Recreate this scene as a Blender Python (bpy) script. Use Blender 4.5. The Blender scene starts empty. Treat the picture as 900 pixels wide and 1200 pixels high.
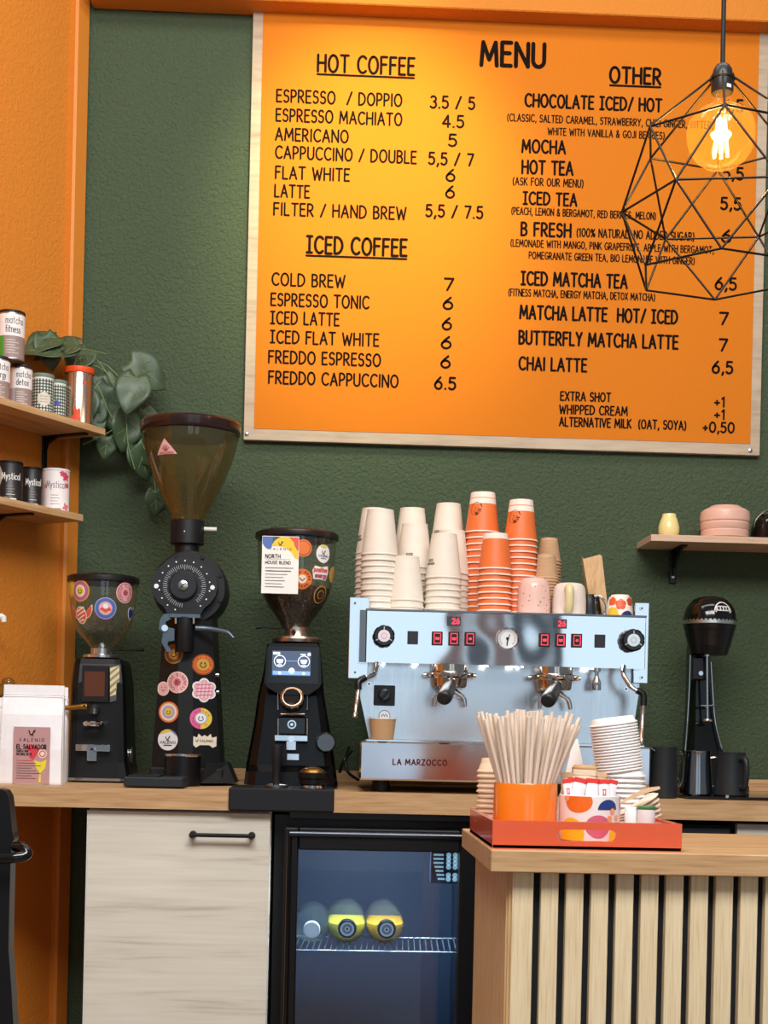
import bpy, math, random
from mathutils import Vector, Matrix, Quaternion
random.seed(7)
SC = bpy.context.scene
COL = SC.collection
V = Vector
PI = math.pi

# ------------------------------------------------------------------ camera, sky, lamps, exposure
FPX = 1700.0                      # focal length in pixels of the 900 x 1200 frame
HOR = 855.0                       # row of the horizon at the frame's centre column
CZ = 1.05
YAW, ROLL = math.radians(2.3), math.radians(1.3)
CF = V((math.sin(YAW), math.cos(YAW), 0))
R0 = V((math.cos(YAW), -math.sin(YAW), 0))
U0 = V((0, 0, 1))
CR = R0 * math.cos(ROLL) + U0 * math.sin(ROLL)
CU = U0 * math.cos(ROLL) - R0 * math.sin(ROLL)
cam_d = bpy.data.cameras.new('camera')
cam_d.sensor_fit = 'VERTICAL'
cam_d.sensor_height = 36.0
cam_d.lens = FPX / 1200.0 * 36.0
cam_d.shift_y = (HOR - 600.0) / 1200.0
cam_d.clip_start = 0.05
cam = bpy.data.objects.new('camera', cam_d)
cm = Matrix.Identity(4)
for i in range(3):
    cm[i][0], cm[i][1], cm[i][2] = CR[i], CU[i], -CF[i]
cm[2][3] = CZ
cam.matrix_world = cm
COL.objects.link(cam)
SC.camera = cam

SC.view_settings.view_transform = 'Standard'
SC.view_settings.look = 'None'
SC.view_settings.gamma = 1.0
SC.view_settings.use_curve_mapping = False
SC.view_settings.exposure = 0.0
SC.cycles.transparent_max_bounces = 24
SC.cycles.max_bounces = 10
SC.cycles.sample_clamp_indirect = 6.0

W = bpy.data.worlds.new('daylight')
SC.world = W
W.use_nodes = True
_n = W.node_tree.nodes
_l = W.node_tree.links
_n.clear()
_o = _n.new('ShaderNodeOutputWorld')
_b = _n.new('ShaderNodeBackground')
_tc = _n.new('ShaderNodeTexCoord')
_sx = _n.new('ShaderNodeSeparateXYZ')
_rp = _n.new('ShaderNodeValToRGB')
_l.new(_tc.outputs['Generated'], _sx.inputs[0])
_l.new(_sx.outputs['Z'], _rp.inputs[0])
_rp.color_ramp.elements[0].position = 0.0
_rp.color_ramp.elements[0].color = (0.50, 0.57, 0.66, 1)
_rp.color_ramp.elements[1].position = 0.6
_rp.color_ramp.elements[1].color = (0.68, 0.68, 0.68, 1)
_l.new(_rp.outputs[0], _b.inputs[0])
_b.inputs[1].default_value = 0.34
_l.new(_b.outputs[0], _o.inputs[0])

def lamp(name, kind, loc, target, energy, color, **kw):
    d = bpy.data.lights.new(name, kind)
    d.energy = energy
    d.color = color
    for k, v in kw.items():
        setattr(d, k, v)
    o = bpy.data.objects.new(name, d)
    o.location = loc
    if target is not None:
        o.rotation_euler = (V(target) - V(loc)).to_track_quat('-Z', 'Y').to_euler()
    COL.objects.link(o)
    return o

lamp('menu_spotlight', 'SPOT', (0.10, 2.75, 3.45), (0.10, 4.0, 2.50), 190, (1.0, 0.95, 0.45), spot_size=math.radians(40), spot_blend=1.0, shadow_soft_size=0.06)
lamp('ceiling_light', 'AREA', (0.2, 2.7, 3.6), (0.2, 3.5, 0.9), 24, (1.0, 0.94, 0.86), shape='RECTANGLE', size=2.4, size_y=0.5)
lamp('room_light', 'AREA', (0.2, 0.6, 3.3), (0.3, 2.4, 0.7), 128, (1.0, 0.985, 0.97), shape='RECTANGLE', size=2.4, size_y=1.0)
lamp('window_light', 'AREA', (1.15, -3.0, 1.75), (1.15, 3.0, 1.75), 21, (0.68, 0.86, 1.0), shape='RECTANGLE', size=3.2, size_y=2.1)

# ------------------------------------------------------------------ pixel <-> place
def at(px, py, Y):
    """The point at depth Y (metres from the camera plane) that the photo shows at px, py."""
    d = CF + CR * ((px - 450.0) / FPX) + CU * ((HOR - py) / FPX)
    return V((0, 0, CZ)) + d * (Y / d.y)

class Fr:
    """A local frame: origin on the surface a thing stands on, x right, y deeper, z up."""
    def __init__(s, px, Y, z=None, py=None):
        if py is None:
            a, b = at(px, 0, Y).z, at(px, 1000, Y).z
            py = 1000.0 * (a - z) / (a - b)
        s.px, s.py, s.Y = px, py, Y
        s.o = at(px, py, Y)
        s.k = Y / FPX
    def v(s, px, py, dy=0.0):
        return at(px, py, s.Y + dy) - s.o
    def r(s, n, dy=0.0):
        return n * (s.Y + dy) / FPX
    def z(s, py, dy=0.0):
        return s.v(s.px, py, dy).z
    def prof(s, pts):
        return [(s.r(p[0]), (s.py - p[1]) * s.k) + tuple(p[2:]) for p in pts]
    def rect(s, mb, x0, y0, x1, y1, dy, depth, m, bev=0.0):
        c = s.v((x0 + x1) / 2.0, (y0 + y1) / 2.0, dy)
        k = (s.Y + dy) / FPX
        mb.box((c.x, c.y + depth / 2.0, c.z), ((x1 - x0) * k, depth, (y1 - y0) * k), m, bev)

# ------------------------------------------------------------------ materials
def lin(c):
    def f(x):
        x /= 255.0
        return x / 12.92 if x <= 0.04045 else ((x + 0.055) / 1.055) ** 2.4
    return tuple(f(x) for x in c) + (1.0,)

_M = {}
def M(name, col, rough=0.5, metal=0.0, emit=0.0, coat=0.0, spec=0.5, bump=None, noise=None):
    """Plain principled material; noise = (scale, amount) mottles its colour, bump = (scale, strength)."""
    if name in _M:
        return _M[name]
    m = bpy.data.materials.new(name)
    m.use_nodes = True
    nt = m.node_tree
    p = nt.nodes['Principled BSDF']
    c = lin(col)
    p.inputs['Base Color'].default_value = c
    p.inputs['Roughness'].default_value = rough
    p.inputs['Metallic'].default_value = metal
    p.inputs['Specular IOR Level'].default_value = spec
    p.inputs['Coat Weight'].default_value = coat
    p.inputs['Coat Roughness'].default_value = 0.08
    if emit:
        p.inputs['Emission Color'].default_value = c
        p.inputs['Emission Strength'].default_value = emit
    tc = nt.nodes.new('ShaderNodeTexCoord')
    if noise is None and not emit:
        noise = (35.0, 0.06)
    if noise:
        nz = nt.nodes.new('ShaderNodeTexNoise')
        nz.inputs['Scale'].default_value = noise[0]
        nz.inputs['Detail'].default_value = 4
        nt.links.new(tc.outputs['Object'], nz.inputs['Vector'])
        mx = nt.nodes.new('ShaderNodeMix')
        mx.data_type = 'RGBA'
        mx.inputs[6].default_value = tuple(x * (1 - noise[1]) for x in c[:3]) + (1,)
        mx.inputs[7].default_value = tuple(min(1, x * (1 + noise[1])) for x in c[:3]) + (1,)
        nt.links.new(nz.outputs['Fac'], mx.inputs[0])
        nt.links.new(mx.outputs[2], p.inputs['Base Color'])
    if bump:
        nb = nt.nodes.new('ShaderNodeTexNoise')
        nb.inputs['Scale'].default_value = bump[0]
        nb.inputs['Detail'].default_value = 3
        nt.links.new(tc.outputs['Object'], nb.inputs['Vector'])
        bp = nt.nodes.new('ShaderNodeBump')
        bp.inputs['Strength'].default_value = bump[1]
        bp.inputs['Distance'].default_value = 0.004
        nt.links.new(nb.outputs['Fac'], bp.inputs['Height'])
        nt.links.new(bp.outputs[0], p.inputs['Normal'])
    _M[name] = m
    return m

def wood(name, c0, c1, c2, axis='X', scale=1.0, rough=0.5, streak=0.5, stretch=14.0, along=1.1):
    """Timber with grain running along one axis."""
    if name in _M:
        return _M[name]
    m = bpy.data.materials.new(name)
    m.use_nodes = True
    nt = m.node_tree
    p = nt.nodes['Principled BSDF']
    p.inputs['Roughness'].default_value = rough
    tc = nt.nodes.new('ShaderNodeTexCoord')
    mp = nt.nodes.new('ShaderNodeMapping')
    s = [stretch * scale] * 3
    s['XYZ'.index(axis)] = along * scale
    mp.inputs['Scale'].default_value = s
    nt.links.new(tc.outputs['Object'], mp.inputs[0])
    n1 = nt.nodes.new('ShaderNodeTexNoise')
    n1.inputs['Scale'].default_value = 1.6
    n1.inputs['Detail'].default_value = 9
    n1.inputs['Roughness'].default_value = 0.62
    n1.inputs['Distortion'].default_value = 0.9
    nt.links.new(mp.outputs[0], n1.inputs['Vector'])
    n2 = nt.nodes.new('ShaderNodeTexNoise')
    n2.inputs['Scale'].default_value = 9.0
    n2.inputs['Detail'].default_value = 5
    nt.links.new(mp.outputs[0], n2.inputs['Vector'])
    mxf = nt.nodes.new('ShaderNodeMix')
    mxf.inputs[0].default_value = 1 - streak
    nt.links.new(n1.outputs['Fac'], mxf.inputs[2])
    nt.links.new(n2.outputs['Fac'], mxf.inputs[3])
    rp = nt.nodes.new('ShaderNodeValToRGB')
    e = rp.color_ramp.elements
    e[0].position, e[0].color = 0.32, lin(c0)
    e[1].position, e[1].color = 0.66, lin(c2)
    k = e.new(0.46)
    k.color = lin(c1)
    nt.links.new(mxf.outputs[0], rp.inputs[0])
    nt.links.new(rp.outputs[0], p.inputs['Base Color'])
    bp = nt.nodes.new('ShaderNodeBump')
    bp.inputs['Strength'].default_value = 0.12
    bp.inputs['Distance'].default_value = 0.001
    nt.links.new(n2.outputs['Fac'], bp.inputs['Height'])
    nt.links.new(bp.outputs[0], p.inputs['Normal'])
    _M[name] = m
    return m

def stucco(name, col, col2, scale, strength, dist, rough=0.75):
    """Roller-textured wall paint."""
    if name in _M:
        return _M[name]
    m = bpy.data.materials.new(name)
    m.use_nodes = True
    nt = m.node_tree
    p = nt.nodes['Principled BSDF']
    p.inputs['Roughness'].default_value = rough
    p.inputs['Specular IOR Level'].default_value = 0.35
    tc = nt.nodes.new('ShaderNodeTexCoord')
    n1 = nt.nodes.new('ShaderNodeTexNoise')
    n1.inputs['Scale'].default_value = scale
    n1.inputs['Detail'].default_value = 3
    n1.inputs['Roughness'].default_value = 0.5
    n1.inputs['Distortion'].default_value = 0.6
    nt.links.new(tc.outputs['Object'], n1.inputs['Vector'])
    n2 = nt.nodes.new('ShaderNodeTexNoise')
    n2.inputs['Scale'].default_value = 1.5
    n2.inputs['Detail'].default_value = 5
    nt.links.new(tc.outputs['Object'], n2.inputs['Vector'])
    mx = nt.nodes.new('ShaderNodeMix')
    mx.data_type = 'RGBA'
    mx.inputs[6].default_value = lin(col)
    mx.inputs[7].default_value = lin(col2)
    nt.links.new(n2.outputs['Fac'], mx.inputs[0])
    nt.links.new(mx.outputs[2], p.inputs['Base Color'])
    bp = nt.nodes.new('ShaderNodeBump')
    bp.inputs['Strength'].default_value = strength
    bp.inputs['Distance'].default_value = dist
    nt.links.new(n1.outputs['Fac'], bp.inputs['Height'])
    nt.links.new(bp.outputs[0], p.inputs['Normal'])
    _M[name] = m
    return m

def steel(name, col, rough=0.18, axis='X', bump=0.05):
    """Brushed sheet metal."""
    if name in _M:
        return _M[name]
    m = bpy.data.materials.new(name)
    m.use_nodes = True
    nt = m.node_tree
    p = nt.nodes['Principled BSDF']
    p.inputs['Base Color'].default_value = lin(col)
    p.inputs['Metallic'].default_value = 1.0
    tc = nt.nodes.new('ShaderNodeTexCoord')
    mp = nt.nodes.new('ShaderNodeMapping')
    s = [220.0] * 3
    s['XYZ'.index(axis)] = 5.0
    mp.inputs['Scale'].default_value = s
    nt.links.new(tc.outputs['Object'], mp.inputs[0])
    n1 = nt.nodes.new('ShaderNodeTexNoise')
    n1.inputs['Scale'].default_value = 3.0
    n1.inputs['Detail'].default_value = 2
    nt.links.new(mp.outputs[0], n1.inputs['Vector'])
    mr = nt.nodes.new('ShaderNodeMapRange')
    mr.inputs['To Min'].default_value = rough * 0.7
    mr.inputs['To Max'].default_value = rough * 1.4
    nt.links.new(n1.outputs['Fac'], mr.inputs['Value'])
    nt.links.new(mr.outputs[0], p.inputs['Roughness'])
    n2 = nt.nodes.new('ShaderNodeTexNoise')
    n2.inputs['Scale'].default_value = 4.5
    n2.inputs['Detail'].default_value = 1
    nt.links.new(tc.outputs['Object'], n2.inputs['Vector'])
    bp = nt.nodes.new('ShaderNodeBump')
    bp.inputs['Strength'].default_value = bump
    bp.inputs['Distance'].default_value = 0.05
    nt.links.new(n2.outputs['Fac'], bp.inputs['Height'])
    nt.links.new(bp.outputs[0], p.inputs['Normal'])
    _M[name] = m
    return m

def clear(name, tint, refl=1.0, rough=0.02, haze=0.0, hcol=(230, 226, 210)):
    """Thin clear or tinted plastic / glass: passes light, reflects at grazing angles."""
    if name in _M:
        return _M[name]
    m = bpy.data.materials.new(name)
    m.use_nodes = True
    nt = m.node_tree
    nt.nodes.clear()
    o = nt.nodes.new('ShaderNodeOutputMaterial')
    t = nt.nodes.new('ShaderNodeBsdfTransparent')
    t.inputs[0].default_value = lin(tint)
    g = nt.nodes.new('ShaderNodeBsdfGlossy')
    g.inputs['Roughness'].default_value = rough
    lw = nt.nodes.new('ShaderNodeLayerWeight')
    lw.inputs['Blend'].default_value = 0.5
    pw = nt.nodes.new('ShaderNodeMath')
    pw.operation = 'POWER'
    pw.inputs[1].default_value = 3.5
    nt.links.new(lw.outputs['Facing'], pw.inputs[0])
    mu = nt.nodes.new('ShaderNodeMath')
    mu.operation = 'MULTIPLY_ADD'
    mu.use_clamp = True
    mu.inputs[1].default_value = 0.45 * refl
    mu.inputs[2].default_value = 0.03 * refl
    nt.links.new(pw.outputs[0], mu.inputs[0])
    mx = nt.nodes.new('ShaderNodeMixShader')
    nt.links.new(mu.outputs[0], mx.inputs[0])
    nt.links.new(t.outputs[0], mx.inputs[1])
    nt.links.new(g.outputs[0], mx.inputs[2])
    out = mx.outputs[0]
    if haze:
        df = nt.nodes.new('ShaderNodeBsdfDiffuse')
        tr_ = nt.nodes.new('ShaderNodeBsdfTranslucent')
        df.inputs[0].default_value = tr_.inputs[0].default_value = lin(hcol)
        ad = nt.nodes.new('ShaderNodeMixShader')
        nt.links.new(df.outputs[0], ad.inputs[1])
        nt.links.new(tr_.outputs[0], ad.inputs[2])
        m2 = nt.nodes.new('ShaderNodeMixShader')
        m2.inputs[0].default_value = haze
        nt.links.new(out, m2.inputs[1])
        nt.links.new(ad.outputs[0], m2.inputs[2])
        out = m2.outputs[0]
    nt.links.new(out, o.inputs[0])
    _M[name] = m
    return m

# ------------------------------------------------------------------ mesh collector
class MB:
    def __init__(s):
        s.vs, s.fs, s.mi, s.sm, s.mats = [], [], [], [], []
    def mid(s, m):
        if m not in s.mats:
            s.mats.append(m)
        return s.mats.index(m)
    def add(s, vs, fs, m, smooth=False, X=None):
        b = len(s.vs)
        s.vs += [tuple(X @ V(v)) if X is not None else tuple(v) for v in vs]
        i = s.mid(m)
        for f in fs:
            s.fs.append([b + q for q in f])
            s.mi.append(i)
            s.sm.append(smooth)
        return s
    def box(s, c, d, m, bev=0.0, X=None):
        hx, hy, hz = d[0] / 2.0, d[1] / 2.0, d[2] / 2.0
        b = min(bev, hx * 0.9, hy * 0.9, hz * 0.9)
        cx, cy, cz = c
        sg = [(-1, -1, -1), (1, -1, -1), (1, 1, -1), (-1, 1, -1), (-1, -1, 1), (1, -1, 1), (1, 1, 1), (-1, 1, 1)]
        Q = [(0, 3, 2, 1), (4, 5, 6, 7), (0, 1, 5, 4), (1, 2, 6, 5), (2, 3, 7, 6), (3, 0, 4, 7)]
        if b <= 0:
            return s.add([(cx + a * hx, cy + e * hy, cz + f * hz) for a, e, f in sg], Q, m, False, X)
        vs = []
        for a, e, f in sg:
            vs.append((cx + a * hx, cy + e * (hy - b), cz + f * (hz - b)))
            vs.append((cx + a * (hx - b), cy + e * hy, cz + f * (hz - b)))
            vs.append((cx + a * (hx - b), cy + e * (hy - b), cz + f * hz))
        ax = [2, 2, 1, 0, 1, 0]
        fs = [[3 * q + ax[i] for q in f] for i, f in enumerate(Q)]
        seen = {}
        for i, f in enumerate(Q):
            for j in range(4):
                a, e = f[j], f[(j + 1) % 4]
                if (e, a) in seen:
                    i2 = seen[(e, a)]
                    fs.append([3 * e + ax[i], 3 * a + ax[i], 3 * a + ax[i2], 3 * e + ax[i2]])
                seen[(a, e)] = i
        for q, (a, e, f) in enumerate(sg):
            t = [3 * q, 3 * q + 1, 3 * q + 2]
            fs.append(t if a * e * f > 0 else t[::-1])
        return s.add(vs, fs, m, False, X)
    def hexa(s, p, m, X=None):
        """p: bottom four counter-clockwise then top four."""
        return s.add(p, [(0, 3, 2, 1), (4, 5, 6, 7), (0, 1, 5, 4), (1, 2, 6, 5), (2, 3, 7, 6), (3, 0, 4, 7)], m, False, X)
    def lathe(s, prof, m, c=(0, 0, 0), seg=32, X=None, arc=None, sharp=35.0):
        """prof: (radius, z[, material for the band that starts here]) from bottom outside onwards."""
        T = Matrix.Translation(c)
        if X is not None:
            T = X @ T
        cur = m
        n = len(prof)
        dirs = [V((prof[i + 1][0] - prof[i][0], prof[i + 1][1] - prof[i][1])) for i in range(n - 1)]
        full = arc is None
        a0, a1 = (0.0, 2 * PI) if full else arc
        cnt = seg if full else seg + 1
        def ring(r, z):
            b = len(s.vs)
            if r < 1e-7:
                s.vs.append(tuple(T @ V((0, 0, z))))
                return (b, 1)
            for i in range(cnt):
                a = a0 + (a1 - a0) * i / seg
                s.vs.append(tuple(T @ V((r * math.sin(a), -r * math.cos(a), z))))
            return (b, cnt)
        prev = None
        for i in range(n - 1):
            if len(prof[i]) > 2 and prof[i][2] is not None:
                cur = prof[i][2]
            if prev is None or (i > 0 and dirs[i - 1].length > 0 and dirs[i].length > 0 and abs(dirs[i - 1].angle_signed(dirs[i])) > math.radians(sharp)):
                A = ring(prof[i][0], prof[i][1])
            else:
                A = prev
            B = ring(prof[i + 1][0], prof[i + 1][1])
            prev = B
            mi = s.mid(cur)
            for j in range(seg):
                k = (j + 1) % cnt
                if A[1] == 1 and B[1] == 1:
                    continue
                if A[1] == 1:
                    f = [A[0], B[0] + k, B[0] + j]
                elif B[1] == 1:
                    f = [A[0] + j, A[0] + k, B[0]]
                else:
                    f = [A[0] + j, A[0] + k, B[0] + k, B[0] + j]
                s.fs.append(f)
                s.mi.append(mi)
                s.sm.append(True)
        return s
    def disc_stack(s, *a, **k):
        return s.lathe(*a, **k)
    def tube(s, pts, r, m, seg=10, smooth=0, cap=True, X=None, closed=False):
        P = [V(p) for p in pts]
        rr = list(r) if isinstance(r, (list, tuple)) else [r] * len(P)
        if smooth:
            Q, q = [], []
            n = len(P)
            for i in range(n - 1):
                p0, p1, p2, p3 = P[max(i - 1, 0)], P[i], P[i + 1], P[min(i + 2, n - 1)]
                for t in range(smooth):
                    u = t / smooth
                    Q.append(0.5 * ((2 * p1) + (p2 - p0) * u + (2 * p0 - 5 * p1 + 4 * p2 - p3) * u * u + (3 * p1 - p0 - 3 * p2 + p3) * u ** 3))
                    q.append(rr[i] + (rr[i + 1] - rr[i]) * u)
            Q.append(P[-1])
            q.append(rr[-1])
            P, rr = Q, q
        n = len(P)
        tg = []
        for i in range(n):
            if closed:
                t = P[(i + 1) % n] - P[i - 1]
            else:
                t = P[min(i + 1, n - 1)] - P[max(i - 1, 0)]
            tg.append(t.normalized() if t.length > 1e-9 else V((0, 0, 1)))
        u = tg[0].orthogonal().normalized()
        vs = []
        for i in range(n):
            u = (u - tg[i] * u.dot(tg[i]))
            u = u.normalized() if u.length > 1e-6 else tg[i].orthogonal().normalized()
            w = tg[i].cross(u)
            for j in range(seg):
                a = 2 * PI * j / seg
                vs.append(P[i] + (u * math.cos(a) + w * math.sin(a)) * rr[i])
        fs = []
        for i in range(n if closed else n - 1):
            for j in range(seg):
                k = (j + 1) % seg
                i2 = (i + 1) % n
                fs.append((i * seg + j, i * seg + k, i2 * seg + k, i2 * seg + j))
        s.add(vs, fs, m, True, X)
        if cap and not closed:
            s.add(vs[:seg], [list(range(seg))[::-1]], m, False, X)
            s.add(vs[-seg:], [list(range(seg))], m, False, X)
        return s
    def prism(s, poly, y0, y1, m, X=None, smooth=False):
        """poly: (x, z) outline, extruded from y0 (front) to y1 (back)."""
        n = len(poly)
        vs = [(x, y0, z) for x, z in poly] + [(x, y1, z) for x, z in poly]
        ar = sum(poly[i][0] * poly[(i + 1) % n][1] - poly[(i + 1) % n][0] * poly[i][1] for i in range(n))
        if ar < 0:
            f, b = list(range(n))[::-1], list(range(n, 2 * n))
            sd = [(i, n + i, n + (i + 1) % n, (i + 1) % n) for i in range(n)]
        else:
            f, b = list(range(n)), list(range(n, 2 * n))[::-1]
            sd = [((i + 1) % n, n + (i + 1) % n, n + i, i) for i in range(n)]
        s.add(vs, [f, b], m, False, X)
        s.add(vs, sd, m, smooth, X)
        return s
    def hole_plate(s, w, h, hx, hz, hw, hh, y0, y1, m, X=None):
        """Upright plate w x h (origin lower left) with a stadium slot."""
        N = 48
        inn, out = [], []
        for i in range(N):
            a = 2 * PI * i / N
            ca, sa = math.cos(a), math.sin(a)
            rr = hh / 2.0
            inn.append((hx + math.copysign(hw / 2.0 - rr, ca) + rr * ca, hz + rr * sa))
            t = 1e9
            px, pz = inn[-1]
            dx, dz = ca, sa
            if dx > 1e-6: t = min(t, (w - px) / dx)
            if dx < -1e-6: t = min(t, -px / dx)
            if dz > 1e-6: t = min(t, (h - pz) / dz)
            if dz < -1e-6: t = min(t, -pz / dz)
            out.append((px + dx * t, pz + dz * t))
        def ins(o):
            r = []
            for i in range(N):
                r.append((inn[i], o[i]))
            return r
        cor = [(w, h), (0, h), (0, 0), (w, 0)]
        vs, fs = [], []
        for y in (y0, y1):
            vs += [(x, y, z) for x, z in inn] + [(x, y, z) for x, z in out]
        n2 = 2 * N
        for i in range(N):
            k = (i + 1) % N
            fs.append((i, N + i, N + k, k)[::-1])
            fs.append((n2 + i, n2 + N + i, n2 + N + k, n2 + k))
            fs.append((i, k, n2 + k, n2 + i)[::-1])
            fs.append((N + i, N + k, n2 + N + k, n2 + N + i))
        b = len(vs)
        for cx, cz in cor:
            vs += [(cx, y0, cz), (cx, y1, cz)]
        for ci, (cx, cz) in enumerate(cor):
            for i in range(N):
                k = (i + 1) % N
                o1, o2 = out[i], out[k]
                if abs(o1[0] - o2[0]) > 1e-6 and abs(o1[1] - o2[1]) > 1e-6:
                    if (abs(o1[0] - cx) < 1e-6 or abs(o2[0] - cx) < 1e-6) and (abs(o1[1] - cz) < 1e-6 or abs(o2[1] - cz) < 1e-6):
                        fs += [(N + i, N + k, b + 2 * ci)[::-1], (n2 + N + i, n2 + N + k, b + 2 * ci + 1),
                               (N + i, b + 2 * ci, b + 2 * ci + 1, n2 + N + i), (b + 2 * ci, N + k, n2 + N + k, b + 2 * ci + 1)]
        return s.add(vs, fs, m, False, X)
    # ---- flat artwork laid on a surface; mp(u, v, h) gives the place
    def blob(s, poly, mp, m, h=0.0003, rings=3, c=None):
        n = len(poly)
        if c is None:
            c = (sum(p[0] for p in poly) / n, sum(p[1] for p in poly) / n)
        vs = [mp(c[0], c[1], h)]
        for r in range(1, rings + 1):
            q = r / rings
            vs += [mp(c[0] + (x - c[0]) * q, c[1] + (y - c[1]) * q, h) for x, y in poly]
        fs = [(0, 1 + i, 1 + (i + 1) % n) for i in range(n)]
        for r in range(rings - 1):
            b = 1 + r * n
            fs += [(b + i, b + n + i, b + n + (i + 1) % n, b + (i + 1) % n) for i in range(n)]
        return s.add(vs, fs, m, False)
    def disc(s, u, v, r, mp, m, h=0.0003, n=28, ry=None):
        ry = ry or r
        return s.blob([(u + r * math.cos(2 * PI * i / n), v + ry * math.sin(2 * PI * i / n)) for i in range(n)], mp, m, h, 3, (u, v))
    def quad(s, u0, v0, u1, v1, mp, m, h=0.0003, nu=1, nv=1):
        vs = [mp(u0 + (u1 - u0) * i / nu, v0 + (v1 - v0) * j / nv, h) for j in range(nv + 1) for i in range(nu + 1)]
        fs = [(j * (nu + 1) + i, j * (nu + 1) + i + 1, (j + 1) * (nu + 1) + i + 1, (j + 1) * (nu + 1) + i) for j in range(nv) for i in range(nu)]
        return s.add(vs, fs, m, False)
    def stroke(s, pts, w, mp, m, h=0.0006):
        """Ribbon of width w along pts with round ends."""
        P = [V(p) for p in pts]
        q = [P[0]]
        for p in P[1:]:
            if (p - q[-1]).length > 1e-7:
                q.append(p)
        P = q
        if len(P) < 2:
            return s.disc(P[0].x, P[0].y, w * 0.6, mp, m, h, 8)
        n = len(P)
        for i in range(1, n - 1):                  # at a sharp corner, start a fresh ribbon
            if (P[i] - P[i - 1]).angle(P[i + 1] - P[i]) > 0.9:
                s.stroke([tuple(p) for p in P[:i + 1]], w, mp, m, h)
                return s.stroke([tuple(p) for p in P[i:]], w, mp, m, h + 0.00001)
        L, R = [], []
        for i in range(n):
            a = (P[i] - P[i - 1]).normalized() if i else None
            b = (P[i + 1] - P[i]).normalized() if i < n - 1 else None
            t = a if b is None else (b if a is None else (a + b))
            if t.length < 0.3:
                t = b
            t = t.normalized()
            nn = V((-t.y, t.x))
            sc = 1.0
            if a is not None and b is not None:
                sc = 1.0 / max(0.55, nn.dot(V((-b.y, b.x))))
            L.append(P[i] + nn * w / 2 * sc)
            R.append(P[i] - nn * w / 2 * sc)
        vs = [mp(p.x, p.y, h) for p in L] + [mp(p.x, p.y, h) for p in R]
        fs = [(i, n + i, n + i + 1, i + 1) for i in range(n - 1)]
        for e, sgn in ((0, -1), (n - 1, 1)):
            t = ((P[e] - P[e - sgn]).normalized())
            nn = V((-t.y, t.x))
            b = len(vs)
            vs += [mp(*(P[e] + (nn * math.cos(k * PI / 4) + t * math.sin(k * PI / 4)) * w / 2), h) for k in range(5)]
            fs.append(tuple(range(b, b + 5))[::-1])
        return s.add(vs, fs, m, False)
    def build(s, name, parent=None, loc=None, rot=None):
        me = bpy.data.meshes.new(name)
        me.from_pydata(s.vs, [], s.fs)
        for m in s.mats:
            me.materials.append(m)
        me.polygons.foreach_set('material_index', s.mi)
        me.polygons.foreach_set('use_smooth', s.sm)
        me.update()
        o = bpy.data.objects.new(name, me)
        COL.objects.link(o)
        if parent is not None:
            o.parent = parent
        if loc is not None:
            o.location = loc
        if rot is not None:
            o.rotation_euler = rot
        return o

def tag(o, label=None, cat=None, group=None, kind=None):
    if label: o['label'] = label
    if cat: o['category'] = cat
    if group: o['group'] = group
    if kind: o['kind'] = kind
    return o

def thing(name, label, cat, loc, group=None, rz=0.0):
    o = bpy.data.objects.new(name, None)
    o.empty_display_size = 0.05
    COL.objects.link(o)
    o.location = loc
    o.rotation_euler = (0, 0, rz)
    return tag(o, label, cat, group)

def struct(name, mb, label=None):
    o = mb.build(name)
    o['kind'] = 'structure'
    return tag(o, label)

def dup(o, parent=None):
    c = o.copy()
    COL.objects.link(c)
    if parent is not None:
        c.parent = parent
    for ch in list(o.children):
        dup(ch, c)
    return c

def flat(x0, y0, z0):
    return lambda u, v, h: V((x0 + u, y0 - h, z0 + v))

def round_map(rad, z0, phi=0.0, c=(0, 0)):
    """Wrap artwork round an upright body; rad may be a function of height."""
    f = rad if callable(rad) else (lambda z: rad)
    def mp(u, v, h):
        r = f(z0 + v)
        a = phi + u / f(z0)
        return V((c[0] + (r + h) * math.sin(a), c[1] - (r + h) * math.cos(a), z0 + v))
    return mp

def interp(prof):
    q = sorted((p[1], p[0]) for p in prof)
    def f(z):
        if z <= q[0][0]: return q[0][1]
        for (a, b), (c, d) in zip(q, q[1:]):
            if z <= c:
                return b + (d - b) * (z - a) / max(c - a, 1e-9)
        return q[-1][1]
    return f

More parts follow.
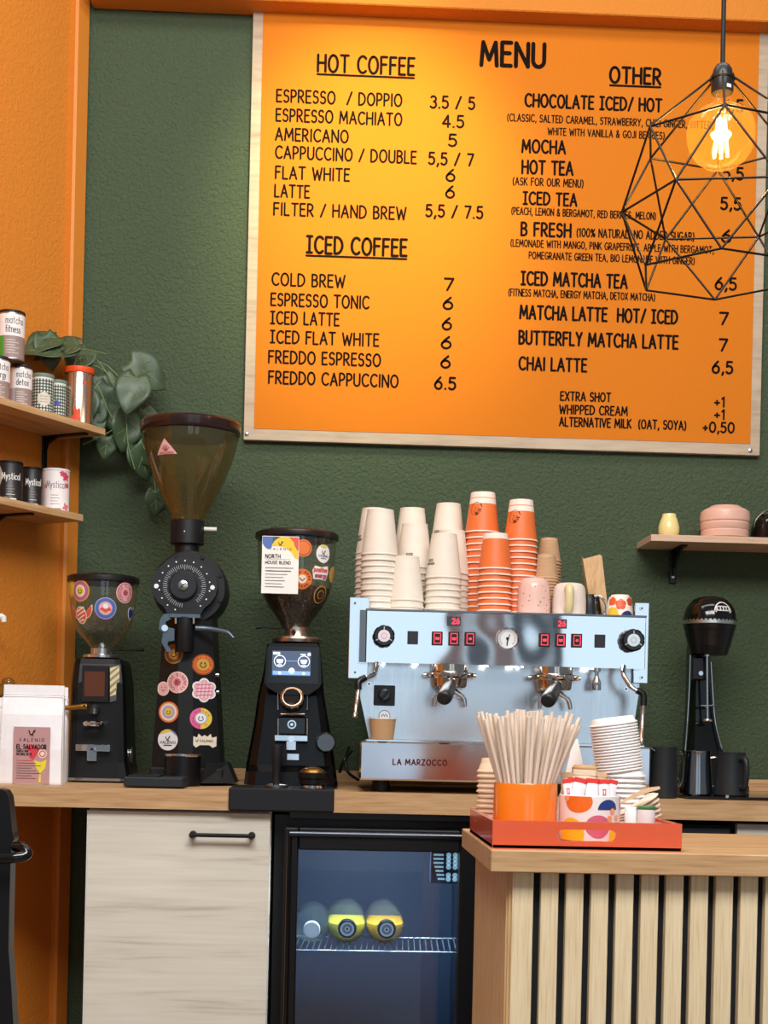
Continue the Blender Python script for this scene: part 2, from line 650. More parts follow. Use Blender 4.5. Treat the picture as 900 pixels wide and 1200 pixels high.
# ------------------------------------------------------------------ hand-lettered stroke alphabet
def A_(cx, cy, rx, ry, a0, a1, n=10):
    return [(cx + rx * math.cos(math.radians(a0 + (a1 - a0) * i / n)), cy + ry * math.sin(math.radians(a0 + (a1 - a0) * i / n))) for i in range(n + 1)]
G = {
 'A': (.60, [[(0, 0), (.29, 1), (.60, 0)], [(.09, .34), (.52, .34)]]),
 'B': (.46, [[(0, 0), (0, 1)], [(0, 1), (.16, 1)] + A_(.16, .77, .26, .23, 90, -90) + [(0, .54)], [(0, .54), (.18, .54)] + A_(.18, .27, .28, .27, 90, -90) + [(0, 0)]]),
 'C': (.56, [A_(.34, .5, .34, .5, 48, 312, 16)]),
 'D': (.56, [[(0, 0), (0, 1)], [(0, 1), (.10, 1)] + A_(.12, .5, .44, .5, 90, -90, 14) + [(0, 0)]]),
 'E': (.42, [[(.42, 1), (0, 1), (0, 0), (.42, 0)], [(0, .54), (.36, .54)]]),
 'F': (.42, [[(.42, 1), (0, 1), (0, 0)], [(0, .55), (.36, .55)]]),
 'G': (.60, [A_(.34, .5, .34, .5, 48, 335, 16) + [(.62, .44), (.38, .44)]]),
 'H': (.54, [[(0, 0), (0, 1)], [(.54, 0), (.54, 1)], [(0, .52), (.54, .52)]]),
 'I': (.06, [[(.03, 0), (.03, 1)]]),
 '\u0131': (.36, [[(.18, 0), (.18, 1)], [(0, 1), (.36, 1)], [(0, 0), (.36, 0)]]),
 'J': (.36, [[(.36, 1), (.36, .22)] + A_(.18, .2, .18, .2, 0, -150)]),
 'K': (.50, [[(0, 0), (0, 1)], [(.48, 1), (0, .48)], [(.12, .58), (.50, 0)]]),
 'L': (.40, [[(0, 1), (0, 0), (.40, 0)]]),
 'M': (.72, [[(0, 0), (.07, 1), (.36, .25), (.65, 1), (.72, 0)]]),
 'N': (.56, [[(0, 0), (0, 1), (.56, 0), (.56, 1)]]),
 'O': (.64, [A_(.32, .5, .32, .5, 95, 455, 22)]),
 'P': (.44, [[(0, 0), (0, 1)], [(0, 1), (.16, 1)] + A_(.16, .72, .28, .28, 90, -90) + [(0, .44)]]),
 'Q': (.64, [A_(.32, .5, .32, .5, 95, 455, 22), [(.38, .22), (.62, -.08)]]),
 'R': (.48, [[(0, 0), (0, 1)], [(0, 1), (.16, 1)] + A_(.16, .73, .28, .27, 90, -90) + [(0, .46)], [(.16, .46), (.48, 0)]]),
 'S': (.44, [A_(.23, .75, .21, .25, 30, 235, 9) + A_(.21, .27, .23, .27, 62, -145, 10)]),
 'T': (.54, [[(0, 1), (.54, 1)], [(.27, 1), (.27, 0)]]),
 'U': (.52, [[(0, 1), (0, .28)] + A_(.26, .27, .26, .27, 180, 360) + [(.52, 1)]]),
 'V': (.56, [[(0, 1), (.28, 0), (.56, 1)]]),
 'W': (.82, [[(0, 1), (.2, 0), (.41, .8), (.62, 0), (.82, 1)]]),
 'X': (.52, [[(0, 1), (.52, 0)], [(.52, 1), (0, 0)]]),
 'Y': (.52, [[(0, 1), (.27, .48), (.52, 1)], [(.27, .48), (.24, 0)]]),
 'Z': (.48, [[(0, 1), (.48, 1), (0, 0), (.48, 0)]]),
 '0': (.56, [A_(.28, .5, .28, .5, 95, 455, 22)]),
 '1': (.22, [[(0, .82), (.16, 1), (.16, 0)]]),
 '2': (.46, [A_(.23, .74, .22, .26, 160, -35, 9) + [(0, 0), (.48, 0)]]),
 '3': (.46, [A_(.21, .76, .22, .24, 145, -75, 9), A_(.20, .27, .26, .28, 80, -145, 10)]),
 '4': (.52, [[(.38, 0), (.38, 1), (0, .28), (.54, .28)]]),
 '5': (.46, [[(.42, 1), (.06, 1), (.03, .58)] + A_(.20, .32, .26, .32, 125, -140, 11)]),
 '6': (.50, [[(.40, 1), (.16, .70)] + A_(.25, .31, .25, .31, 160, 520, 18)]),
 '7': (.46, [[(0, 1), (.46, 1), (.14, 0)]]),
 '8': (.46, [A_(.23, .76, .19, .24, -90, 270, 14), A_(.23, .27, .23, .27, 90, 450, 14)]),
 '9': (.50, [[(.12, 0), (.36, .3)] + A_(.25, .69, .25, .31, -20, 340, 18)]),
 '/': (.40, [[(0, -.02), (.40, 1.02)]]),
 '.': (.08, [[(.03, .02), (.05, .02)]]),
 ',': (.12, [[(.10, .08), (.02, -.16)]]),
 '(': (.18, [A_(.36, .45, .34, .66, 125, 235, 7)]),
 ')': (.18, [A_(-.18, .45, .34, .66, 55, -55, 7)]),
 '+': (.40, [[(.2, .18), (.2, .62)], [(0, .4), (.4, .4)]]),
 '&': (.56, [[(.54, 0), (.12, .72)] + A_(.24, .82, .14, .18, 200, -20, 7) + [(.08, .38)] + A_(.20, .2, .19, .2, 170, 340, 7) + [(.54, .46)]]),
 '%': (.66, [[(.08, 0), (.58, 1)], A_(.13, .78, .12, .2, 0, 360, 10), A_(.53, .22, .12, .2, 0, 360, 10)]),
 '-': (.30, [[(0, .42), (.3, .42)]]),
 # small letters for the tins
 'a': (.44, [A_(.22, .31, .22, .31, 50, 310, 12), [(.44, .62), (.44, 0)]]),
 'c': (.40, [A_(.24, .31, .23, .31, 48, 312, 12)]),
 'd': (.44, [A_(.22, .31, .22, .31, 50, 310, 12), [(.44, 1), (.44, 0)]]),
 'e': (.44, [[(.02, .33), (.43, .33)] + A_(.22, .31, .22, .31, 5, 310, 12)]),
 'f': (.30, [A_(.26, .8, .14, .2, 70, 180, 6) + [(.12, 0)], [(0, .6), (.28, .6)]]),
 'g': (.44, [A_(.22, .31, .22, .31, 50, 310, 12), [(.44, .62), (.44, -.1)] + A_(.23, -.1, .21, .2, 0, -150, 7)]),
 'h': (.42, [[(0, 1), (0, 0)], [(0, .4)] + A_(.21, .4, .21, .22, 160, 0, 7) + [(.42, 0)]]),
 'i': (.06, [[(.03, .62), (.03, 0)], [(.03, .85), (.03, .9)]]),
 'l': (.06, [[(.03, 1), (.03, 0)]]),
 'm': (.64, [[(0, .62), (0, 0)], A_(.16, .44, .16, .18, 180, 0, 7) + [(.32, 0)], A_(.48, .44, .16, .18, 180, 0, 7) + [(.64, 0)]]),
 'n': (.40, [[(0, .62), (0, 0)], A_(.20, .42, .20, .2, 180, 0, 7) + [(.40, 0)]]),
 'o': (.46, [A_(.23, .31, .23, .31, 90, 450, 16)]),
 'p': (.44, [[(0, .62), (0, -.3)], A_(.22, .31, .22, .31, 170, -170, 12)]),
 'r': (.28, [[(0, .62), (0, 0)], A_(.20, .40, .20, .22, 180, 75, 6)]),
 's': (.34, [A_(.18, .46, .15, .16, 30, 240, 7) + A_(.17, .16, .17, .17, 60, -145, 8)]),
 't': (.30, [[(.12, .9), (.12, .15)] + A_(.24, .14, .12, .14, 180, 280, 5), [(0, .62), (.28, .62)]]),
 'u': (.40, [[(0, .62), (0, .2)] + A_(.20, .2, .20, .2, 180, 360, 7), [(.40, .62), (.40, 0)]]),
 'v': (.40, [[(0, .62), (.20, 0), (.40, .62)]]),
 'x': (.40, [[(0, .62), (.40, 0)], [(.40, .62), (0, 0)]]),
 'y': (.40, [[(0, .62), (.20, 0)], [(.40, .62), (.08, -.3)]]),
}
def letters(mb, txt, u, v, hgt, mp, m, w=None, sw=0.13, h=0.0006, gap=0.235, center=False, jig=0.0):
    """Writes txt from (u, v); w stretches the line to that width; sw is pen width / letter height."""
    words = []
    x = 0.0
    for i, ch in enumerate(txt):
        if ch == ' ':
            x += 0.46
            continue
        if ch == 'I' and jig and (i == 0 or txt[i - 1] in ' ') and i + 1 < len(txt) and txt[i + 1] == 'C':
            ch = '\u0131'
        if ch not in G:
            continue
        gw, st = G[ch]
        words.append((x, st))
        x += gw + gap
    tot = max(x - gap, 0.05)
    sx = hgt if w is None else w / tot
    if center:
        u -= tot * sx / 2.0
    rnd = random.Random(txt)
    ns = 0
    for gx, st in words:
        dz = rnd.uniform(-jig, jig) * hgt
        sl = rnd.uniform(-jig, jig) * 0.6
        for pl in st:
            ns += 1
            mb.stroke([(u + (gx + px) * sx + sl * py * hgt, v + py * hgt + dz) for px, py in pl], hgt * sw * (1.2 if jig else 1.0), mp, m, h + 0.00003 * (ns % 5))

ORD = ['topmost', 'second', 'third', 'fourth', 'fifth', 'sixth', 'seventh', 'eighth', 'ninth', 'tenth', 'eleventh', 'twelfth', 'thirteenth', 'fourteenth', 'fifteenth', 'sixteenth', 'seventeenth', 'eighteenth', 'nineteenth', 'twentieth',
       'twenty-first', 'twenty-second', 'twenty-third', 'twenty-fourth', 'twenty-fifth', 'twenty-sixth', 'twenty-seventh', 'twenty-eighth', 'twenty-ninth', 'thirtieth']

# ------------------------------------------------------------------ shared materials
ink = M('ink', (24, 15, 12), 0.8, spec=0.08)
blackp = M('black_plastic', (11, 11, 13), 0.36, spec=0.4)
blackm = M('black_matte', (16, 16, 19), 0.6, spec=0.35)
blackg = M('black_gloss', (7, 7, 8), 0.12, coat=0.25, spec=0.4)
gunm = M('blue_grey_metal', (92, 108, 122), 0.4, 0.7)
chrome = M('chrome', (225, 225, 228), 0.08, 1.0, noise=(8.0, 0.02))
sst = steel('brushed_steel', (224, 228, 232), 0.10, 'X', 0.10)
sstv = steel('steel_plate', (222, 230, 236), 0.22, 'Z', 0.04)
brass = M('brass', (176, 132, 58), 0.3, 1.0)
bronze = M('bronze', (150, 122, 100), 0.22, 1.0)
white = M('white_plastic', (236, 234, 230), 0.5)
paperw = M('white_paper', (240, 236, 230), 0.7)
oak = wood('oak_worktop', (146, 108, 70), (186, 146, 102), (208, 172, 128), 'X', 1.0, 0.5, 0.55, 18)
oakend = wood('oak_end', (150, 108, 66), (190, 148, 100), (210, 172, 124), 'Y', 1.2, 0.5, 0.5, 18)
paleoak = wood('pale_oak', (188, 180, 164), (218, 212, 197), (229, 225, 212), 'X', 1.0, 0.5, 0.62, 12, 0.55)
oakv = wood('oak_slat', (200, 172, 130), (224, 202, 162), (238, 220, 184), 'Z', 1.2, 0.5, 0.45, 34)
ply = wood('plywood', (152, 134, 112), (178, 158, 134), (194, 176, 152), 'X', 1.0, 0.6, 0.6, 9)
kraft = M('kraft_paper', (190, 150, 108), 0.75)
def C(name, r, g, b, rough=0.55, **k):
    return M(name, (r, g, b), rough, **k)

# ================================================================== THE ROOM
WY = 4.0                                           # back wall
CX = -0.70                                         # where the orange wall meets it
DIRL = V((-0.5, -0.866, 0))                        # the orange wall runs this way towards us
NRM = V((0.866, -0.5, 0))
CORN = V((CX, WY, 0))
green = stucco('green_stucco', (63, 78, 55), (70, 85, 62), 105.0, 0.75, 0.009)
orange = stucco('orange_stucco', (206, 123, 36), (211, 129, 42), 95.0, 0.5, 0.005)
terra = stucco('terracotta_plaster', (176, 112, 84), (188, 122, 92), 40.0, 0.3, 0.004)
floorm = wood('floor_boards', (96, 78, 62), (124, 102, 82), (142, 120, 98), 'Y', 0.8, 0.5, 0.5, 8)

mb = MB(); mb.box((0.9, 0.5, -0.025), (6.4, 9.0, 0.05), floorm); struct('floor', mb)
mb = MB(); mb.box((1.2, WY + 0.06, 1.7), (4.2, 0.12, 3.4), green); struct('wall_back', mb)
ang = math.atan2(DIRL.y, DIRL.x)
XL = Matrix.Translation(CORN) @ Matrix(((DIRL.x, -NRM.x, 0, 0), (DIRL.y, -NRM.y, 0, 0), (0, 0, 1, 0), (0, 0, 0, 1)))   # local: x along wall, y into wall, z up
mb = MB(); mb.box((1.35, 0.06, 1.7), (2.7, 0.12, 3.4), orange, 0, XL); struct('wall_left', mb)
mb = MB(); mb.box((0.030, -0.006, 1.7), (0.056, 0.028, 3.39), M('orange_trim', (212, 128, 40), 0.55), 0.006, XL); struct('trim_1', mb)
# orange beam over the menu
zb = at(600, 16.5, 3.93).z
mb = MB(); mb.box((1.2, 3.955, zb + 0.25), (3.76, 0.088, 0.5), orange, 0.003); struct('trim_2', mb)
# uprights added behind the camera, unseen, for their reflections in steel and glass
mb = MB(); mb.box((1.02, -2.6, 1.65), (0.19, 0.19, 3.3), terra, 0.004); struct('reflection_column_terracotta', mb)
mb = MB(); mb.box((1.30, -2.6, 1.65), (0.22, 0.20, 3.3), M('reflection_slate', (52, 66, 96), 0.6), 0.004); struct('reflection_block_slate', mb)  # added to stand for a dark silhouette mirrored in the steel

# ================================================================== MENU BOARD
MY = 3.985
tl, br = at(298, 2, MY), at(889.5, 535, MY)
bl = at(285.5, 515, MY)
x0, x1, z0, z1 = bl.x, br.x, (bl.z + br.z) / 2, at(600, 15.5, MY).z
mo = V((x0, MY - 0.006, z0))
menu = thing('menu_board', 'large orange menu board on a plywood panel screwed to the green wall', 'menu board', mo)
w, h = x1 - x0, z1 - z0
mb = MB(); mb.box((w / 2, 0.009, h / 2), (w, 0.018, h), ply, 0.001); pb = mb.build('backing_panel', menu)
orpap = M('orange_paper', (206, 118, 32), 0.7, spec=0.06, noise=(160.0, 0.05))
s = MY / FPX
mb = MB(); mb.box(((11.5 + w / s - 11.5) / 2 * s, -0.0006, h / 2 + 0.003), (w - 23.5 * s, 0.0012, h - 24 * s), orpap); poster = mb.build('poster', menu)
def mpt(px, py):
    p = at(px, py, MY - 0.0075) - mo
    return p.x, p.z
mmap = flat(0, -0.0012, 0)
mb = MB()
LINES = [
 ('MENU', 564, 638, 76, 27, .15), ('HOT COFFEE', 372.5, 485, 83.5, 19.5, .13), ('ESPRESSO  / DOPPIO', 324.4, 470, 119, 14, .13),
 ('ESPRESSO MACHIATO', 323.7, 470, 141.5, 14, .13), ('AMERICANO', 323, 407.3, 164, 14, .13), ('CAPPUCCINO / DOUBLE', 323, 487, 185.2, 14, .13),
 ('FLAT WHITE', 323, 408.7, 209, 14, .13), ('LATTE', 322, 362, 230.5, 14, .13), ('FILTER / HAND BREW', 321, 475, 251.7, 14, .13),
 ('ICED COFFEE', 359.6, 476, 296, 19, .14), ('COLD BREW', 319, 403.4, 334, 14, .13), ('ESPRESSO TONIC', 317.7, 431.5, 357.8, 14, .13),
 ('ICED LATTE', 317.3, 396.6, 379, 14, .13), ('ICED FLAT WHITE', 317, 443, 401.5, 14, .13), ('FREDDO ESPRESSO', 315, 445, 425, 14, .13),
 ('FREDDO CAPPUCCINO', 315, 465.6, 449, 14, .13),
 ('3.5 / 5', 504.7, 556, 126, 13.5, .15), ('4.5', 519, 543, 148.6, 13.5, .15), ('5', 526, 534.6, 171, 13.5, .15), ('5,5 / 7', 502.6, 554.5, 192.4, 13.5, .15),
 ('6', 523, 532.5, 212, 13.5, .15), ('6', 522.6, 532, 231.5, 13.5, .15), ('5,5 / 7.5', 499.4, 565.5, 253.5, 13.5, .15),
 ('7', 521, 531, 340, 13.5, .16), ('6', 519.6, 530, 362, 13.5, .16), ('6', 518.6, 528.5, 386, 13.5, .16), ('6', 517.5, 528, 408, 13.5, .16), ('6', 517, 527, 430.7, 13.5, .16), ('6.5', 509.7, 533.5, 455.6, 13.5, .16),
 ('OTHER', 715, 774.5, 96.5, 18, .15), ('CHOCOLATE ICED/ HOT', 615.6, 776.6, 124.5, 14.5, .15),
 ('(CLASSIC, SALTED CARAMEL, STRAWBERRY, CHILI GINGER, BITTER,', 594.6, 838, 141.5, 8.2, .13), ('WHITE WITH VANILLA & GOJI BERRIES)', 642, 780, 157.8, 8, .13),
 ('MOCHA', 612, 662.5, 178.3, 14.5, .15), ('HOT TEA', 612, 671.5, 203, 15, .15), ('(ASK FOR OUR MENU)', 601, 684, 216.4, 8.5, .13), ('ICED TEA', 613.4, 676, 239, 14, .15),
 ('(PEACH, LEMON & BERGAMOT, RED BERRIES, MELON)', 599.5, 770, 251, 8, .13), ('B FRESH', 611, 669, 275.7, 15, .15), ('(100% NATURAL, NO ADDED SUGAR)', 676, 815, 277, 9.3, .13),
 ('(LEMONADE WITH MANGO, PINK GRAPEFRUIT, APPLE WITH BERGAMOT,', 598.5, 839, 288.5, 8, .13), ('POMEGRANATE GREEN TEA, BIO LEMONADE WITH GINGER)', 620, 816, 303, 8, .13),
 ('ICED MATCHA TEA', 611, 735.7, 333.3, 15, .15), ('(FITNESS MATCHA, ENERGY MATCHA, DETOX MATCHA)', 596, 769, 346.5, 8, .13), ('MATCHA LATTE  HOT/ ICED', 609.5, 795.5, 373, 15, .15),
 ('BUTTERFLY MATCHA LATTE', 608.5, 796, 402.7, 15, .15), ('CHAI LATTE', 608.5, 687.7, 433, 14.5, .15),
 ('EXTRA SHOT', 657, 716, 469, 10, .15), ('WHIPPED CREAM', 655.7, 735.7, 484.5, 10, .15), ('ALTERNATIVE MILK  (OAT, SOYA)', 655.7, 805.5, 499, 10, .15),
 ('5,5', 847, 871, 130, 13.5, .16), ('5,5', 847.7, 871, 209.6, 13.5, .16), ('5,5', 845, 868, 245, 13.5, .16), ('6', 846, 856, 283.6, 14, .16), ('6,5', 838.5, 862.7, 339, 13.5, .16),
 ('7', 843.5, 853, 380, 13.5, .16), ('7', 843, 852, 411, 13.5, .16), ('6,5', 835, 858.5, 437, 13.5, .16), ('+1', 837.5, 849, 476.3, 11, .16), ('+1', 837.5, 849, 491, 11, .16), ('+0,50', 824, 860.5, 506, 11.5, .16),
]
for t, a, b, y, hh, sw in LINES:
    u, v = mpt(a, y)
    letters(mb, t, u, v, hh * s, mmap, ink, (b - a) * s, sw, 0.0009, jig=0.012)
for a, b, y in ((372, 485, 87), (359, 476, 299.5), (715, 774.5, 100)):
    u, v = mpt(a, y)
    mb.stroke([(u, v), (u + (b - a) * s, v)], 2.4 * s, mmap, ink, 0.0009)
mb.build('lettering', poster)
for px, py in ((307.5, 10.5), (890.5, 36), (288.5 + 0.5, 508.5), (879.5, 528)):
    u, v = mpt(px, py)
    mb = MB()
    mb.lathe([(0.006, 0), (0.006, 0.001), (0.0035, 0.0025), (0, 0.0025)], chrome, seg=16, X=Matrix.Rotation(PI / 2, 4, 'X'))
    mb.box((0, -0.0027, 0), (0.006, 0.0005, 0.0012), blackm)
    mb.box((0, -0.0027, 0), (0.0012, 0.0005, 0.006), blackm)
    mb.build('screw', menu, (u, 0, v))

# ================================================================== PENDANT LAMP
F = Fr(847, 2.6, py=76)
lampo = thing('pendant_lamp', 'black geometric wire cage pendant lamp with a glowing amber globe bulb', 'lamp', F.o)
mb = MB(); mb.tube([(0, 0, 0), (-0.0006, 0, 0.12), (0.0005, 0, 0.9)], 0.0043, blackm, 10, 4); mb.build('cord', lampo)
mb = MB()
mb.lathe(F.prof([(0, 74), (4, 74.5), (8, 77), (11, 82), (12, 88), (12, 90), (14.5, 90.5), (14.5, 93), (13.5, 93.5), (13.5, 97), (13, 100), (13, 108), (12, 110), (0, 110)]), M('socket_black', (26, 24, 24), 0.4), seg=32)
mb.quad(-F.r(2), F.z(107), F.r(4), F.z(103), round_map(F.r(13), 0, 0.3), white, 0.0004, 4, 1)
mb.build('socket', lampo)
bulbm = clear('amber_glass', (255, 238, 190), 1.2, 0.02, 0.035, (255, 196, 110))
mb = MB()
bp = [(9, 108), (10, 112), (11, 118), (13.5, 124), (19, 128), (27, 131), (34, 137), (38.5, 145), (40.5, 155), (39.5, 166), (36, 178), (29, 188), (19, 195.5), (9, 199), (0, 200)]
mb.lathe(F.prof(bp), bulbm, seg=48, sharp=80)
bulb = mb.build('bulb', lampo)
fil = bpy.data.materials.new('filament_glow'); fil.use_nodes = True
_p = fil.node_tree.nodes['Principled BSDF']
_p.inputs['Emission Color'].default_value = (1.0, 0.66, 0.22, 1); _p.inputs['Emission Strength'].default_value = 42
mb = MB()
for i in range(6):
    a = 2 * PI * i / 6 + 0.3
    r0, r1 = F.r(9), F.r(4)
    mb.tube([(r0 * math.sin(a), r0 * math.cos(a), F.z(183)), (r1 * math.sin(a + .3), r1 * math.cos(a + .3), F.z(140))], 0.0026, fil, 8)
mb.build('filament', bulb)
mb = MB()
mb.tube([(0, 0, F.z(110)), (0, 0, F.z(140))], [0.008, 0.003], bulbm, 10)
mb.tube([(0, 0, F.z(140)), (0, 0, F.z(184))], 0.0012, brass, 6)
mb.build('filament_support', bulb)
ax = F.v(847, 240).x
def ringp(rpx, py, a0):
    zc = F.z(py)
    return [V((F.r(rpx) * math.cos(math.radians(a0 + 60 * i)), F.r(rpx) * math.sin(math.radians(a0 + 60 * i)), zc)) for i in range(6)]
ra, rb, rc, rt = ringp(95, 163, 137), ringp(114, 246, 110), ringp(97, 323, 137), ringp(13.5, 93, 137)
mb = MB()
wr = 0.0021
for i in range(6):
    k = (i + 1) % 6
    for p, q in ((rt[i], ra[i]), (ra[i], ra[k]), (rb[i], rb[k]), (rc[i], rc[k]), (ra[i], rb[i]), (ra[i], rb[k]), (rc[i], rb[i]), (rc[i], rb[k])):
        mb.tube([p, q], wr, M('cage_wire', (34, 26, 22), 0.35, 0.6), 8)
    mb.tube([rt[i], rt[i] * 0.98 + V((0, 0, 0.006))], wr, M('cage_wire', (34, 26, 22)), 6)
ring = [V((F.r(14) * math.cos(2 * PI * i / 24), F.r(14) * math.sin(2 * PI * i / 24), F.z(93))) for i in range(24)]
mb.tube(ring, wr, M('cage_wire', (34, 26, 22)), 6, closed=True)
mb.build('wire_cage', lampo)
lamp('pendant_bulb_light', 'POINT', F.o + V((0, 0, F.z(160))), None, 6, (1.0, 0.62, 0.25), shadow_soft_size=0.02)

# ================================================================== LEFT SHELVES ON THE ORANGE WALL
def wallpt(t, d, z):
    p = CORN + DIRL * t + NRM * d
    return V((p.x, p.y, z))
def left_shelf(label, t0, dep, ztop, th, tb):
    o = thing('wall_shelf', label, 'shelf', wallpt(0, 0, ztop))
    o.rotation_euler = (0, 0, math.atan2(-NRM.y, -NRM.x) - PI / 2)
    # local axes: x along +wall normal ... use explicit world->local
    M4 = Matrix.Translation(o.location) @ Matrix.Rotation(o.rotation_euler.z, 4, 'Z')
    I = M4.inverted()
    def bx(c, d, m, bev=0.0):
        # c, d in (along wall, out of wall, up)
        q = MB()
        return q, c, d
    L = 1.7
    X = I @ XL
    mb = MB(); mb.box((t0 + L / 2, -dep / 2, ztop - th / 2), (L, dep, th), wood('shelf_oak', (160, 118, 76), (192, 150, 104), (214, 176, 130), 'X', 1.0, 0.5, 0.55, 16), 0.001, X)
    mb.build('board', o)
    for k in range(2):
        t = tb + k * 0.9
        mb = MB()
        zz = ztop - th
        mb.box((t, -0.003, zz - 0.058), (0.018, 0.005, 0.116), blackp, 0.001, X)
        mb.box((t, -dep * 0.43, zz - 0.003), (0.018, dep * 0.86, 0.005), blackp, 0.001, X)
        mb.prism([(0.0, 0.0), (0.0, -0.045), (0.010, -0.018), (0.045, 0.0)], -0.003, 0.003, blackp, X @ Matrix.Translation((t, -0.005, zz - 0.004)) @ Matrix.Rotation(-PI / 2, 4, 'Z'))
        mb.build('bracket', o)
    return o
tU, dU = 0.08, 0.165
eU = wallpt(tU, dU, 0)
zU = at(117, 502.5, eU.y).z
left_shelf('upper oak wall shelf carrying matcha tins and a trailing plant', tU, dU, zU, 0.017, 0.13)
tL, dL = 0.15, 0.155
eL = wallpt(tL, dL, 0)
zL = at(95, 603, eL.y).z
left_shelf('lower oak wall shelf carrying black and white tins', tL, dL, zL, 0.018, 0.32)

def tin(name, label, cat, px, Y, z, wpx, hpx, body, lid, art=None, group=None, lidh=0.05, phi=0.42, metal_band=None, lidr=0.0):
    """Cylindrical tin standing at height z; px centre column, size in photo pixels at that depth."""
    F = Fr(px, Y, z)
    o = thing(name, label, cat, F.o, group)
    R, H = F.r(wpx / 2.0), F.r(hpx)
    lh = H * lidh
    mb = MB()
    mb.lathe([(0, 0), (R - 0.001, 0), (R, 0.001), (R, 0.003), (R - 0.0006, 0.004), (R - 0.0006, H - lh), (0, H - lh)], body, seg=40)
    b = mb.build('can_body', o)
    mb = MB()
    mb.lathe([(R * 1.0 + lidr, H - lh), (R * 1.012 + lidr, H - lh + 0.001), (R * 1.012 + lidr, H - 0.0015), (R + lidr - 0.001, H), (R - 0.003, H), (R - 0.004, H - 0.002), (0, H - 0.002)], lid, seg=40)
    mb.build('lid', o)
    if art:
        mb = MB()
        art(mb, round_map(R - 0.0006, 0, phi), R, H - lh)
        mb.build('printed_label', o)
    return o
txtg = M('label_grey_ink', (96, 88, 92), 0.6)
def matcha_art(word, side):
    def art(mb, mp, R, H):
        mb.quad(-R * 1.5, 0.004, R * 1.5, H * 0.50, mp, C('label_taupe', 150, 128, 122), 0.0002, 30, 1)
        mb.quad(-R * 1.5, H * 0.50, R * 1.5, H * 0.97, mp, C('label_white', 232, 226, 224), 0.0002, 30, 1)
        mb.quad(-R * 1.5, 0.004, -R * 0.75, H * 0.5, mp, C('label_' + side, *{'green': (70, 150, 40), 'grey': (170, 168, 176), 'brown': (120, 92, 80)}[side]), 0.0004, 8, 1)
        letters(mb, 'matcha', -R * 0.62, H * 0.76, H * 0.15, mp, txtg, R * 1.35, 0.095, 0.0005)
        letters(mb, word, -R * 0.62, H * 0.57, H * 0.15, mp, C('label_ink', 60, 54, 60), R * 1.1, 0.105, 0.0005)
        for k in range(6):
            mb.quad(-R * 0.6, H * (0.40 - 0.055 * k), R * (0.1 + 0.3 * (k % 2)), H * (0.415 - 0.055 * k), mp, C('label_fine', 205, 195, 190), 0.0004, 6, 1)
    return art
def shelfY(px, d, z, zt):
    """Depth of the point on a shelf at distance d from the orange wall seen in column px."""
    lo, hi = 0.0, 1.6
    for _ in range(40):
        t = (lo + hi) / 2
        p = wallpt(t, d, z)
        # projected column
        q = p - V((0, 0, CZ))
        dep = q.dot(CF)
        x = 450 + FPX * q.dot(CR) / dep
        if x > px: lo = t
        else: hi = t
    return wallpt(t, d, z).y
tinm = M('tin_steel', (190, 186, 186), 0.3, 0.9)
dkl = M('tin_dark_lid', (52, 44, 44), 0.4, 0.4)
zt = zU
y1 = shelfY(24, 0.10, zt, 0)
o = tin('matcha_tin', 'lower right matcha tin lettered detox beside the gingham tins', 'tin', 24, y1, zt, 26, 52, tinm, dkl, matcha_art('detox', 'grey'), lidh=0.07)
y2 = shelfY(-2, 0.10, zt, 0)
Fx = Fr(-2, y2, zt)
tin('matcha_tin', 'lower matcha tin lettered energy at the frame edge, under the fitness tin', 'tin', -3, y2, zt, 27.5, 54, tinm, dkl, matcha_art('energy', 'brown'), lidh=0.07)
ym = (y1 + y2) / 2
zt2 = zt + max(52 * y1, 54 * y2) / FPX + 0.0004
tin('matcha_tin', 'top matcha tin lettered fitness stacked on the detox and energy tins', 'tin', 12.5, ym, zt2, 31, 57, tinm, dkl, matcha_art('fitness', 'green'), lidh=0.06)
gdk, gwh, glid = C('gingham_green', 46, 62, 52), C('gingham_white', 226, 226, 216), C('sage_lid', 110, 132, 116)
def gingham(spot):
    def art(mb, mp, R, H):
        n, m_ = 22, 12
        cw, chh = 2 * PI * R / (2 * n), (H - 0.008) / (2 * m_)
        for i in range(-n, n):
            for j in range(2 * m_):
                if i % 2 and j % 2:
                    continue
                mm = gdk if (i % 2 == 0 and j % 2 == 0) else C('gingham_mid', 98, 112, 100)
                mb.quad(i * cw, 0.004 + j * chh, (i + 1) * cw, 0.004 + (j + 1) * chh, mp, mm, 0.0002, 2, 1)
        if spot:
            mb.disc(R * -0.1, H * 0.44, R * 0.62, mp, C('cream_spot', 214, 204, 188), 0.0005)
            for k in range(3):
                mb.quad(-R * 0.45, H * (0.50 - 0.07 * k), R * 0.2, H * (0.515 - 0.07 * k), mp, C('cream_ink', 150, 140, 128), 0.0008, 6, 1)
        else:
            mb.disc(-R * 0.3, H * 0.5, R * 0.3, mp, C('blue_spot', 60, 80, 170), 0.0005)
    return art
y3 = shelfY(49.5, 0.095, zt, 0)
tin('gingham_tin', 'wider green gingham tin with a round cream label on its front', 'tin', 49.5, y3, zt, 25.5, 50, gwh, glid, gingham(True), lidh=0.09)
y4 = shelfY(66.5, 0.075, zt, 0)
tin('gingham_tin', 'narrower green gingham tin tucked behind the orange-lidded can', 'tin', 67, y4, zt, 20, 51, gwh, glid, gingham(False), lidh=0.08)
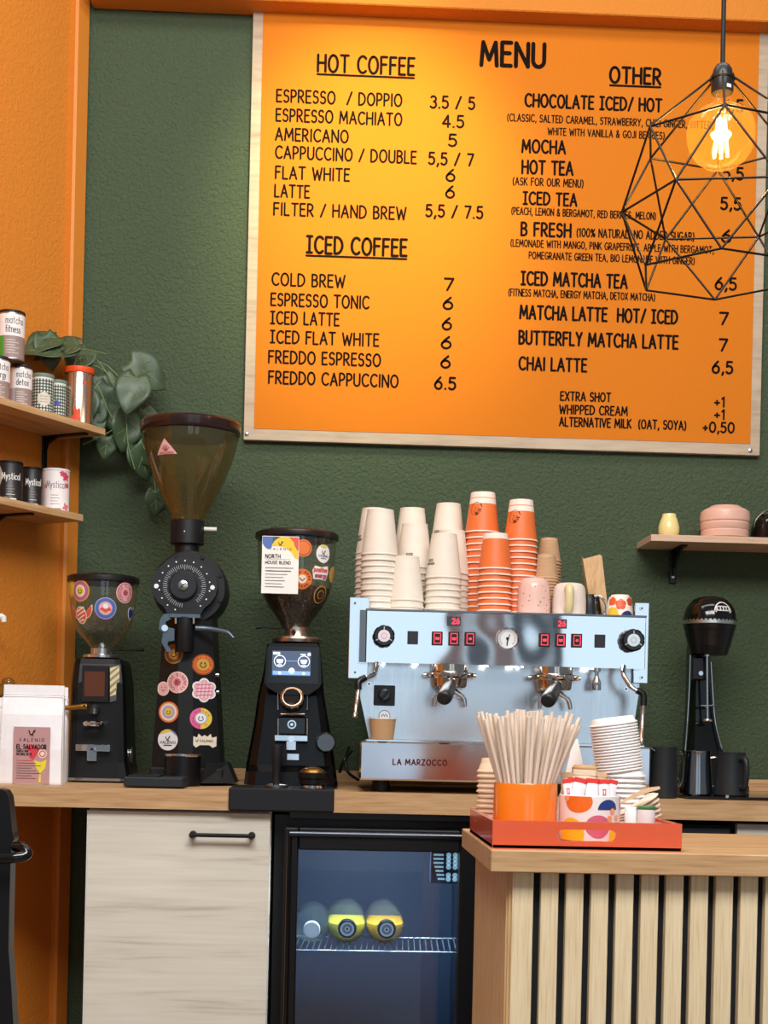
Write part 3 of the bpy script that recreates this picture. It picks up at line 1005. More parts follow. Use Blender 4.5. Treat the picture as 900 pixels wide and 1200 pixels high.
def can_art(mb, mp, R, H):
    red = C('leaf_red', 216, 70, 28)
    for u, v, a, hh in ((-R * 0.25, 0.006, 0.25, 0.30), (R * 0.12, 0.004, -0.4, 0.36), (-R * 0.62, 0.004, 0.5, 0.2)):
        mb.blob([(u + math.sin(a) * t * hh * H + math.cos(a) * sg * R * 0.2 * math.sin(PI * t), v + t * hh * H) for t, sg in [(k / 8, 1) for k in range(9)] + [(k / 8, -1) for k in range(7, 0, -1)]], mp, red, 0.0005)
    mb.disc(R * 0.35, H * 0.80, R * 0.16, mp, red, 0.0005)
    mb.quad(R * 0.55, 0.004, R * 0.9, H * 0.95, mp, C('can_brown', 150, 90, 50), 0.0004, 6, 1)
y5 = shelfY(91, 0.10, zt, 0)
tin('metal_can', 'shiny metal can with a bright orange-red lid on the upper shelf', 'can', 91.5, y5, zt, 33.5, 69, M('can_foil', (214, 190, 168), 0.22, 0.95), C('orange_lid', 232, 78, 26, 0.4), can_art, lidh=0.10, phi=0.2, lidr=0.0012)

def myst_art(dark):
    tx = C('myst_white', 236, 232, 228) if dark else C('myst_grey', 150, 140, 150)
    def art(mb, mp, R, H):
        letters(mb, 'Mystical', -R * 0.75, H * 0.58, H * 0.17, mp, tx, R * 1.45, 0.10, 0.0004)
        for k in range(4):
            mb.quad(-R * 0.4, H * (0.40 - 0.07 * k), R * (0.15 + 0.12 * (k % 2)), H * (0.412 - 0.07 * k), mp, tx if k == 3 else C('myst_dim', 140, 134, 134), 0.0004, 6, 1)
        mb.quad(-R * 0.1, H * 0.07, R * 0.4, H * 0.10, mp, tx, 0.0004, 4, 1)
    return art
def myst_leaf(mb, mp, R, H):
    myst_art(True)(mb, mp, R, H)
    lf = C('leaf_line', 170, 176, 160)
    mb.blob([(-R * 0.95 + math.sin(k / 8 * PI) * sg * R * 0.22, H * (0.42 + 0.5 * k / 8)) for k, sg in [(k, 1) for k in range(9)] + [(k, -1) for k in range(7, 0, -1)]], mp, lf, 0.0004)
    mb.blob([(-R * 0.9 + R * 0.9 * k / 8, H * (0.04 + 0.10 * math.sin(PI * k / 8))) for k in range(9)], mp, C('leaf_olive', 110, 120, 80), 0.0004)
def myst_pink(mb, mp, R, H):
    pk = C('petal_pink', 206, 70, 96)
    for u, v, r in ((R * 0.75, H * 0.86, R * 0.3), (R * 0.45, H * 0.93, R * 0.2), (R * 0.9, H * 0.66, R * 0.2)):
        mb.blob([(u + r * (1 + 0.25 * math.sin(5 * a)) * math.cos(a), min(H * 0.99, v + r * (1 + 0.25 * math.sin(5 * a)) * math.sin(a))) for a in [2 * PI * i / 30 for i in range(30)]], mp, pk, 0.0003)
    for u, v, r in ((R * 0.8, H * 0.14, R * 0.26), (-R * 0.85, H * 0.62, R * 0.14)):
        mb.blob([(u + r * (1 + 0.3 * math.sin(4 * a)) * math.cos(a), v + r * (1 + 0.3 * math.sin(4 * a)) * math.sin(a)) for a in [2 * PI * i / 30 for i in range(30)]], mp, C('petal_light', 226, 130, 140), 0.0003)
    myst_art(False)(mb, mp, R, H)
y6 = shelfY(11, 0.095, zL, 0)
tin('tea_tin', 'black tin with a pale leaf drawing at the frame edge of the lower shelf', 'tin', 11, y6, zL, 30, 48, M('tin_black', (30, 28, 30), 0.4), blackp, myst_leaf, lidh=0.06, phi=0.35)
y7 = shelfY(36.5, 0.09, zL, 0)
tin('tea_tin', 'plain black tin with white lettering between the leaf tin and the pink one', 'tin', 36.5, y7, zL, 25.5, 47, M('tin_black', (30, 28, 30), 0.4), blackp, myst_art(True), lidh=0.06)
y8 = shelfY(65, 0.09, zL, 0)
tin('tea_tin', 'white tin with pink petals on the lower shelf', 'tin', 65, y8, zL, 31, 51, C('tin_white', 238, 228, 226), C('tin_white', 238, 228, 226), myst_pink, lidh=0.05, phi=0.2)

# trailing plant in a pot behind the can
leafm = bpy.data.materials.new('leaf_green'); leafm.use_nodes = True
_nt = leafm.node_tree; _p = _nt.nodes['Principled BSDF']; _p.inputs['Roughness'].default_value = 0.42
_tc = _nt.nodes.new('ShaderNodeTexCoord'); _sep = _nt.nodes.new('ShaderNodeSeparateXYZ'); _nt.links.new(_tc.outputs['UV'], _sep.inputs[0])
_nz = _nt.nodes.new('ShaderNodeTexNoise'); _nz.inputs['Scale'].default_value = 30; _nt.links.new(_tc.outputs['Object'], _nz.inputs['Vector'])
_rp = _nt.nodes.new('ShaderNodeValToRGB'); _rp.color_ramp.elements[0].color = lin((40, 60, 38)); _rp.color_ramp.elements[1].color = lin((78, 98, 68))
_nt.links.new(_nz.outputs['Fac'], _rp.inputs[0]); _nt.links.new(_rp.outputs[0], _p.inputs['Base Color'])
leafv = C('leaf_vein', 132, 152, 112)
def leaf(parent, pos, size, face, spin, bend=0.25, name='leaf'):
    """Heart-shaped leaf; pos = stalk end, face = direction its upper side looks, spin = which way the tip points (radians, 0 = down)."""
    mb = MB()
    N, K = 12, 4
    vs, fs = [], []
    for i in range(N + 1):
        t = i / N
        wdt = 0.52 * (math.sin(PI * min(1, t * 0.93 + 0.07)) ** 0.75) * (1.12 - 0.55 * t) if 0 < i < N else 0.0
        if i == 0: wdt = 0.2
        for j in range(-K, K + 1):
            q = j / K
            lob = -0.16 * abs(q) ** 1.2 * (1 - t) ** 3
            x = q * wdt
            y = -(t + lob) if True else 0
            z = 0.16 * abs(x) - bend * t * t + 0.02 * math.sin(9 * t + 3 * q)
            vs.append((x * size, z * size, y * size))
    n = 2 * K + 1
    for i in range(N):
        for j in range(n - 1):
            fs.append((i * n + j, i * n + j + 1, (i + 1) * n + j + 1, (i + 1) * n + j))
    # local: x across, -z along the leaf, face looks to -y
    vs = [(x, -zz, y) for x, zz, y in vs]
    mb.add(vs, fs, leafm, True)
    o = mb.build(name, parent)
    md = o.modifiers.new('thickness', 'SOLIDIFY'); md.thickness = 0.0007
    mb2 = MB()
    def onl(u, t):
        return V((u * size, -(0.16 * abs(u) - bend * t * t) * size - 0.0009, -t * size))
    for a, b, r in ((( 0, 0.0), (0, 0.95), 0.0008), ((0, .15), (.30, .38), .0005), ((0, .15), (-.30, .38), .0005), ((0, .38), (.25, .62), .0005), ((0, .38), (-.25, .62), .0005), ((0, .05), (.32, .12), .0005), ((0, .05), (-.32, .12), .0005)):
        mb2.tube([onl(a[0] + (b[0] - a[0]) * k / 4, a[1] + (b[1] - a[1]) * k / 4) for k in range(5)], r, leafv, 5)
    v2 = mb2.build('leaf_vein', o)
    f = V(face).normalized()
    qz = f.to_track_quat('-Y', 'Z')
    o.rotation_mode = 'QUATERNION'
    o.rotation_quaternion = Quaternion(f, spin) @ qz
    o.location = pos
    return o
yP = shelfY(78, 0.055, zt, 0)
F = Fr(80, yP + 0.005, zt)
plant = thing('potted_plant', 'trailing green heart-leaved houseplant behind the orange-lidded can', 'plant', F.o)
mb = MB()
mb.lathe([(0, 0), (0.028, 0), (0.036, 0.062), (0.039, 0.062), (0.039, 0.074), (0.034, 0.074), (0.033, 0.06), (0, 0.06)], C('pot_terracotta', 150, 92, 62, 0.8), seg=28)
mb.build('pot', plant)
mb = MB(); mb.lathe([(0, 0.061), (0.034, 0.061), (0.03, 0.066), (0, 0.068)], C('soil', 50, 36, 28, 0.95), seg=20); mb.build('soil', plant)
stems = [
 [(80, 440, 0), (74, 415, -.03), (62, 398, -.05), (50, 402, -.06)],
 [(82, 440, 0), (95, 412, 0), (112, 412, -.02), (124, 415, -.04)],
 [(84, 440, 0), (104, 428, .02), (128, 440, -.02), (146, 480, -.02), (150, 520, -.01), (158, 550, 0)],
 [(84, 440, 0), (110, 420, .03), (135, 455, .03), (150, 485, .02), (130, 505, .02), (97, 521, -.02)],
 [(85, 440, 0), (118, 425, .05), (148, 455, .04), (166, 500, .06), (180, 560, .07), (184, 592, .07)],
 [(84, 440, 0), (112, 450, .0), (132, 490, .0), (148, 490, -.01)],
]
stm = C('stem_green', 112, 132, 84)
for st in stems:
    mb = MB()
    mb.tube([F.v(a, b, d) for a, b, d in st], 0.0017, stm, 7, 8)
    mb.build('stem', plant)
LV = [  # px, py (stalk end), depth offset, length px, face, spin
 (52, 393, -.06, 40, (0.5, -0.8, 0.2), 0.3), (66, 396, -.05, 44, (0.1, -0.7, 0.8), -0.9), (70, 412, -.085, 46, (0.2, -0.6, 0.7), -1.7), (84, 408, -.025, 46, (0.2, -0.6, 0.7), -1.2),
 (92, 404, -.03, 40, (-.1, -0.7, 0.6), -1.3), (104, 410, .03, 40, (0.0, -.8, .5), -0.6),
 (152, 424, -.04, 50, (0.25, -0.95, 0.2), 1.05), (160, 441, -.05, 46, (0.15, -0.95, 0.35), -0.25), (118, 440, .04, 50, (0.3, -0.9, 0.1), 0.2), (128, 452, .04, 46, (0.3, -.9, 0), -0.2),
 (138, 472, .03, 50, (-.2, -.9, .1), 0.5), (150, 485, .0, 44, (.5, -.8, .1), -0.1), (157, 492, .03, 60, (-.5, -.8, 0), 0.35), (143, 478, .05, 40, (.3, -.9, .2), .6),
 (160, 520, .02, 46, (.6, -.8, 0), 0.5), (126, 512, .0, 26, (.3, -.9, 0), -0.1), (98, 458, -.0, 40, (.1, -.9, .2), 0.1), (112, 468, .02, 40, (.2, -.9, .1), -.2),
 (182, 575, .06, 30, (.3, -.9, 0), 0.1), (164, 432, .06, 30, (.6, -.7, .3), .2), (168, 480, .08, 40, (.2, -.9, .1), .1), (108, 484, .02, 32, (.2, -.9, .2), .2),
]
for px, py, d, L, fc, sp in LV:
    leaf(plant, F.v(px, py, d), F.r(L), fc, sp)

# ================================================================== BACK COUNTER
ZT = at(300, 927, 3.35).z                           # worktop height
ZB = at(300, 950.5, 3.35).z
wt = thing('worktop', 'long oak worktop along the green wall carrying the coffee machines', 'worktop', (0.2, 3.35, ZB))
mb = MB()
def wx(y):                                          # the orange wall's x at depth y
    return CX - 0.5 / 0.866 * (WY - y)
xr = 2.2
mb.add([(wx(3.35) + .004 - 0.2, 0, 0), (xr - 0.2, 0, 0), (xr - 0.2, 0.648, 0), (wx(3.998) + .004 - 0.2, 0.648, 0),
        (wx(3.35) + .004 - 0.2, 0, ZT - ZB), (xr - 0.2, 0, ZT - ZB), (xr - 0.2, 0.648, ZT - ZB), (wx(3.998) + .004 - 0.2, 0.648, ZT - ZB)],
       [(0, 3, 2, 1), (4, 5, 6, 7), (0, 1, 5, 4), (1, 2, 6, 5), (2, 3, 7, 6), (3, 0, 4, 7)], oak)
mb.build('board', wt)
mb = MB(); mb.box((0.78, 0.636, ZT - ZB + 0.0165), (2.9, 0.022, 0.033), oak, 0.002); mb.build('upstand', wt)

# cabinet with the pale door
Fc = Fr(210, 3.37, py=952)
xa, xb = at(99.5, 1050, 3.37).x, at(316.5, 1050, 3.37).x
cab = thing('base_cabinet', 'pale wood-grain base cabinet with a black bar handle under the worktop', 'cabinet', ((xa + xb) / 2, 3.37, 0))
w = xb - xa
zt_ = ZB - 0.004
mb = MB(); mb.box((0, 0.30, (zt_ + 0.1) / 2), (w - 0.004, 0.55, zt_ - 0.1), C('carcass_white', 214, 212, 206), 0.001)
mb.box((0, 0.32, 0.05), (w - 0.01, 0.46, 0.1), blackm); mb.build('body', cab)
mb = MB(); mb.box((0, 0.009, (zt_ + 0.1) / 2 - 0.001), (w - 0.006, 0.019, zt_ - 0.104), paleoak, 0.0012); door = mb.build('door', cab)
mb = MB(); mb.box((-w / 2 + 0.0022, 0.009, (zt_ + 0.1) / 2 - 0.001), (0.0022, 0.020, zt_ - 0.104), C('edge_strip', 222, 222, 222)); mb.build('edge_band', door)
hz_ = at(260, 978.5, 3.36).z
hx0, hx1 = at(226, 978, 3.36).x - (xa + xb) / 2, at(295, 978, 3.36).x - (xa + xb) / 2
mb = MB()
mb.tube([(hx0 - 0.004, -0.026, hz_), (hx1 + 0.004, -0.026, hz_)], 0.0048, blackm, 12)
for hx in (hx0, hx1):
    mb.tube([(hx, 0.0, hz_), (hx, -0.022, hz_), (hx, -0.030, hz_)], [0.0085, 0.006, 0.0075], blackm, 14)
mb.build('handle', door)
# dark panel closing the gap beside the cabinet (green wall continues behind)

# ================================================================== FRIDGE
fx0, fx1 = at(319, 1050, 3.36).x, at(319, 1050, 3.36).x + 0.50
fr = thing('bar_fridge', 'black undercounter bar fridge with a glass door and bottles inside', 'fridge', ((fx0 + fx1) / 2, 3.36, 0))
fw = fx1 - fx0
ft = at(420, 958, 3.36).z
navy = C('fridge_liner', 56, 72, 96, 0.5)
mb = MB()
t = 0.03
zc = 0.05
mb.box((-fw / 2 + t / 2, 0.32, (ft + zc) / 2), (t, 0.52, ft - zc), blackp)
mb.box((fw / 2 - t / 2, 0.32, (ft + zc) / 2), (t, 0.52, ft - zc), blackp)
mb.box((0, 0.32, ft - t / 2), (fw - 2 * t, 0.52, t), blackp)
mb.box((0, 0.32, zc + t / 2), (fw - 2 * t, 0.52, t), blackp)
mb.box((0, 0.57, (ft + zc) / 2), (fw - 2 * t, 0.02, ft - zc - 2 * t), navy)
for sx in (-1, 1):
    mb.box((sx * (fw / 2 - t - 0.002), 0.31, (ft + zc) / 2), (0.003, 0.49, ft - zc - 2 * t), navy)
mb.box((0, 0.31, zc + t + 0.002), (fw - 2 * t, 0.49, 0.003), navy)
mb.box((0, 0.31, ft - t - 0.002), (fw - 2 * t, 0.49, 0.003), navy)
mb.box((0, 0.30, 0.03), (fw - 0.04, 0.4, 0.05), blackm)
mb.build('body', fr)
# top fascia
mb = MB(); mb.box((0.01, 0.03, ft + 0.003), (fw - 0.05, 0.03, 0.020), M('fascia_grey', (44, 46, 52), 0.4), 0.002); mb.build('top_fascia', fr)
dl, dr = at(331, 1080, 3.33).x - (fx0 + fx1) / 2, at(556, 1080, 3.33).x - (fx0 + fx1) / 2
gl, gr = at(347.5, 1090, 3.33).x - (fx0 + fx1) / 2, at(537, 1090, 3.33).x - (fx0 + fx1) / 2
dt, gt = at(440, 972, 3.33).z, at(440, 997.5, 3.33).z
db, gb = 0.09, 0.15
mb = MB()
y0, y1 = -0.03, 0.028
yc, yd = (y0 + y1) / 2, y1 - y0
mb.box(((dl + gl) / 2, yc, (dt + db) / 2), (gl - dl, yd, dt - db), blackp, 0.003)
mb.box(((dr + gr) / 2, yc, (dt + db) / 2), (dr - gr, yd, dt - db), blackp, 0.003)
mb.box(((gl + gr) / 2, yc, (dt + gt) / 2), (gr - gl, yd, dt - gt), blackp, 0.003)
mb.box(((gl + gr) / 2, yc, (db + gb) / 2), (gr - gl, yd, gb - db), blackp, 0.003)
fdoor = mb.build('door_frame', fr)
mb = MB(); mb.tube([(dl + 0.012, y0 - 0.003, dt - 0.013), (dr - 0.02, y0 - 0.003, dt - 0.013)], 0.0075, M('black_chrome', (72, 76, 84), 0.16, 0.9), 14)
mb.tube([(dl + 0.012, y0 - 0.003, dt - 0.013), (dl + 0.012, y0 - 0.003, db + 0.01)], 0.006, blackg, 12); mb.build('door_trim', fdoor)
mb = MB(); mb.box(((gl + gr) / 2, 0.0, (gt + gb) / 2), (gr - gl, 0.008, gt - gb), clear('fridge_glass', (226, 236, 246), 2.2, 0.03)); mb.build('glass_pane', fdoor)
# wire shelf
Ff = Fr(430, 3.36, py=1097)
o_ = fr.location
shz = at(430, 1112.5, 3.42).z
wire = M('shelf_wire', (196, 206, 216), 0.25, 0.8)
mb = MB()
sx0, sx1 = -fw / 2 + t + 0.008, fw / 2 - t - 0.008
for k in range(30):
    x = sx0 + (sx1 - sx0 - .012) * k / 29
    mb.tube([(x, 0.06, shz - 0.002), (x + .012, 0.29, shz - 0.002)], 0.0018, wire, 6)
for y in (0.06, 0.29):
    mb.tube([(sx0, y, shz - 0.0045), (sx1, y, shz - 0.0045)], 0.0026, wire, 8)
for x in (sx0, sx1):
    mb.tube([(x, 0.06, shz - 0.0045), (x, 0.29, shz - 0.0045)], 0.0026, wire, 8)
    mb.box((x + (.004 if x > 0 else -.004), 0.18, shz - 0.012), (0.006, 0.25, 0.008), wire, .001)
mb.build('wire_shelf', fr)
# added plate in the upper corner; glowing marks imitate pale dashes on the glass
mb = MB()
glowm = M('glow_dashes', (196, 230, 238), 0.5, emit=0.55)
bx, bz = at(508, 1001, 3.40), at(537, 1034, 3.40)
ox = (fx0 + fx1) / 2
mb.box(((bx.x + bz.x) / 2 - ox, 0.060, (bx.z + bz.z) / 2), (bz.x - bx.x + 0.012, 0.016, bx.z - bz.z + 0.010), navy, 0.002)
mpv = flat(bx.x - ox, 0.0515, bz.z)
wv, hv = bz.x - bx.x, bx.z - bz.z
for r_ in range(7):
    y = hv * (0.93 - r_ * 0.145)
    a = wv * (0.02 + 0.045 * max(0, r_ - 2))
    mb.quad(a, y, wv * (0.42 if r_ < 4 else 0.3 + 0.03 * r_), y + hv * 0.07, mpv, glowm, 0.0004)
    if r_ not in (4,):
        mb.disc(wv * 0.62, y + hv * 0.03, wv * 0.10, mpv, glowm, 0.0004, 12)
        mb.disc(wv * 0.88, y + hv * 0.03, wv * 0.10, mpv, glowm, 0.0004, 12)
mb.build('glow_dash_plate', fr)
lamp('fridge_led', 'AREA', (ox, 3.46, ft - 0.05), (ox, 3.60, 0.3), 4.5, (0.85, 0.93, 1.0), shape='RECTANGLE', size=0.36, size_y=0.06)

bglass = clear('bottle_glass', (240, 248, 246), 2.2, .03, .05, (220, 240, 236))
def bottle(label, px, py, Y, juice, rpx, name='juice_bottle'):
    """Lying bottle, neck towards us."""
    cY = Y
    F = Fr(px, cY, py=py)
    R = F.r(rpx)
    o = thing(name, label, 'bottle', V((F.o.x, cY, shz + R + 0.0005)), 'bottles lying in the fridge')
    X = Matrix.Rotation(PI / 2, 4, 'X')              # lathe +z -> towards us (-y)
    mb = MB()
    mb.lathe([(0, -0.09), (R * 0.9, -0.09), (R, -0.082), (R, 0.045), (R * 0.97, 0.062), (R * 0.85, 0.082), (R * 0.62, 0.100), (R * 0.45, 0.112), (R * 0.42, 0.125)], bglass, seg=40, X=X, sharp=60)
    g = mb.build('glass', o)
    mb = MB()
    mb.lathe([(0, 0.118), (R * 0.47, 0.118), (R * 0.48, 0.120), (R * 0.48, 0.138), (R * 0.44, 0.141), (0, 0.141)], M('cap_white', (222, 228, 232), 0.35) if juice is None else M('cap_dark', (52, 58, 66), 0.3, 0.6), seg=28, X=X)
    c = mb.build('cap', o)
    mb = MB()
    mpc = lambda u, v, h: V((u, -0.1412 - h, v))
    if juice is not None:
        mb.disc(0, 0, R * 0.36, mpc, C('cap_silver', 206, 214, 220, 0.3), 0.0002, 20)
        mb.disc(0, 0, R * 0.26, mpc, C('cap_grey', 120, 132, 144, 0.3), 0.0004, 20)
        mb.disc(0, 0, R * 0.13, mpc, C('cap_silver', 206, 214, 220, 0.3), 0.0006, 20)
        mb.disc(0, 0, R * 0.06, mpc, ink, 0.0008, 12)
    else:
        mb.disc(0, 0, R * 0.36, mpc, C('cap_pale', 236, 238, 240), 0.0002, 20)
    mb.build('cap_top', c)
    if juice is not None:
        # the juice fills the lower part: a lathe cut by its level
        mb = MB()
        lev = R * 0.10
        N = 20
        prof = [(R * 0.95, -0.086), (R * 0.95, 0.045), (R * 0.92, 0.062), (R * 0.79, 0.081), (R * 0.55, 0.098)]
        vs, fs = [], []
        for r, a in prof:
            l2 = min(lev, r * 0.9)
            a0 = math.asin(max(-1, min(1, l2 / r)))
            for i in range(N + 1):
                th = PI - a0 + (PI + 2 * a0) * i / N
                vs.append((r * math.cos(th), -a, r * math.sin(th)))
        n = N + 1
        for q in range(len(prof) - 1):
            for i in range(N):
                fs.append((q * n + i, q * n + i + 1, (q + 1) * n + i + 1, (q + 1) * n + i))
            fs.append((q * n, (q + 1) * n, (q + 1) * n + N, q * n + N))
        fs.append(tuple(range(n)))
        fs.append(tuple(range((len(prof) - 1) * n, len(prof) * n)))
        mb.add(vs, fs, juice, False)
        mb.build('juice', o)
    return o
bottle('leftmost bottle in the fridge, clear and without juice', 366, 1076, 3.565, None, 20, 'water_bottle')
bottle('fridge bottle of pale yellow juice, between the clear and the orange one', 406, 1074, 3.565, M('juice_yellow', (250, 216, 50), 0.4, emit=0), 22)
bottle('fridge bottle of deeper orange-yellow juice, the farthest from the clear bottle', 450.5, 1074, 3.565, M('juice_orange', (255, 176, 20), 0.4), 22)

# black undercounter unit and a pale drawer unit to the right of the fridge
ux0, ux1 = fx1 + 0.02, at(861, 970, 3.38).x
un = thing('undercounter_unit', 'black undercounter unit beneath the worktop behind the slatted counter', 'unit', ((ux0 + ux1) / 2, 3.38, 0))
mb = MB(); mb.box((0, 0.30, (ZB - 0.012) / 2), (ux1 - ux0, 0.56, ZB - 0.012), blackm, 0.002); mb.build('body', un)
mb = MB(); mb.box((0, 0.012, ZB - 0.026), (ux1 - ux0 - 0.02, 0.02, 0.014), M('fascia_grey', (44, 46, 52)), 0.002); mb.build('fascia', un)
d0, d1 = ux1 + 0.004, 2.15
dw = thing('drawer_unit', 'pale wood drawer unit beneath the worktop at the photo\'s edge', 'cabinet', ((d0 + d1) / 2, 3.38, 0))
mb = MB(); mb.box((0, 0.31, (ZB - 0.004) / 2), (d1 - d0, 0.54, ZB - 0.004), C('carcass_dark', 70, 66, 62)); mb.build('body', dw)
zd = at(880, 966, 3.38).z
mb = MB(); mb.box((0, 0.010, zd - 0.07), (d1 - d0 - 0.004, 0.02, 0.14), paleoak, 0.001); mb.build('drawer', dw)

# ================================================================== WORKTOP: BAGS
bagw = M('bag_white', (240, 238, 240), 0.55, bump=(40.0, 0.25))
def bag(name, label, px0, px1, ptop, Y, deep, art=False):
    F = Fr((px0 + px1) / 2.0, Y, ZT)
    o = thing(name, label, 'coffee bag', F.o, 'white coffee bags')
    w, H = F.r(px1 - px0), F.r(F.py - ptop)
    mb = MB()
    # side profile: gusset at the bottom narrowing to the folded top
    st = [(0.0, 1.0, deep * 0.5), (0.02, 1.0, deep * 0.52), (0.35, 0.985, deep * 0.5), (0.70, 0.98, deep * 0.32), (0.86, 0.985, 0.006), (0.90, 0.99, 0.0035), (1.0, 0.985, 0.002)]
    K = 10
    vs, fs = [], []
    for z, ws, d in st:
        for sgn in (-1, 1):
            for i in range(K + 1):
                u = (i / K - 0.5)
                bulge = d * (1.0 - 0.16 * (2 * abs(u)) ** 3)
                vs.append((u * w * ws, sgn * bulge, z * H + 0.0004))
    n = 2 * (K + 1)
    for q in range(len(st) - 1):
        for i in range(K):
            fs.append((q * n + i, q * n + i + 1, (q + 1) * n + i + 1, (q + 1) * n + i))
            fs.append((q * n + K + 1 + i, (q + 1) * n + K + 1 + i, (q + 1) * n + K + 2 + i, q * n + K + 2 + i))
        for e in (0, K):
            fs.append((q * n + e, (q + 1) * n + e, (q + 1) * n + K + 1 + e, q * n + K + 1 + e))
    fs.append([i for i in range(K + 1)] + [K + 1 + i for i in range(K, -1, -1)])
    t_ = (len(st) - 1) * n
    fs.append([t_ + i for i in range(K + 1)][::-1] + [t_ + K + 1 + i for i in range(K + 1)])
    mb.add(vs, fs, bagw, False)
    b = mb.build('pouch', o)
    mb = MB()
    mb.box((0, -0.0045, H * 0.885), (w * 0.985, 0.003, 0.0035), bagw, 0.001)
    mb.box((0, -0.0040, H * 0.905), (w * 0.985, 0.002, 0.0015), bagw, 0.0005)
    for sgn in (-1, 1):
        mb.box((sgn * w * 0.492, -0.001, H * 0.45), (0.0025, deep * 0.30, H * 0.86), bagw, 0.0008)
    mb.build('seal', o)
    return F, o, w, H, deep
bag('coffee_bag', 'plain white coffee bag standing behind the labelled one, beside the small grinder', 9, 77.5, 806, 3.63, 0.055)
bag('coffee_bag', 'white coffee bag at the frame edge, mostly hidden by the labelled one', -60, 3.5, 818, 3.56, 0.055)
F, o, w, H, deep = bag('coffee_bag', 'front white coffee bag with a dusty pink label', 2.5, 73, 804, 3.475, 0.06, True)
lc = F.v(37.0, 885, -0.03)
mb = MB()
lw_, lh_ = F.r(42), F.r(65)
mp = lambda u, v, h: V((lc.x + u, -deep * 0.5 - 0.0016 - h + max(0, (lc.z + v) / H - 0.38) * 0.008, lc.z + v))
pk = C('label_pink', 186, 142, 142)
mb.quad(-lw_ / 2, -lh_ / 2, lw_ / 2, lh_ / 2, mp, pk, 0, 4, 12)
L = lw_
mb.blob([(L * (0.02 + .26 * x), lh_ * (0.055 + .14 * y)) for x, y in [(-.8, .6), (-.2, 1), (.4, .8), (.7, .2), (.4, -.5), (.1, -1), (-.3, -.7), (-.2, 0)]], mp, C('map_red', 214, 60, 72), 0.0003)
mb.blob([(L * (0.26 + .20 * x), lh_ * (-.27 + .20 * y)) for x, y in [(-.9, .9), (0, .75), (.8, 1), (.6, .2), (0, -.2), (.05, -1), (-.25, -1.1), (-.2, -.1), (-.7, .3)]], mp, C('map_yellow', 232, 214, 50), 0.0003)
mb.disc(L * 0.30, lh_ * 0.03, L * 0.12, mp, C('stamp_cream', 236, 214, 200), 0.0006)
mb.disc(L * 0.30, lh_ * 0.03, L * 0.09, mp, C('stamp_red', 206, 96, 84), 0.0009)
mb.disc(L * 0.30, lh_ * 0.03, L * 0.06, mp, C('stamp_cream', 236, 214, 200), 0.0012)
letters(mb, 'VALENIO', -L * 0.34, lh_ * 0.245, L * 0.085, mp, ink, L * 0.68, 0.13, 0.0008, gap=0.5)
letters(mb, 'EL SALVADOR', -L * 0.40, lh_ * 0.115, L * 0.115, mp, ink, L * 0.80, 0.18, 0.0014)
letters(mb, 'SANTA ANA', -L * 0.40, lh_ * 0.055, L * 0.06, mp, ink, L * 0.32, 0.18, 0.0014)
letters(mb, 'NATURAL 80.25', -L * 0.40, lh_ * 0.0, L * 0.06, mp, ink, L * 0.40, 0.18, 0.0014)
for k in range(8):
    mb.quad(-L * 0.40, lh_ * (-.10 - .045 * k), L * (0.02 + 0.12 * ((k * 7) % 3)), lh_ * (-.09 - .045 * k), mp, C('label_dark', 92, 66, 70) if k else C('map_red', 214, 60, 72), 0.0007)
def cup_logo(mb, u, v, r, mp, m, h=0.0008):
    mb.stroke([(u - r, v + r * .6), (u - r * .55, v - r * .45), (u + r * .2, v - r * .6), (u + r * .6, v + r * .5)], r * 0.34, mp, m, h)
    mb.stroke([(u + r * .55, v + r * .1), (u + r * 1.0, v + r * .35), (u + r * 1.0, v + r * .9), (u + r * .6, v + r * .8)], r * 0.2, mp, m, h)
    mb.stroke([(u - r * .8, v - r * .95), (u + r * .7, v - r * .95)], r * 0.14, mp, m, h)
cup_logo(mb, 0, lh_ * 0.40, L * 0.085, mp, ink)
mb.build('label', o)

# brass scoop clipped onto the rear bag
F = Fr(75, 3.60, py=829)
sc = thing('coffee_scoop', 'brass scoop handle with a hole poking out between bags and grinder', 'scoop', F.o)
mb = MB()
mb.tube([F.v(56, 830), F.v(80, 829.5), F.v(96, 828), F.v(102, 828)], [0.006, 0.0062, 0.0078, 0.0074], brass, 12, 5)
mb.build('handle', sc)
mb = MB(); mb.tube([F.v(99, 827.5, -0.0075), F.v(99, 827.5, -0.0082)], 0.004, M('brass_dark', (70, 48, 22), 0.5, 0.6), 12); mb.build('hole', sc)
mb = MB(); mb.lathe([(0, -0.012), (0.016, -0.010), (0.022, 0.004), (0.0205, 0.004), (0.015, -0.008), (0, -0.010)], brass, F.v(50, 831), 24); mb.build('bowl', sc)

# jar with a brass ring and a white bottle top, both mostly cut off by the frame
F = Fr(7, 3.70, ZT)
jar = thing('glass_jar', 'glass jar with a brass ring and domed clear top behind the bags', 'jar', F.o)
mb = MB(); mb.lathe(F.prof([(0, 916), (15, 916), (16, 913), (16, 818), (14, 814)]), clear('jar_glass', (226, 232, 228), 1.5), seg=32); mb.build('glass', jar)
mb = MB(); mb.lathe(F.prof([(14.5, 818), (16.5, 816), (16.5, 806), (14, 803), (0, 803)]), brass, seg=32); mb.build('ring', jar)
mb = MB(); mb.lathe(F.prof([(8, 803), (8, 801), (7, 798), (4.5, 795.5), (0, 795)]), clear('jar_glass', (226, 232, 228)), seg=24); mb.build('stopper', jar)
F = Fr(-31, 3.66, ZT)
bt = thing('pump_bottle', 'white pump bottle whose nozzle pokes in at the frame edge', 'bottle', F.o)
mb = MB(); mb.lathe(F.prof([(0, 917), (22, 917), (22.5, 915), (22.5, 770), (21, 760), (12, 750), (9, 745), (9, 738), (0, 738)]), white, seg=32); mb.build('bottle_body', bt)
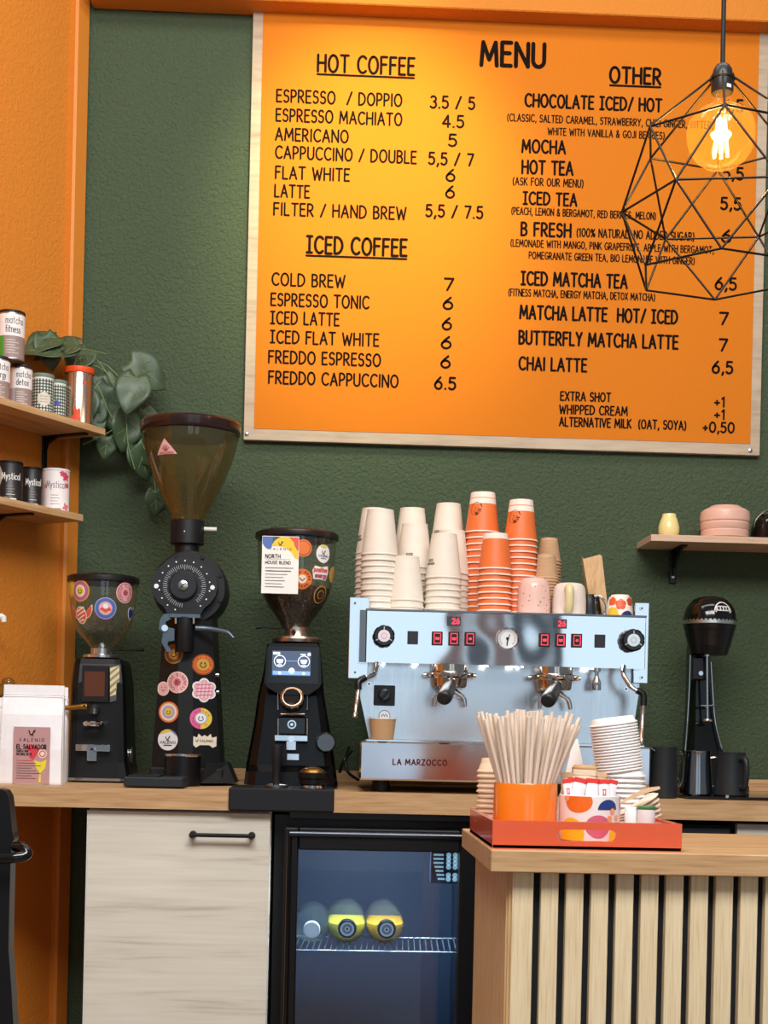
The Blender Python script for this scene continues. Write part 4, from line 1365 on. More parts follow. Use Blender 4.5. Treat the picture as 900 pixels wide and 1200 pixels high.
mb = MB()
mb.tube([F.v(-29, 740), F.v(-29, 722), F.v(-14, 722), F.v(3, 722.5), F.v(5, 724)], [0.007, 0.007, 0.0075, 0.0075, 0.006], white, 12)
mb.tube([F.v(4, 722), F.v(4.5, 729)], 0.007, white, 12)
mb.build('pump_nozzle', bt)

# ================================================================== STICKERS
def smiley(mb, u, v, r, mp, cols, ring_txt=None, h=0.0004):
    rr = [1.0, 0.86, 0.55, 0.42]
    for i, c in enumerate(cols):
        mb.disc(u, v, r * rr[i], mp, c, h + 0.0003 * i)
    hh = h + 0.0003 * len(cols)
    q = r * rr[len(cols) - 1]
    mb.disc(u - q * .3, v + q * .22, q * .12, mp, ink, hh, 8, q * .2)
    mb.disc(u + q * .3, v + q * .22, q * .12, mp, ink, hh, 8, q * .2)
    mb.stroke([(u + q * .5 * math.cos(a), v + q * .5 * math.sin(a)) for a in [PI + PI * k / 8 for k in range(9)]], q * .14, mp, ink, hh)
    if ring_txt:
        ringtext(mb, u, v, r * 0.60, ring_txt, r * 0.22, mp, ink, hh)
def ringmarks(mb, u, v, r, n, hh, mp, m, h):
    # print too small to read: a ring of short marks
    rnd = random.Random(n)
    for i in range(n):
        if rnd.random() < .18: continue
        a = 2 * PI * i / n
        for d in (-.32, .32):
            q0, q1 = r - hh * rnd.uniform(.3, .5), r + hh * rnd.uniform(.3, .5)
            b = a + d * PI / n
            mb.stroke([(u + q0 * math.cos(b), v + q0 * math.sin(b)), (u + q1 * math.cos(b), v + q1 * math.sin(b))], hh * .28, mp, m, h)
def ringtext(mb, u, v, r, txt, hh, mp, m, h):
    n = len(txt)
    for i, ch in enumerate(txt):
        if ch not in G: continue
        a = PI * 0.5 - (i - (n - 1) / 2.0) * (2 * PI / (n + 2))
        c, s_ = math.cos(a - PI / 2), math.sin(a - PI / 2)
        gw, st = G[ch]
        for pl in st:
            mb.stroke([(u + r * math.cos(a) + ((x - gw / 2) * c - y * s_) * hh, v + r * math.sin(a) + ((x - gw / 2) * s_ + y * c) * hh) for x, y in pl], hh * 0.2, mp, m, h)
def petals(mb, u, v, r, n, amp, mp, m, h=0.0004):
    mb.blob([(u + r * (1 - amp + 1.6 * amp * abs(math.cos(n * (a - PI / 2) / 2))) * math.cos(a), v + r * (1 - amp + 1.6 * amp * abs(math.cos(n * (a - PI / 2) / 2))) * math.sin(a)) for a in [2 * PI * i / 96 for i in range(96)]], mp, m, h)
P_ = dict(
 cream=C('st_cream', 236, 220, 198), orange=C('st_orange', 226, 116, 48), pink=C('st_pink', 232, 176, 178), rose=C('st_rose', 176, 70, 84), yellow=C('st_yellow', 232, 200, 74),
 blue=C('st_blue', 78, 110, 176), navy=C('st_navy', 36, 44, 120), red=C('st_red', 222, 84, 60), white=C('st_white', 238, 236, 238), mauve=C('st_mauve', 190, 96, 140), olive=C('st_olive', 150, 140, 70), brown=C('st_brown', 150, 74, 40), gold=C('st_gold', 206, 160, 76), hot=C('st_hotpink', 226, 96, 150), lilac=C('st_lilac', 176, 160, 206))

# ================================================================== SMALL GRINDER (beside the bags)
F = Fr(116, 3.74, ZT)
g1 = thing('coffee_grinder', 'small black grinder with stickered clear hopper, next to the white bags', 'coffee grinder', F.o)
def B_(x, y, d): return F.v(x, y, d)
def shell(F, rows, m, mb, bev=0.15):
    """Stacked horizontal rounded-rectangle sections: rows of (px left, px right, py, y front, y back)."""
    vs, fs = [], []
    for x0, x1, py, ya, yb in rows:
        a, b = F.v(x0, py, ya), F.v(x1, py, ya)
        w = b.x - a.x
        c = w * bev
        z = F.v((x0 + x1) / 2, py, ya).z
        d = yb - ya
        e = min(c, d * 0.3)
        vs += [(a.x + c, ya, z), (b.x - c, ya, z), (b.x - c * .3, ya + e * .3, z), (b.x, ya + e, z), (b.x, yb - e, z), (b.x - c, yb, z), (a.x + c, yb, z), (a.x, yb - e, z), (a.x, ya + e, z), (a.x + c * .3, ya + e * .3, z)]
    n = 10
    for q in range(len(rows) - 1):
        fs += [(q * n + i, q * n + (i + 1) % n, (q + 1) * n + (i + 1) % n, (q + 1) * n + i) for i in range(n)]
    fs += [tuple(range(n))[::-1], tuple(range((len(rows) - 1) * n, len(rows) * n))]
    mb.add(vs, fs, m, False)
mb = MB()
shell(F, [(77.5, 151, F.py - 0.3, -.108, .10), (77, 151.5, 911, -.108, .10), (79, 148, 893, -.105, .10), (82, 146, 800, -.10, .09), (85, 144, 778, -.09, .08), (87, 142, 772, -.08, .07)], blackp, mb)
mb.build('body', g1)
mb = MB(); shell(F, [(76.5, 152, F.py - 0.05, -.112, .10), (76.5, 152, F.py - 3.2, -.112, .10)], M('base_steel', (170, 170, 174), 0.2, 0.95), mb); mb.build('base_ring', g1)
mb = MB(); F.rect(mb, 96, 780, 127.5, 823, -.108, .012, M('bezel_dark', (30, 24, 24), 0.3), 0.002); sb = mb.build('screen_bezel', g1)
mb = MB(); F.rect(mb, 99, 787, 122.5, 816, -.1095, .002, M('screen_brown', (92, 52, 34), 0.2), 0); mb.build('screen', sb)
# striped card on the shoulder
mb = MB()
mpc = lambda u, v, h: F.v(129 + u, 803 - v - u * 0.30, -.1085 + u * 0.0012) + V((0, -h, 0))
mb.quad(0, -20, 11, 20, mpc, C('card_cream', 222, 208, 170), 0.0006)
for k in range(5):
    mb.add([mpc(0, 12 - 8 * k, .0010), mpc(11, 18 - 8 * k, .0010), mpc(11, 21.5 - 8 * k if 21.5 - 8 * k < 20 else 20, .0010), mpc(0, 15.5 - 8 * k, .0010)], [(0, 1, 2, 3)], C('card_olive', 150, 136, 96))
mb.quad(0, -20, 11, -13, mpc, C('card_grey', 84, 84, 84), 0.0012)
mb.build('card', g1)
mb = MB()
c = F.v(110, 832, -.118)
mb.tube([c + V((0, .03, .006)), c + V((0, 0, 0)), c + V((0, -.004, -.012))], [.012, .0125, .010], M('spout_black', (40, 38, 38), .3), 16); mb.build('spout', g1)
mb = MB()
c = F.v(109.5, 848, -.13)
mb.lathe([(.024, -.006), (.026, -.003), (.026, .003), (.023, .006), (.017, .006), (.017, -.006), (.024, -.006)], chrome, c, 28); mb.box((c.x, c.y + .03, c.z), (.03, .04, .006), chrome, .001)
mb.build('portafilter_ring', g1)
mb = MB()
F.rect(mb, 89, 872.5, 128.5, 880, -.125, .022, sst, .001); F.rect(mb, 102, 880, 113.5, 891.5, -.118, .012, sst, .001)
c = F.v(108, 878, -.126)
mb.tube([c, c + V((0, -.004, 0))], .007, chrome, 18); mb.tube([c + V((0, -.004, 0)), c + V((0, -.005, 0))], .0035, blackm, 12)
mb.build('fork', g1)
mb = MB(); c = F.v(149, 884, -.03)
mb.tube([c + V((-.008, 0, 0)), c + V((0, 0, 0)), c + V((.001, 0, 0)), c + V((.012, 0, 0))], [.010, .012, .021, .021], chrome, 20)
mb.build('knob', g1)
mb = MB(); mb.lathe(F.prof([(0, 773), (20, 773), (21.5, 772), (21.5, 769), (18, 768), (13, 767.5), (13, 761), (0, 761)]), M('ring_steel', (212, 206, 200), .2, .95), seg=36); mb.build('neck', g1)
mb = MB(); mb.tube([F.v(127, 762, -.01), F.v(164, 761.5, -.03)], .0022, blackm, 8); mb.tube([F.v(160, 761.5, -.028), F.v(168, 761.5, -.034)], .0042, blackm, 10); mb.build('slide_lever', g1)
hop = [(12.5, 763), (14, 759), (20, 752), (28, 743), (33, 734), (36, 722), (38, 708), (39.5, 690), (39.5, 684)]
hg = clear('hopper_clear', (248, 248, 244), 1.6, .02, .03)
mb = MB(); hp = F.prof(hop); mb.lathe(hp + [(r - .0018, z) for r, z in hp[::-1]], hg, seg=44, sharp=60); hopo = mb.build('hopper', g1)
mb = MB(); mb.lathe(F.prof([(38, 686), (41.5, 685), (41.8, 683), (41.5, 679), (38, 677), (20, 675), (0, 674.5)]), M('lid_dark', (30, 26, 26), .3), seg=44); mb.build('hopper_lid', g1)
hr = interp(hp)
mb = MB(); mb.lathe(F.prof([(0, 735), (11, 734), (12, 725), (9, 715), (0, 715)]), M('funnel_grey', (120, 118, 116), .4), seg=20); mb.build('bean_guard', hopo)
def hst(px, py):
    u = (px - 116) / 40.0
    a = math.asin(max(-.95, min(.95, (px - 116) * F.k / hr((F.py - py) * F.k))))
    return round_map(hr, (F.py - py) * F.k, a)
k = F.k
st = [
 (81.5, 693, lambda mb, mp: (mb.disc(0, 0, 12 * k, mp, P_['gold']), mb.disc(0, 0, 9.5 * k, mp, P_['yellow'], .0007))),
 (95, 697.5, lambda mb, mp: smiley(mb, 0, 0, 12.5 * k, mp, [P_['gold'], P_['mauve'], P_['white'], P_['yellow']])),
 (145, 698, lambda mb, mp: (mb.disc(0, 0, 12 * k, mp, P_['pink']), mb.disc(0, 0, 10.6 * k, mp, P_['rose'], .0007), mb.disc(0, 0, 9.8 * k, mp, P_['pink'], .001), ringtext(mb, 0, 0, 6.2 * k, 'CHOOSE KINDNESS', 3.2 * k, mp, P_['rose'], .0013), petals(mb, 0, 0, 3.4 * k, 9, .3, mp, P_['rose'], .0013))),
 (124.5, 717, lambda mb, mp: (mb.disc(0, 0, 12.5 * k, mp, P_['lilac']), mb.disc(0, 0, 11.4 * k, mp, P_['blue'], .0007), mb.disc(0, 0, 7.6 * k, mp, P_['pink'], .001), mb.blob([(-7 * k, -1 * k), (0, -5 * k), (7 * k, -2 * k), (5 * k, 1 * k), (-2 * k, 2 * k)], mp, P_['red'], .0013), mb.disc(0, 2.4 * k, 3 * k, mp, P_['white'], .0016))),
]
for px, py, fn in st:
    mb = MB(); fn(mb, hst(px, py)); mb.build('sticker', hopo)
def candy(mb, mp):
    for sg in (-1, 1):
        w_ = [(5, -1), (9, 5), (13.5, 10), (15, 11), (15, 4), (12, -2), (8, -5), (5, -4)]
        mb.blob([(sg * x * k * 1.02, y * k) for x, y in w_], mp, P_['cream'], .0004)
        mb.blob([(sg * (x * .9 + .9) * k, (y * .84 + .2) * k) for x, y in w_], mp, P_['red'], .0007)
    mb.disc(0, -1 * k, 8 * k, mp, P_['cream'], .001, 24, 10 * k)
    mb.disc(0, -1 * k, 6.8 * k, mp, P_['red'], .0013, 24, 8.8 * k)
    for j in (-2, -1, 0, 1):
        x0, y0, x1, y1 = (-5.4 + .4 * abs(j), j * 4.4 - 1.5, 5.2 - .4 * abs(j), j * 4.4 + 3.5) if abs(j) < 2 else (-3, -8, 3.6, -6)
        mb.stroke([((x0 + (x1 - x0) * t / 8) * k, (y0 + (y1 - y0) * t / 8) * k) for t in range(9)], 1.7 * k, mp, P_['cream'], .0017)
mb = MB(); candy(mb, hst(96, 724)); tag(mb.build('sticker', hopo), 'red and white winged sweet sticker')
def wing(mb, mp):
    w_ = [(-6, 4), (-3, 7), (2, 4), (5, 8), (6, 4), (5, -4), (2, -9), (-3, -6), (-6, -1)]
    mb.blob([(x * k, y * k) for x, y in w_], mp, P_['white'], .0004); mb.blob([(x * k * .82, y * k * .84) for x, y in w_], mp, P_['navy'], .0007)
mb = MB(); wing(mb, hst(150, 720)); mb.build('sticker', hopo)

# ================================================================== TALL SHOP GRINDER
F = Fr(219, 3.72, ZT)
g2 = thing('coffee_grinder', 'tall black shop grinder with huge smoky funnel hopper and front dial', 'coffee grinder', F.o)
PYB = F.py
# tapered column with a faceted front: narrow centre face and two raked sides
def fy(x, hw):                                       # front surface (local y) at offset x from the centre
    return -.115 + max(0, abs(x) - .018) * 0.62
rows = [(176, 258.5, PYB - 6), (179, 256.5, 870), (192, 249.5, 738), (198, 247, 690)]
mb = MB()
vs, fs = [], []
for a, b, py in rows:
    p, q = F.v(a, py, -.08), F.v(b, py, -.08)
    cx = F.v(219, py, -.08).x
    z = p.z
    xs = [p.x, cx - .018, cx + .018, q.x]
    vs += [(xs[0], fy(xs[0] - cx, 0), z), (xs[1], -.115, z), (xs[2], -.115, z), (xs[3], fy(xs[3] - cx, 0), z), (xs[3], .10, z), (xs[0], .10, z)]
n = 6
for q in range(3):
    fs += [(q * n + i, q * n + (i + 1) % n, (q + 1) * n + (i + 1) % n, (q + 1) * n + i) for i in range(n)]
fs += [tuple(range(n))[::-1], tuple(range(3 * n, 4 * n))]
g2m = M('grinder_black', (17, 17, 20), .45, spec=.4)
mb.add(vs, fs, g2m, False); col2 = mb.build('column', g2)
mb = MB()
F.rect(mb, 175.5, 900, 261, PYB - 0.1, -.135, .24, blackm, .004)
mb.build('base', g2)
mb = MB()
a = F.v(258, PYB - 0.2, -.06); 
for sgn, xa_, xb_ in ((1, 236, 275),):
    p0, p1 = F.v(xa_, PYB - .2, -.15), F.v(xb_, PYB - .2, -.15)
    hz = F.r(22)
    mb.hexa([(p0.x, -.17, p0.z), (p1.x, -.12, p0.z), (p1.x, .02, p0.z), (p0.x, .02, p0.z), (p0.x + .01, -.15, p0.z + hz), (p1.x - .022, -.11, p0.z + hz), (p1.x - .022, .02, p0.z + hz), (p0.x + .01, .02, p0.z + hz)], g2m)
mb.build('foot', g2)
# round burr housing, front plate, dial
c = F.v(222, 688.5, -.10)
Xf = Matrix.Translation(c) @ Matrix.Rotation(PI / 2, 4, 'X')     # lathe axis towards us
mb = MB(); mb.lathe([(0, -.17), (F.r(36), -.17), (F.r(41), -.15), (F.r(42), -.03), (F.r(42), -.004), (F.r(40), 0), (0, 0)], g2m, seg=56, X=Xf)
for a in range(8):
    an = a * PI / 4 + .4
    mb.tube([c + V((F.r(37.5) * math.cos(an), 0, F.r(37.5) * math.sin(an))), c + V((F.r(37.5) * math.cos(an), -.005, F.r(37.5) * math.sin(an)))], .005, blackp, 10)
mb.build('burr_housing', g2)
mb = MB()
pc = F.v(216.5, 687, -.12)
pl = [(37 * math.cos(a), 32 * math.sin(a)) for a in [math.radians(d) for d in range(0, 181, 10)]]
pl += [(-37, -2), (-35, -10), (-30, -18), (-22, -25), (-18, -33), (18, -33), (22, -25), (30, -18), (35, -10), (37, -2)]
mb.prism([(pc.x + F.r(x), pc.z + F.r(y)) for x, y in pl], -.126, -.098, M('dial_plate', (26, 28, 33), .42, spec=.4), smooth=False)
plate = mb.build('front_plate', g2)
mb = MB()
mpd = lambda u, v, h: V((pc.x + u, -.126 - h, pc.z + v))
ringw = M('dial_face', (24, 26, 31), .42, spec=.4)
mb.disc(0, 0, F.r(27.5), mpd, ringw, .0008, 48)
tick = C('tick_grey', 170, 174, 180)
for i in range(60):
    if 268 < (i * 6) < 312: continue
    a = math.radians(i * 6)
    r0 = F.r(20 if i % 5 else 18.5); r1 = F.r(24)
    mb.stroke([(r0 * math.cos(a), r0 * math.sin(a)), (r1 * math.cos(a), r1 * math.sin(a))], F.r(.55), mpd, tick, .0012)
for i in range(16):
    a = math.radians(-50 + i * 20)
    mb.disc(F.r(28.6) * math.cos(a), F.r(28.6) * math.sin(a), F.r(.9), mpd, white, .0016, 8)
mb.build('dial', plate)
mb = MB(); mb.lathe([(F.r(16), 0), (F.r(16), .010), (F.r(14.5), .013), (0, .013)], M('dial_knob', (30, 32, 38), .4, spec=.4), seg=40, X=Matrix.Translation((pc.x - F.r(1), -.1262, pc.z)) @ Matrix.Rotation(PI / 2, 4, 'X'))
kn = mb.build('dial_knob', plate)
mb = MB(); mb.lathe([(F.r(5.8), 0), (F.r(5.5), .004), (F.r(3), .0055), (0, .0058)], M('screw_steel', (206, 200, 190), .22, 1.0), seg=24, X=Matrix.Translation((pc.x - F.r(1), -.1390, pc.z)) @ Matrix.Rotation(PI / 2, 4, 'X'))
mb.box((pc.x - F.r(1), -.1450, pc.z), (F.r(9), .0016, .0016), ink, 0, Matrix.Translation((pc.x - F.r(1), 0, pc.z)) @ Matrix.Rotation(-.8, 4, 'Y') @ Matrix.Translation((-pc.x + F.r(1), 0, -pc.z)))
mb.build('centre_screw', kn)
for dx, dz in ((-31.5, -1), (31.5, -1), (0, 37)):
    mb = MB(); mb.lathe([(F.r(2.8), 0), (F.r(2.6), .003), (0, .0034)], C('bolt_white', 236, 236, 236, .4), seg=16, X=Matrix.Translation((pc.x + F.r(dx + (.8 if dz > 0 else 0)), -.1262 if dz < 0 else -.088, pc.z + F.r(dz))) @ Matrix.Rotation(PI / 2, 4, 'X'))
    mb.build('bolt', plate)
# neck, collar, slide, hopper
mb = MB(); mb.lathe(F.prof([(14, 662), (14, 641), (19.5, 641), (19.5, 614.5), (17, 613.5), (0, 613.5)]), g2m, c=(F.v(220.5, 640).x, -.03, 0), seg=36)
mb.tube([V((F.v(219.5, 627).x, -.03 - F.r(19.5), F.z(627))), V((F.v(219.5, 627).x, -.031 - F.r(19.5), F.z(627)))], .0016, white, 8)
mb.build('collar', g2)
mb = MB(); mb.tube([F.v(239, 620, -.03), F.v(254, 620.5, -.03)], .0055, C('lever_white', 226, 222, 214), 14); mb.build('slide_lever', g2)
hop2 = [(18.5, 614), (21, 607), (26, 597), (33, 583), (41, 566), (48, 547), (53, 530), (55.5, 516), (56, 506)]
h2c = (F.v(223.5, 560).x, -.03, 0)
smoky = clear('hopper_smoke', (240, 228, 200), 1.8, .04, .16, (150, 148, 108))
mb = MB(); h2 = F.prof(hop2); mb.lathe(h2 + [(r - .002, z) for r, z in h2[::-1]], smoky, c=h2c, seg=56, sharp=60); hop2o = mb.build('hopper', g2)
mb = MB(); mb.lathe(F.prof([(54, 516), (57, 514), (58, 511), (58, 503), (56, 500.5), (30, 498.5), (0, 498)]), M('lid_brown', (40, 22, 20), .2), c=h2c, seg=56); mb.build('hopper_lid', g2)
h2r = interp(h2)
mb = MB()
tz = (F.py - 539) * F.k
mp = round_map(h2r, tz, math.asin(-23.0 / 50), c=(h2c[0], h2c[1]))
q = F.k
tri = [(-14, -6.5), (14, -6.5), (0, 10.5)]
mb.blob([((tri[i][0] + (tri[(i + 1) % 3][0] - tri[i][0]) * t / 10) * q, (tri[i][1] + (tri[(i + 1) % 3][1] - tri[i][1]) * t / 10) * q) for i in range(3) for t in range(10)], mp, P_['pink'], .0005, 6)
for a in (-60, -30, 0, 30, 60):
    mb.stroke([(1.2 * q * math.sin(math.radians(a)), -2.5 * q), (5.2 * q * math.sin(math.radians(a)), -2.5 * q + 6 * q * math.cos(math.radians(a)))], 1.0 * q, mp, P_['brown'], .001)
letters(mb, 'AMAZONAS', -9.5 * q, -6 * q, 2.4 * q, mp, P_['brown'], 19 * q, .2, .001)
mb.build('sticker', hop2o)
# spout and levers
mb = MB(); sp = F.v(217, 745, -.115)
mb.lathe([(F.r(10), F.r(-19)), (F.r(10.5), F.r(-18)), (F.r(10.5), F.r(20)), (F.r(7), F.r(22)), (0, F.r(22))], g2m, c=(sp.x, sp.y - .012, sp.z), seg=28); mb.build('spout', g2)
mb = MB(); F.rect(mb, 198.5, 719.5, 234.5, 724, -.148, .03, gunm, .001)
for x in (206, 227): mb.tube([F.v(x, 724, -.146), F.v(x, 731, -.146)], .003, chrome, 10)
mb.build('bag_clamp', g2)
mb = MB()
pts = [(188, 727), (193, 720), (201, 720), (201, 726), (195, 729), (195, 735), (205, 737), (205, 751), (198, 752), (197, 756), (203, 765), (196, 764), (190, 753), (192, 742), (187, 738)]
mb.prism([(F.v(x, y, -.13).x, F.v(x, y, -.13).z) for x, y in pts], -.145, -.125, gunm)
mb.tube([F.v(193, 736, -.145), F.v(193, 736, -.150)], .008, chrome, 16)
mb.build('clamp_lever', g2)
mb = MB(); mb.tube([F.v(229, 736, -.13), F.v(245, 737, -.13), F.v(262, 740, -.14), F.v(268, 742, -.145), F.v(274, 748, -.15)], [.0075, .0065, .006, .005, .0035], gunm, 12, 4); mb.build('dosing_lever', g2)
mb = MB()
for py in (791, 811): mb.tube([F.v(252.5, py, -.06), F.v(256.5, py, -.06)], .006, chrome, 12)
mb.build('side_buttons', g2)
def fac(px, py):
    p = F.v(px, py, -.09)
    cx0 = F.v(219, py, -.08).x
    e0, e1 = F.v(219, 738, -.08), F.v(219, 870, -.08)
    sl_ = (e0.x - e1.x) / (e0.z - e1.z)
    def mp(u, v, h):
        cx = cx0 + v * sl_
        x = p.x + u
        return V((x, fy(x - cx, 0) - h - .0004, p.z + v))
    return mp
q = F.k
S2 = [
 (204.5, 767, lambda mb, mp: smiley(mb, 0, 0, 11 * q, mp, [P_['olive'], P_['brown'], P_['gold']])),
 (238.5, 779, lambda mb, mp: (smiley(mb, 0, 0, 12 * q, mp, [P_['brown'], P_['orange'], P_['gold']]), ringmarks(mb, 0, 0, 8.2 * q, 16, 1.8 * q, mp, P_['brown'], .002))),
 (209, 800, lambda mb, mp: (mb.disc(0, 0, 12.3 * q, mp, P_['cream']), mb.disc(0, 0, 11.4 * q, mp, P_['pink'], .0007), ringtext(mb, 0, 0, 7 * q, 'CHOOSE KINDNESS', 3.2 * q, mp, P_['rose'], .001), petals(mb, 0, 0, 4 * q, 10, .3, mp, P_['rose'], .001))),
 (191.5, 807, lambda mb, mp: (petals(mb, 0, 0, 7.6 * q, 2, .1, mp, P_['cream']), petals(mb, 0, 0, 6.6 * q, 2, .1, mp, P_['pink'], .0007), mb.stroke([(-2 * q, -1 * q), (0, -3 * q), (2 * q, -1 * q)], .9 * q, mp, P_['rose'], .001), mb.disc(-2 * q, 1.5 * q, .8 * q, mp, P_['rose'], .001, 8), mb.disc(2 * q, 1.5 * q, .8 * q, mp, P_['rose'], .001, 8))),
 (239.5, 809, lambda mb, mp: (petals(mb, 0, 0, 12.8 * q, 6, .13, mp, P_['white']), petals(mb, 0, 0, 11.2 * q, 6, .13, mp, P_['pink'], .0007), [mb.stroke([(x * q, -8 * q), (x * q + 2 * q, 8 * q)], 1.2 * q, mp, P_['white'], .001) for x in (-6, -2, 2, 6)], [mb.stroke([(-8 * q, y * q), (8 * q, y * q + q)], 1.2 * q, mp, P_['hot'], .0013) for y in (-6, -2, 2, 6)])),
 (198, 834.5, lambda mb, mp: (mb.disc(0, 0, 12 * q, mp, P_['orange']), mb.disc(0, 0, 10 * q, mp, P_['cream'], .0007), mb.disc(0, 0, 7.4 * q, mp, P_['lilac'], .001), smiley(mb, 0, 0, 4.8 * q, mp, [P_['yellow']], None, .0013))),
 (236, 842, lambda mb, mp: (mb.disc(0, 0, 12 * q, mp, P_['yellow']), mb.blob([(12 * q * math.cos(a), 12 * q * math.sin(a)) for a in [PI * .5 + PI * i / 20 for i in range(21)]], mp, P_['hot'], .0007), smiley(mb, 0, .2 * q, 6.6 * q, mp, [P_['lilac'], P_['white']], None, .001), ringmarks(mb, 0, 0, 9 * q, 14, 1.8 * q, mp, P_['brown'], .0012))),
 (197, 867, lambda mb, mp: (mb.disc(0, 0, 12 * q, mp, P_['white']), mb.blob([(11.8 * q * math.cos(math.radians(d)), 11.8 * q * math.sin(math.radians(d))) for d in range(60, 151, 10)], mp, P_['yellow'], .0007), mb.blob([(11.8 * q * math.cos(math.radians(d)), 11.8 * q * math.sin(math.radians(d))) for d in range(22, 81, 8)], mp, P_['blue'], .001), cup_logo(mb, 0, 1.9 * q, 2.6 * q, mp, ink, .0013), letters(mb, 'VALENIO', -9.5 * q, -4.2 * q, 2.8 * q, mp, ink, 19 * q, .18, .0012), mb.quad(-5 * q, -6.6 * q, 5 * q, -5.6 * q, mp, ink, .0012))),
 (240, 868, lambda mb, mp: (mb.blob([(-12 * q, 5 * q), (-8 * q, 3 * q), (-6.5 * q, 8 * q), (-3 * q, 4.6 * q), (0, 6.5 * q), (3 * q, 4.6 * q), (6.5 * q, 8 * q), (8 * q, 3.4 * q), (13 * q, 5 * q), (13 * q, -6 * q), (9 * q, -8 * q), (5 * q, -5 * q), (-5 * q, -5 * q), (-9 * q, -8 * q), (-12 * q, -5 * q)], mp, P_['cream'], .0004), letters(mb, 'VALENIO', -5 * q, -1.6 * q, 2.6 * q, mp, ink, 14 * q, .16, .0008), cup_logo(mb, -8 * q, 0, 1.6 * q, mp, ink, .0008))),
]
for px, py, fn in S2:
    mb = MB(); fn(mb, fac(px, py)); mb.build('sticker', col2)

# scale and dosing cup in front of it
F = Fr(180, 3.435, ZT)
sca = thing('coffee_scale', 'flat black scale at the worktop edge in front of the tall grinder', 'scale', F.o)
mb = MB(); F.rect(mb, 145, 911, 214.5, F.py - .1, -.06, .14, M('scale_grey', (32, 38, 44), .5, spec=.4), .003); mb.build('body', sca)
mb = MB(); F.rect(mb, 150, 908.5, 186, 911, -.05, .115, blackm, .001); mb.build('weighing_plate', sca)
F = Fr(213.5, 3.545, ZT)
cu = thing('dosing_cup', 'black metal dosing cup with a silver rim behind the scale', 'cup', F.o)
mb = MB(); mb.lathe(F.prof([(0, F.py - .1), (20, F.py - .1), (21, F.py - 1), (21, 886.5)]), blackp, seg=36); mb.build('cup_body', cu)
mb = MB(); mb.lathe(F.prof([(21, 886.5), (21.8, 885.5), (21.8, 884), (19.5, 884), (19.5, 905), (0, 905)]), M('ring_steel', (212, 206, 200), .2, .95), seg=36); mb.build('rim', cu)

# ================================================================== HOUSE BLEND GRINDER
F = Fr(344, 3.70, ZT)
g3 = thing('coffee_grinder', 'black grinder with lit touch screen and hopper full of dark beans', 'coffee grinder', F.o)
mb = MB()
shell(F, [(285, 396, F.py - .2, -.17, .12), (287, 394, 905, -.165, .12), (288, 393, 897, -.135, .12), (297, 386, 850, -.125, .12), (302, 380, 815, -.12, .11), (308, 378, 790, -.11, .10), (313, 375, 755, -.09, .09)], M('grinder_gloss', (7, 6, 7), .2, spec=.3), mb, .12)
mb.build('body', g3)
mb = MB()
hx = [(310, 800), (314, 806), (328, 814), (362, 814), (374, 806), (377, 800), (375, 760), (371, 754), (316, 754), (313, 760)]
mb.prism([(F.v(x, y, -.16).x, F.v(x, y, -.16).z) for x, y in hx], -.165, -.09, M('head_dark', (24, 21, 21), .28, spec=.35))
head = mb.build('display_head', g3)
mb = MB(); F.rect(mb, 314, 758, 373, 801, -.1665, .002, blackg, 0); mb.build('display_glass', head)
mb = MB()
c = F.v(342, 777, -.167)
mp = flat(c.x, c.y - .0006, c.z); q = F.r(1, -.167)
scr = M('screen_blue', (70, 86, 110), .4, emit=.55); sl = M('screen_light', (226, 236, 248), .4, emit=1.0); sbar = M('screen_bar', (120, 160, 226), .4, emit=.8)
mb.quad(-23 * q, -15 * q, 22 * q, 14 * q, mp, scr, 0)
mb.quad(-22 * q, -14 * q, 21.5 * q, -9.5 * q, mp, sbar, .0003)
for x in (-14, 14):
    mb.disc(x * q, 2 * q, 7 * q, mp, sl, .0003, 24); mb.disc(x * q, 2 * q, 6.2 * q, mp, scr, .0006, 24)
    mb.blob([((x - 4) * q, 4 * q), ((x + 4) * q, 4 * q), ((x + 3) * q, 0), ((x) * q, -1 * q), ((x - 3) * q, 0)], mp, sl, .0009)
    mb.quad((x - 2.5) * q, -3 * q, (x + 2.5) * q, -2 * q, mp, sl, .0009)
mb.quad(-22 * q, 9.5 * q, -14 * q, 12.5 * q, mp, sl, .0003); mb.disc(20 * q, 10.5 * q, 2 * q, mp, sl, .0003, 14); mb.quad(10 * q, 9.5 * q, 16 * q, 10.8 * q, mp, sl, .0003)
mb.disc(0, -9 * q, 3.4 * q, mp, sl, .0006, 18); mb.quad(-7 * q, 2 * q, 7 * q, 2.6 * q, mp, sbar, .0003); mb.disc(14 * q, -12 * q, 1.6 * q, mp, sl, .0006, 12); mb.disc(-14 * q, -12 * q, 1.6 * q, mp, sl, .0006, 12)
mb.build('screen', head)
mb = MB(); mb.lathe(F.prof([(0, 755), (26, 755), (29, 753.5), (29.5, 750), (28, 747.5), (16, 747), (15, 745), (15, 736), (0, 736)]), M('neck_steel', (188, 172, 158), .25, .95), seg=36)
mb.tube([F.v(344, 741, -F.r(15)), F.v(344, 741, -F.r(16))], .006, blackm, 12)
mb.build('neck', g3)
mb = MB(); mb.tube([F.v(330, 736, -.01), F.v(303, 735, -.02)], .002, blackm, 8); mb.tube([F.v(306, 735, -.018), F.v(300, 735.5, -.02)], .0042, blackm, 10); mb.build('slide_lever', g3)
hc = (F.v(347, 680).x - 0, 0, 0)
hop3 = [(15, 738), (17, 733), (24, 723), (32, 712), (38, 701), (42, 688), (44.5, 670), (45.5, 650), (46, 633)]
h3 = F.prof(hop3)
mb = MB(); mb.lathe(h3 + [(r - .0018, z) for r, z in h3[::-1]], hg, c=hc, seg=48, sharp=60); hop3o = mb.build('hopper', g3)
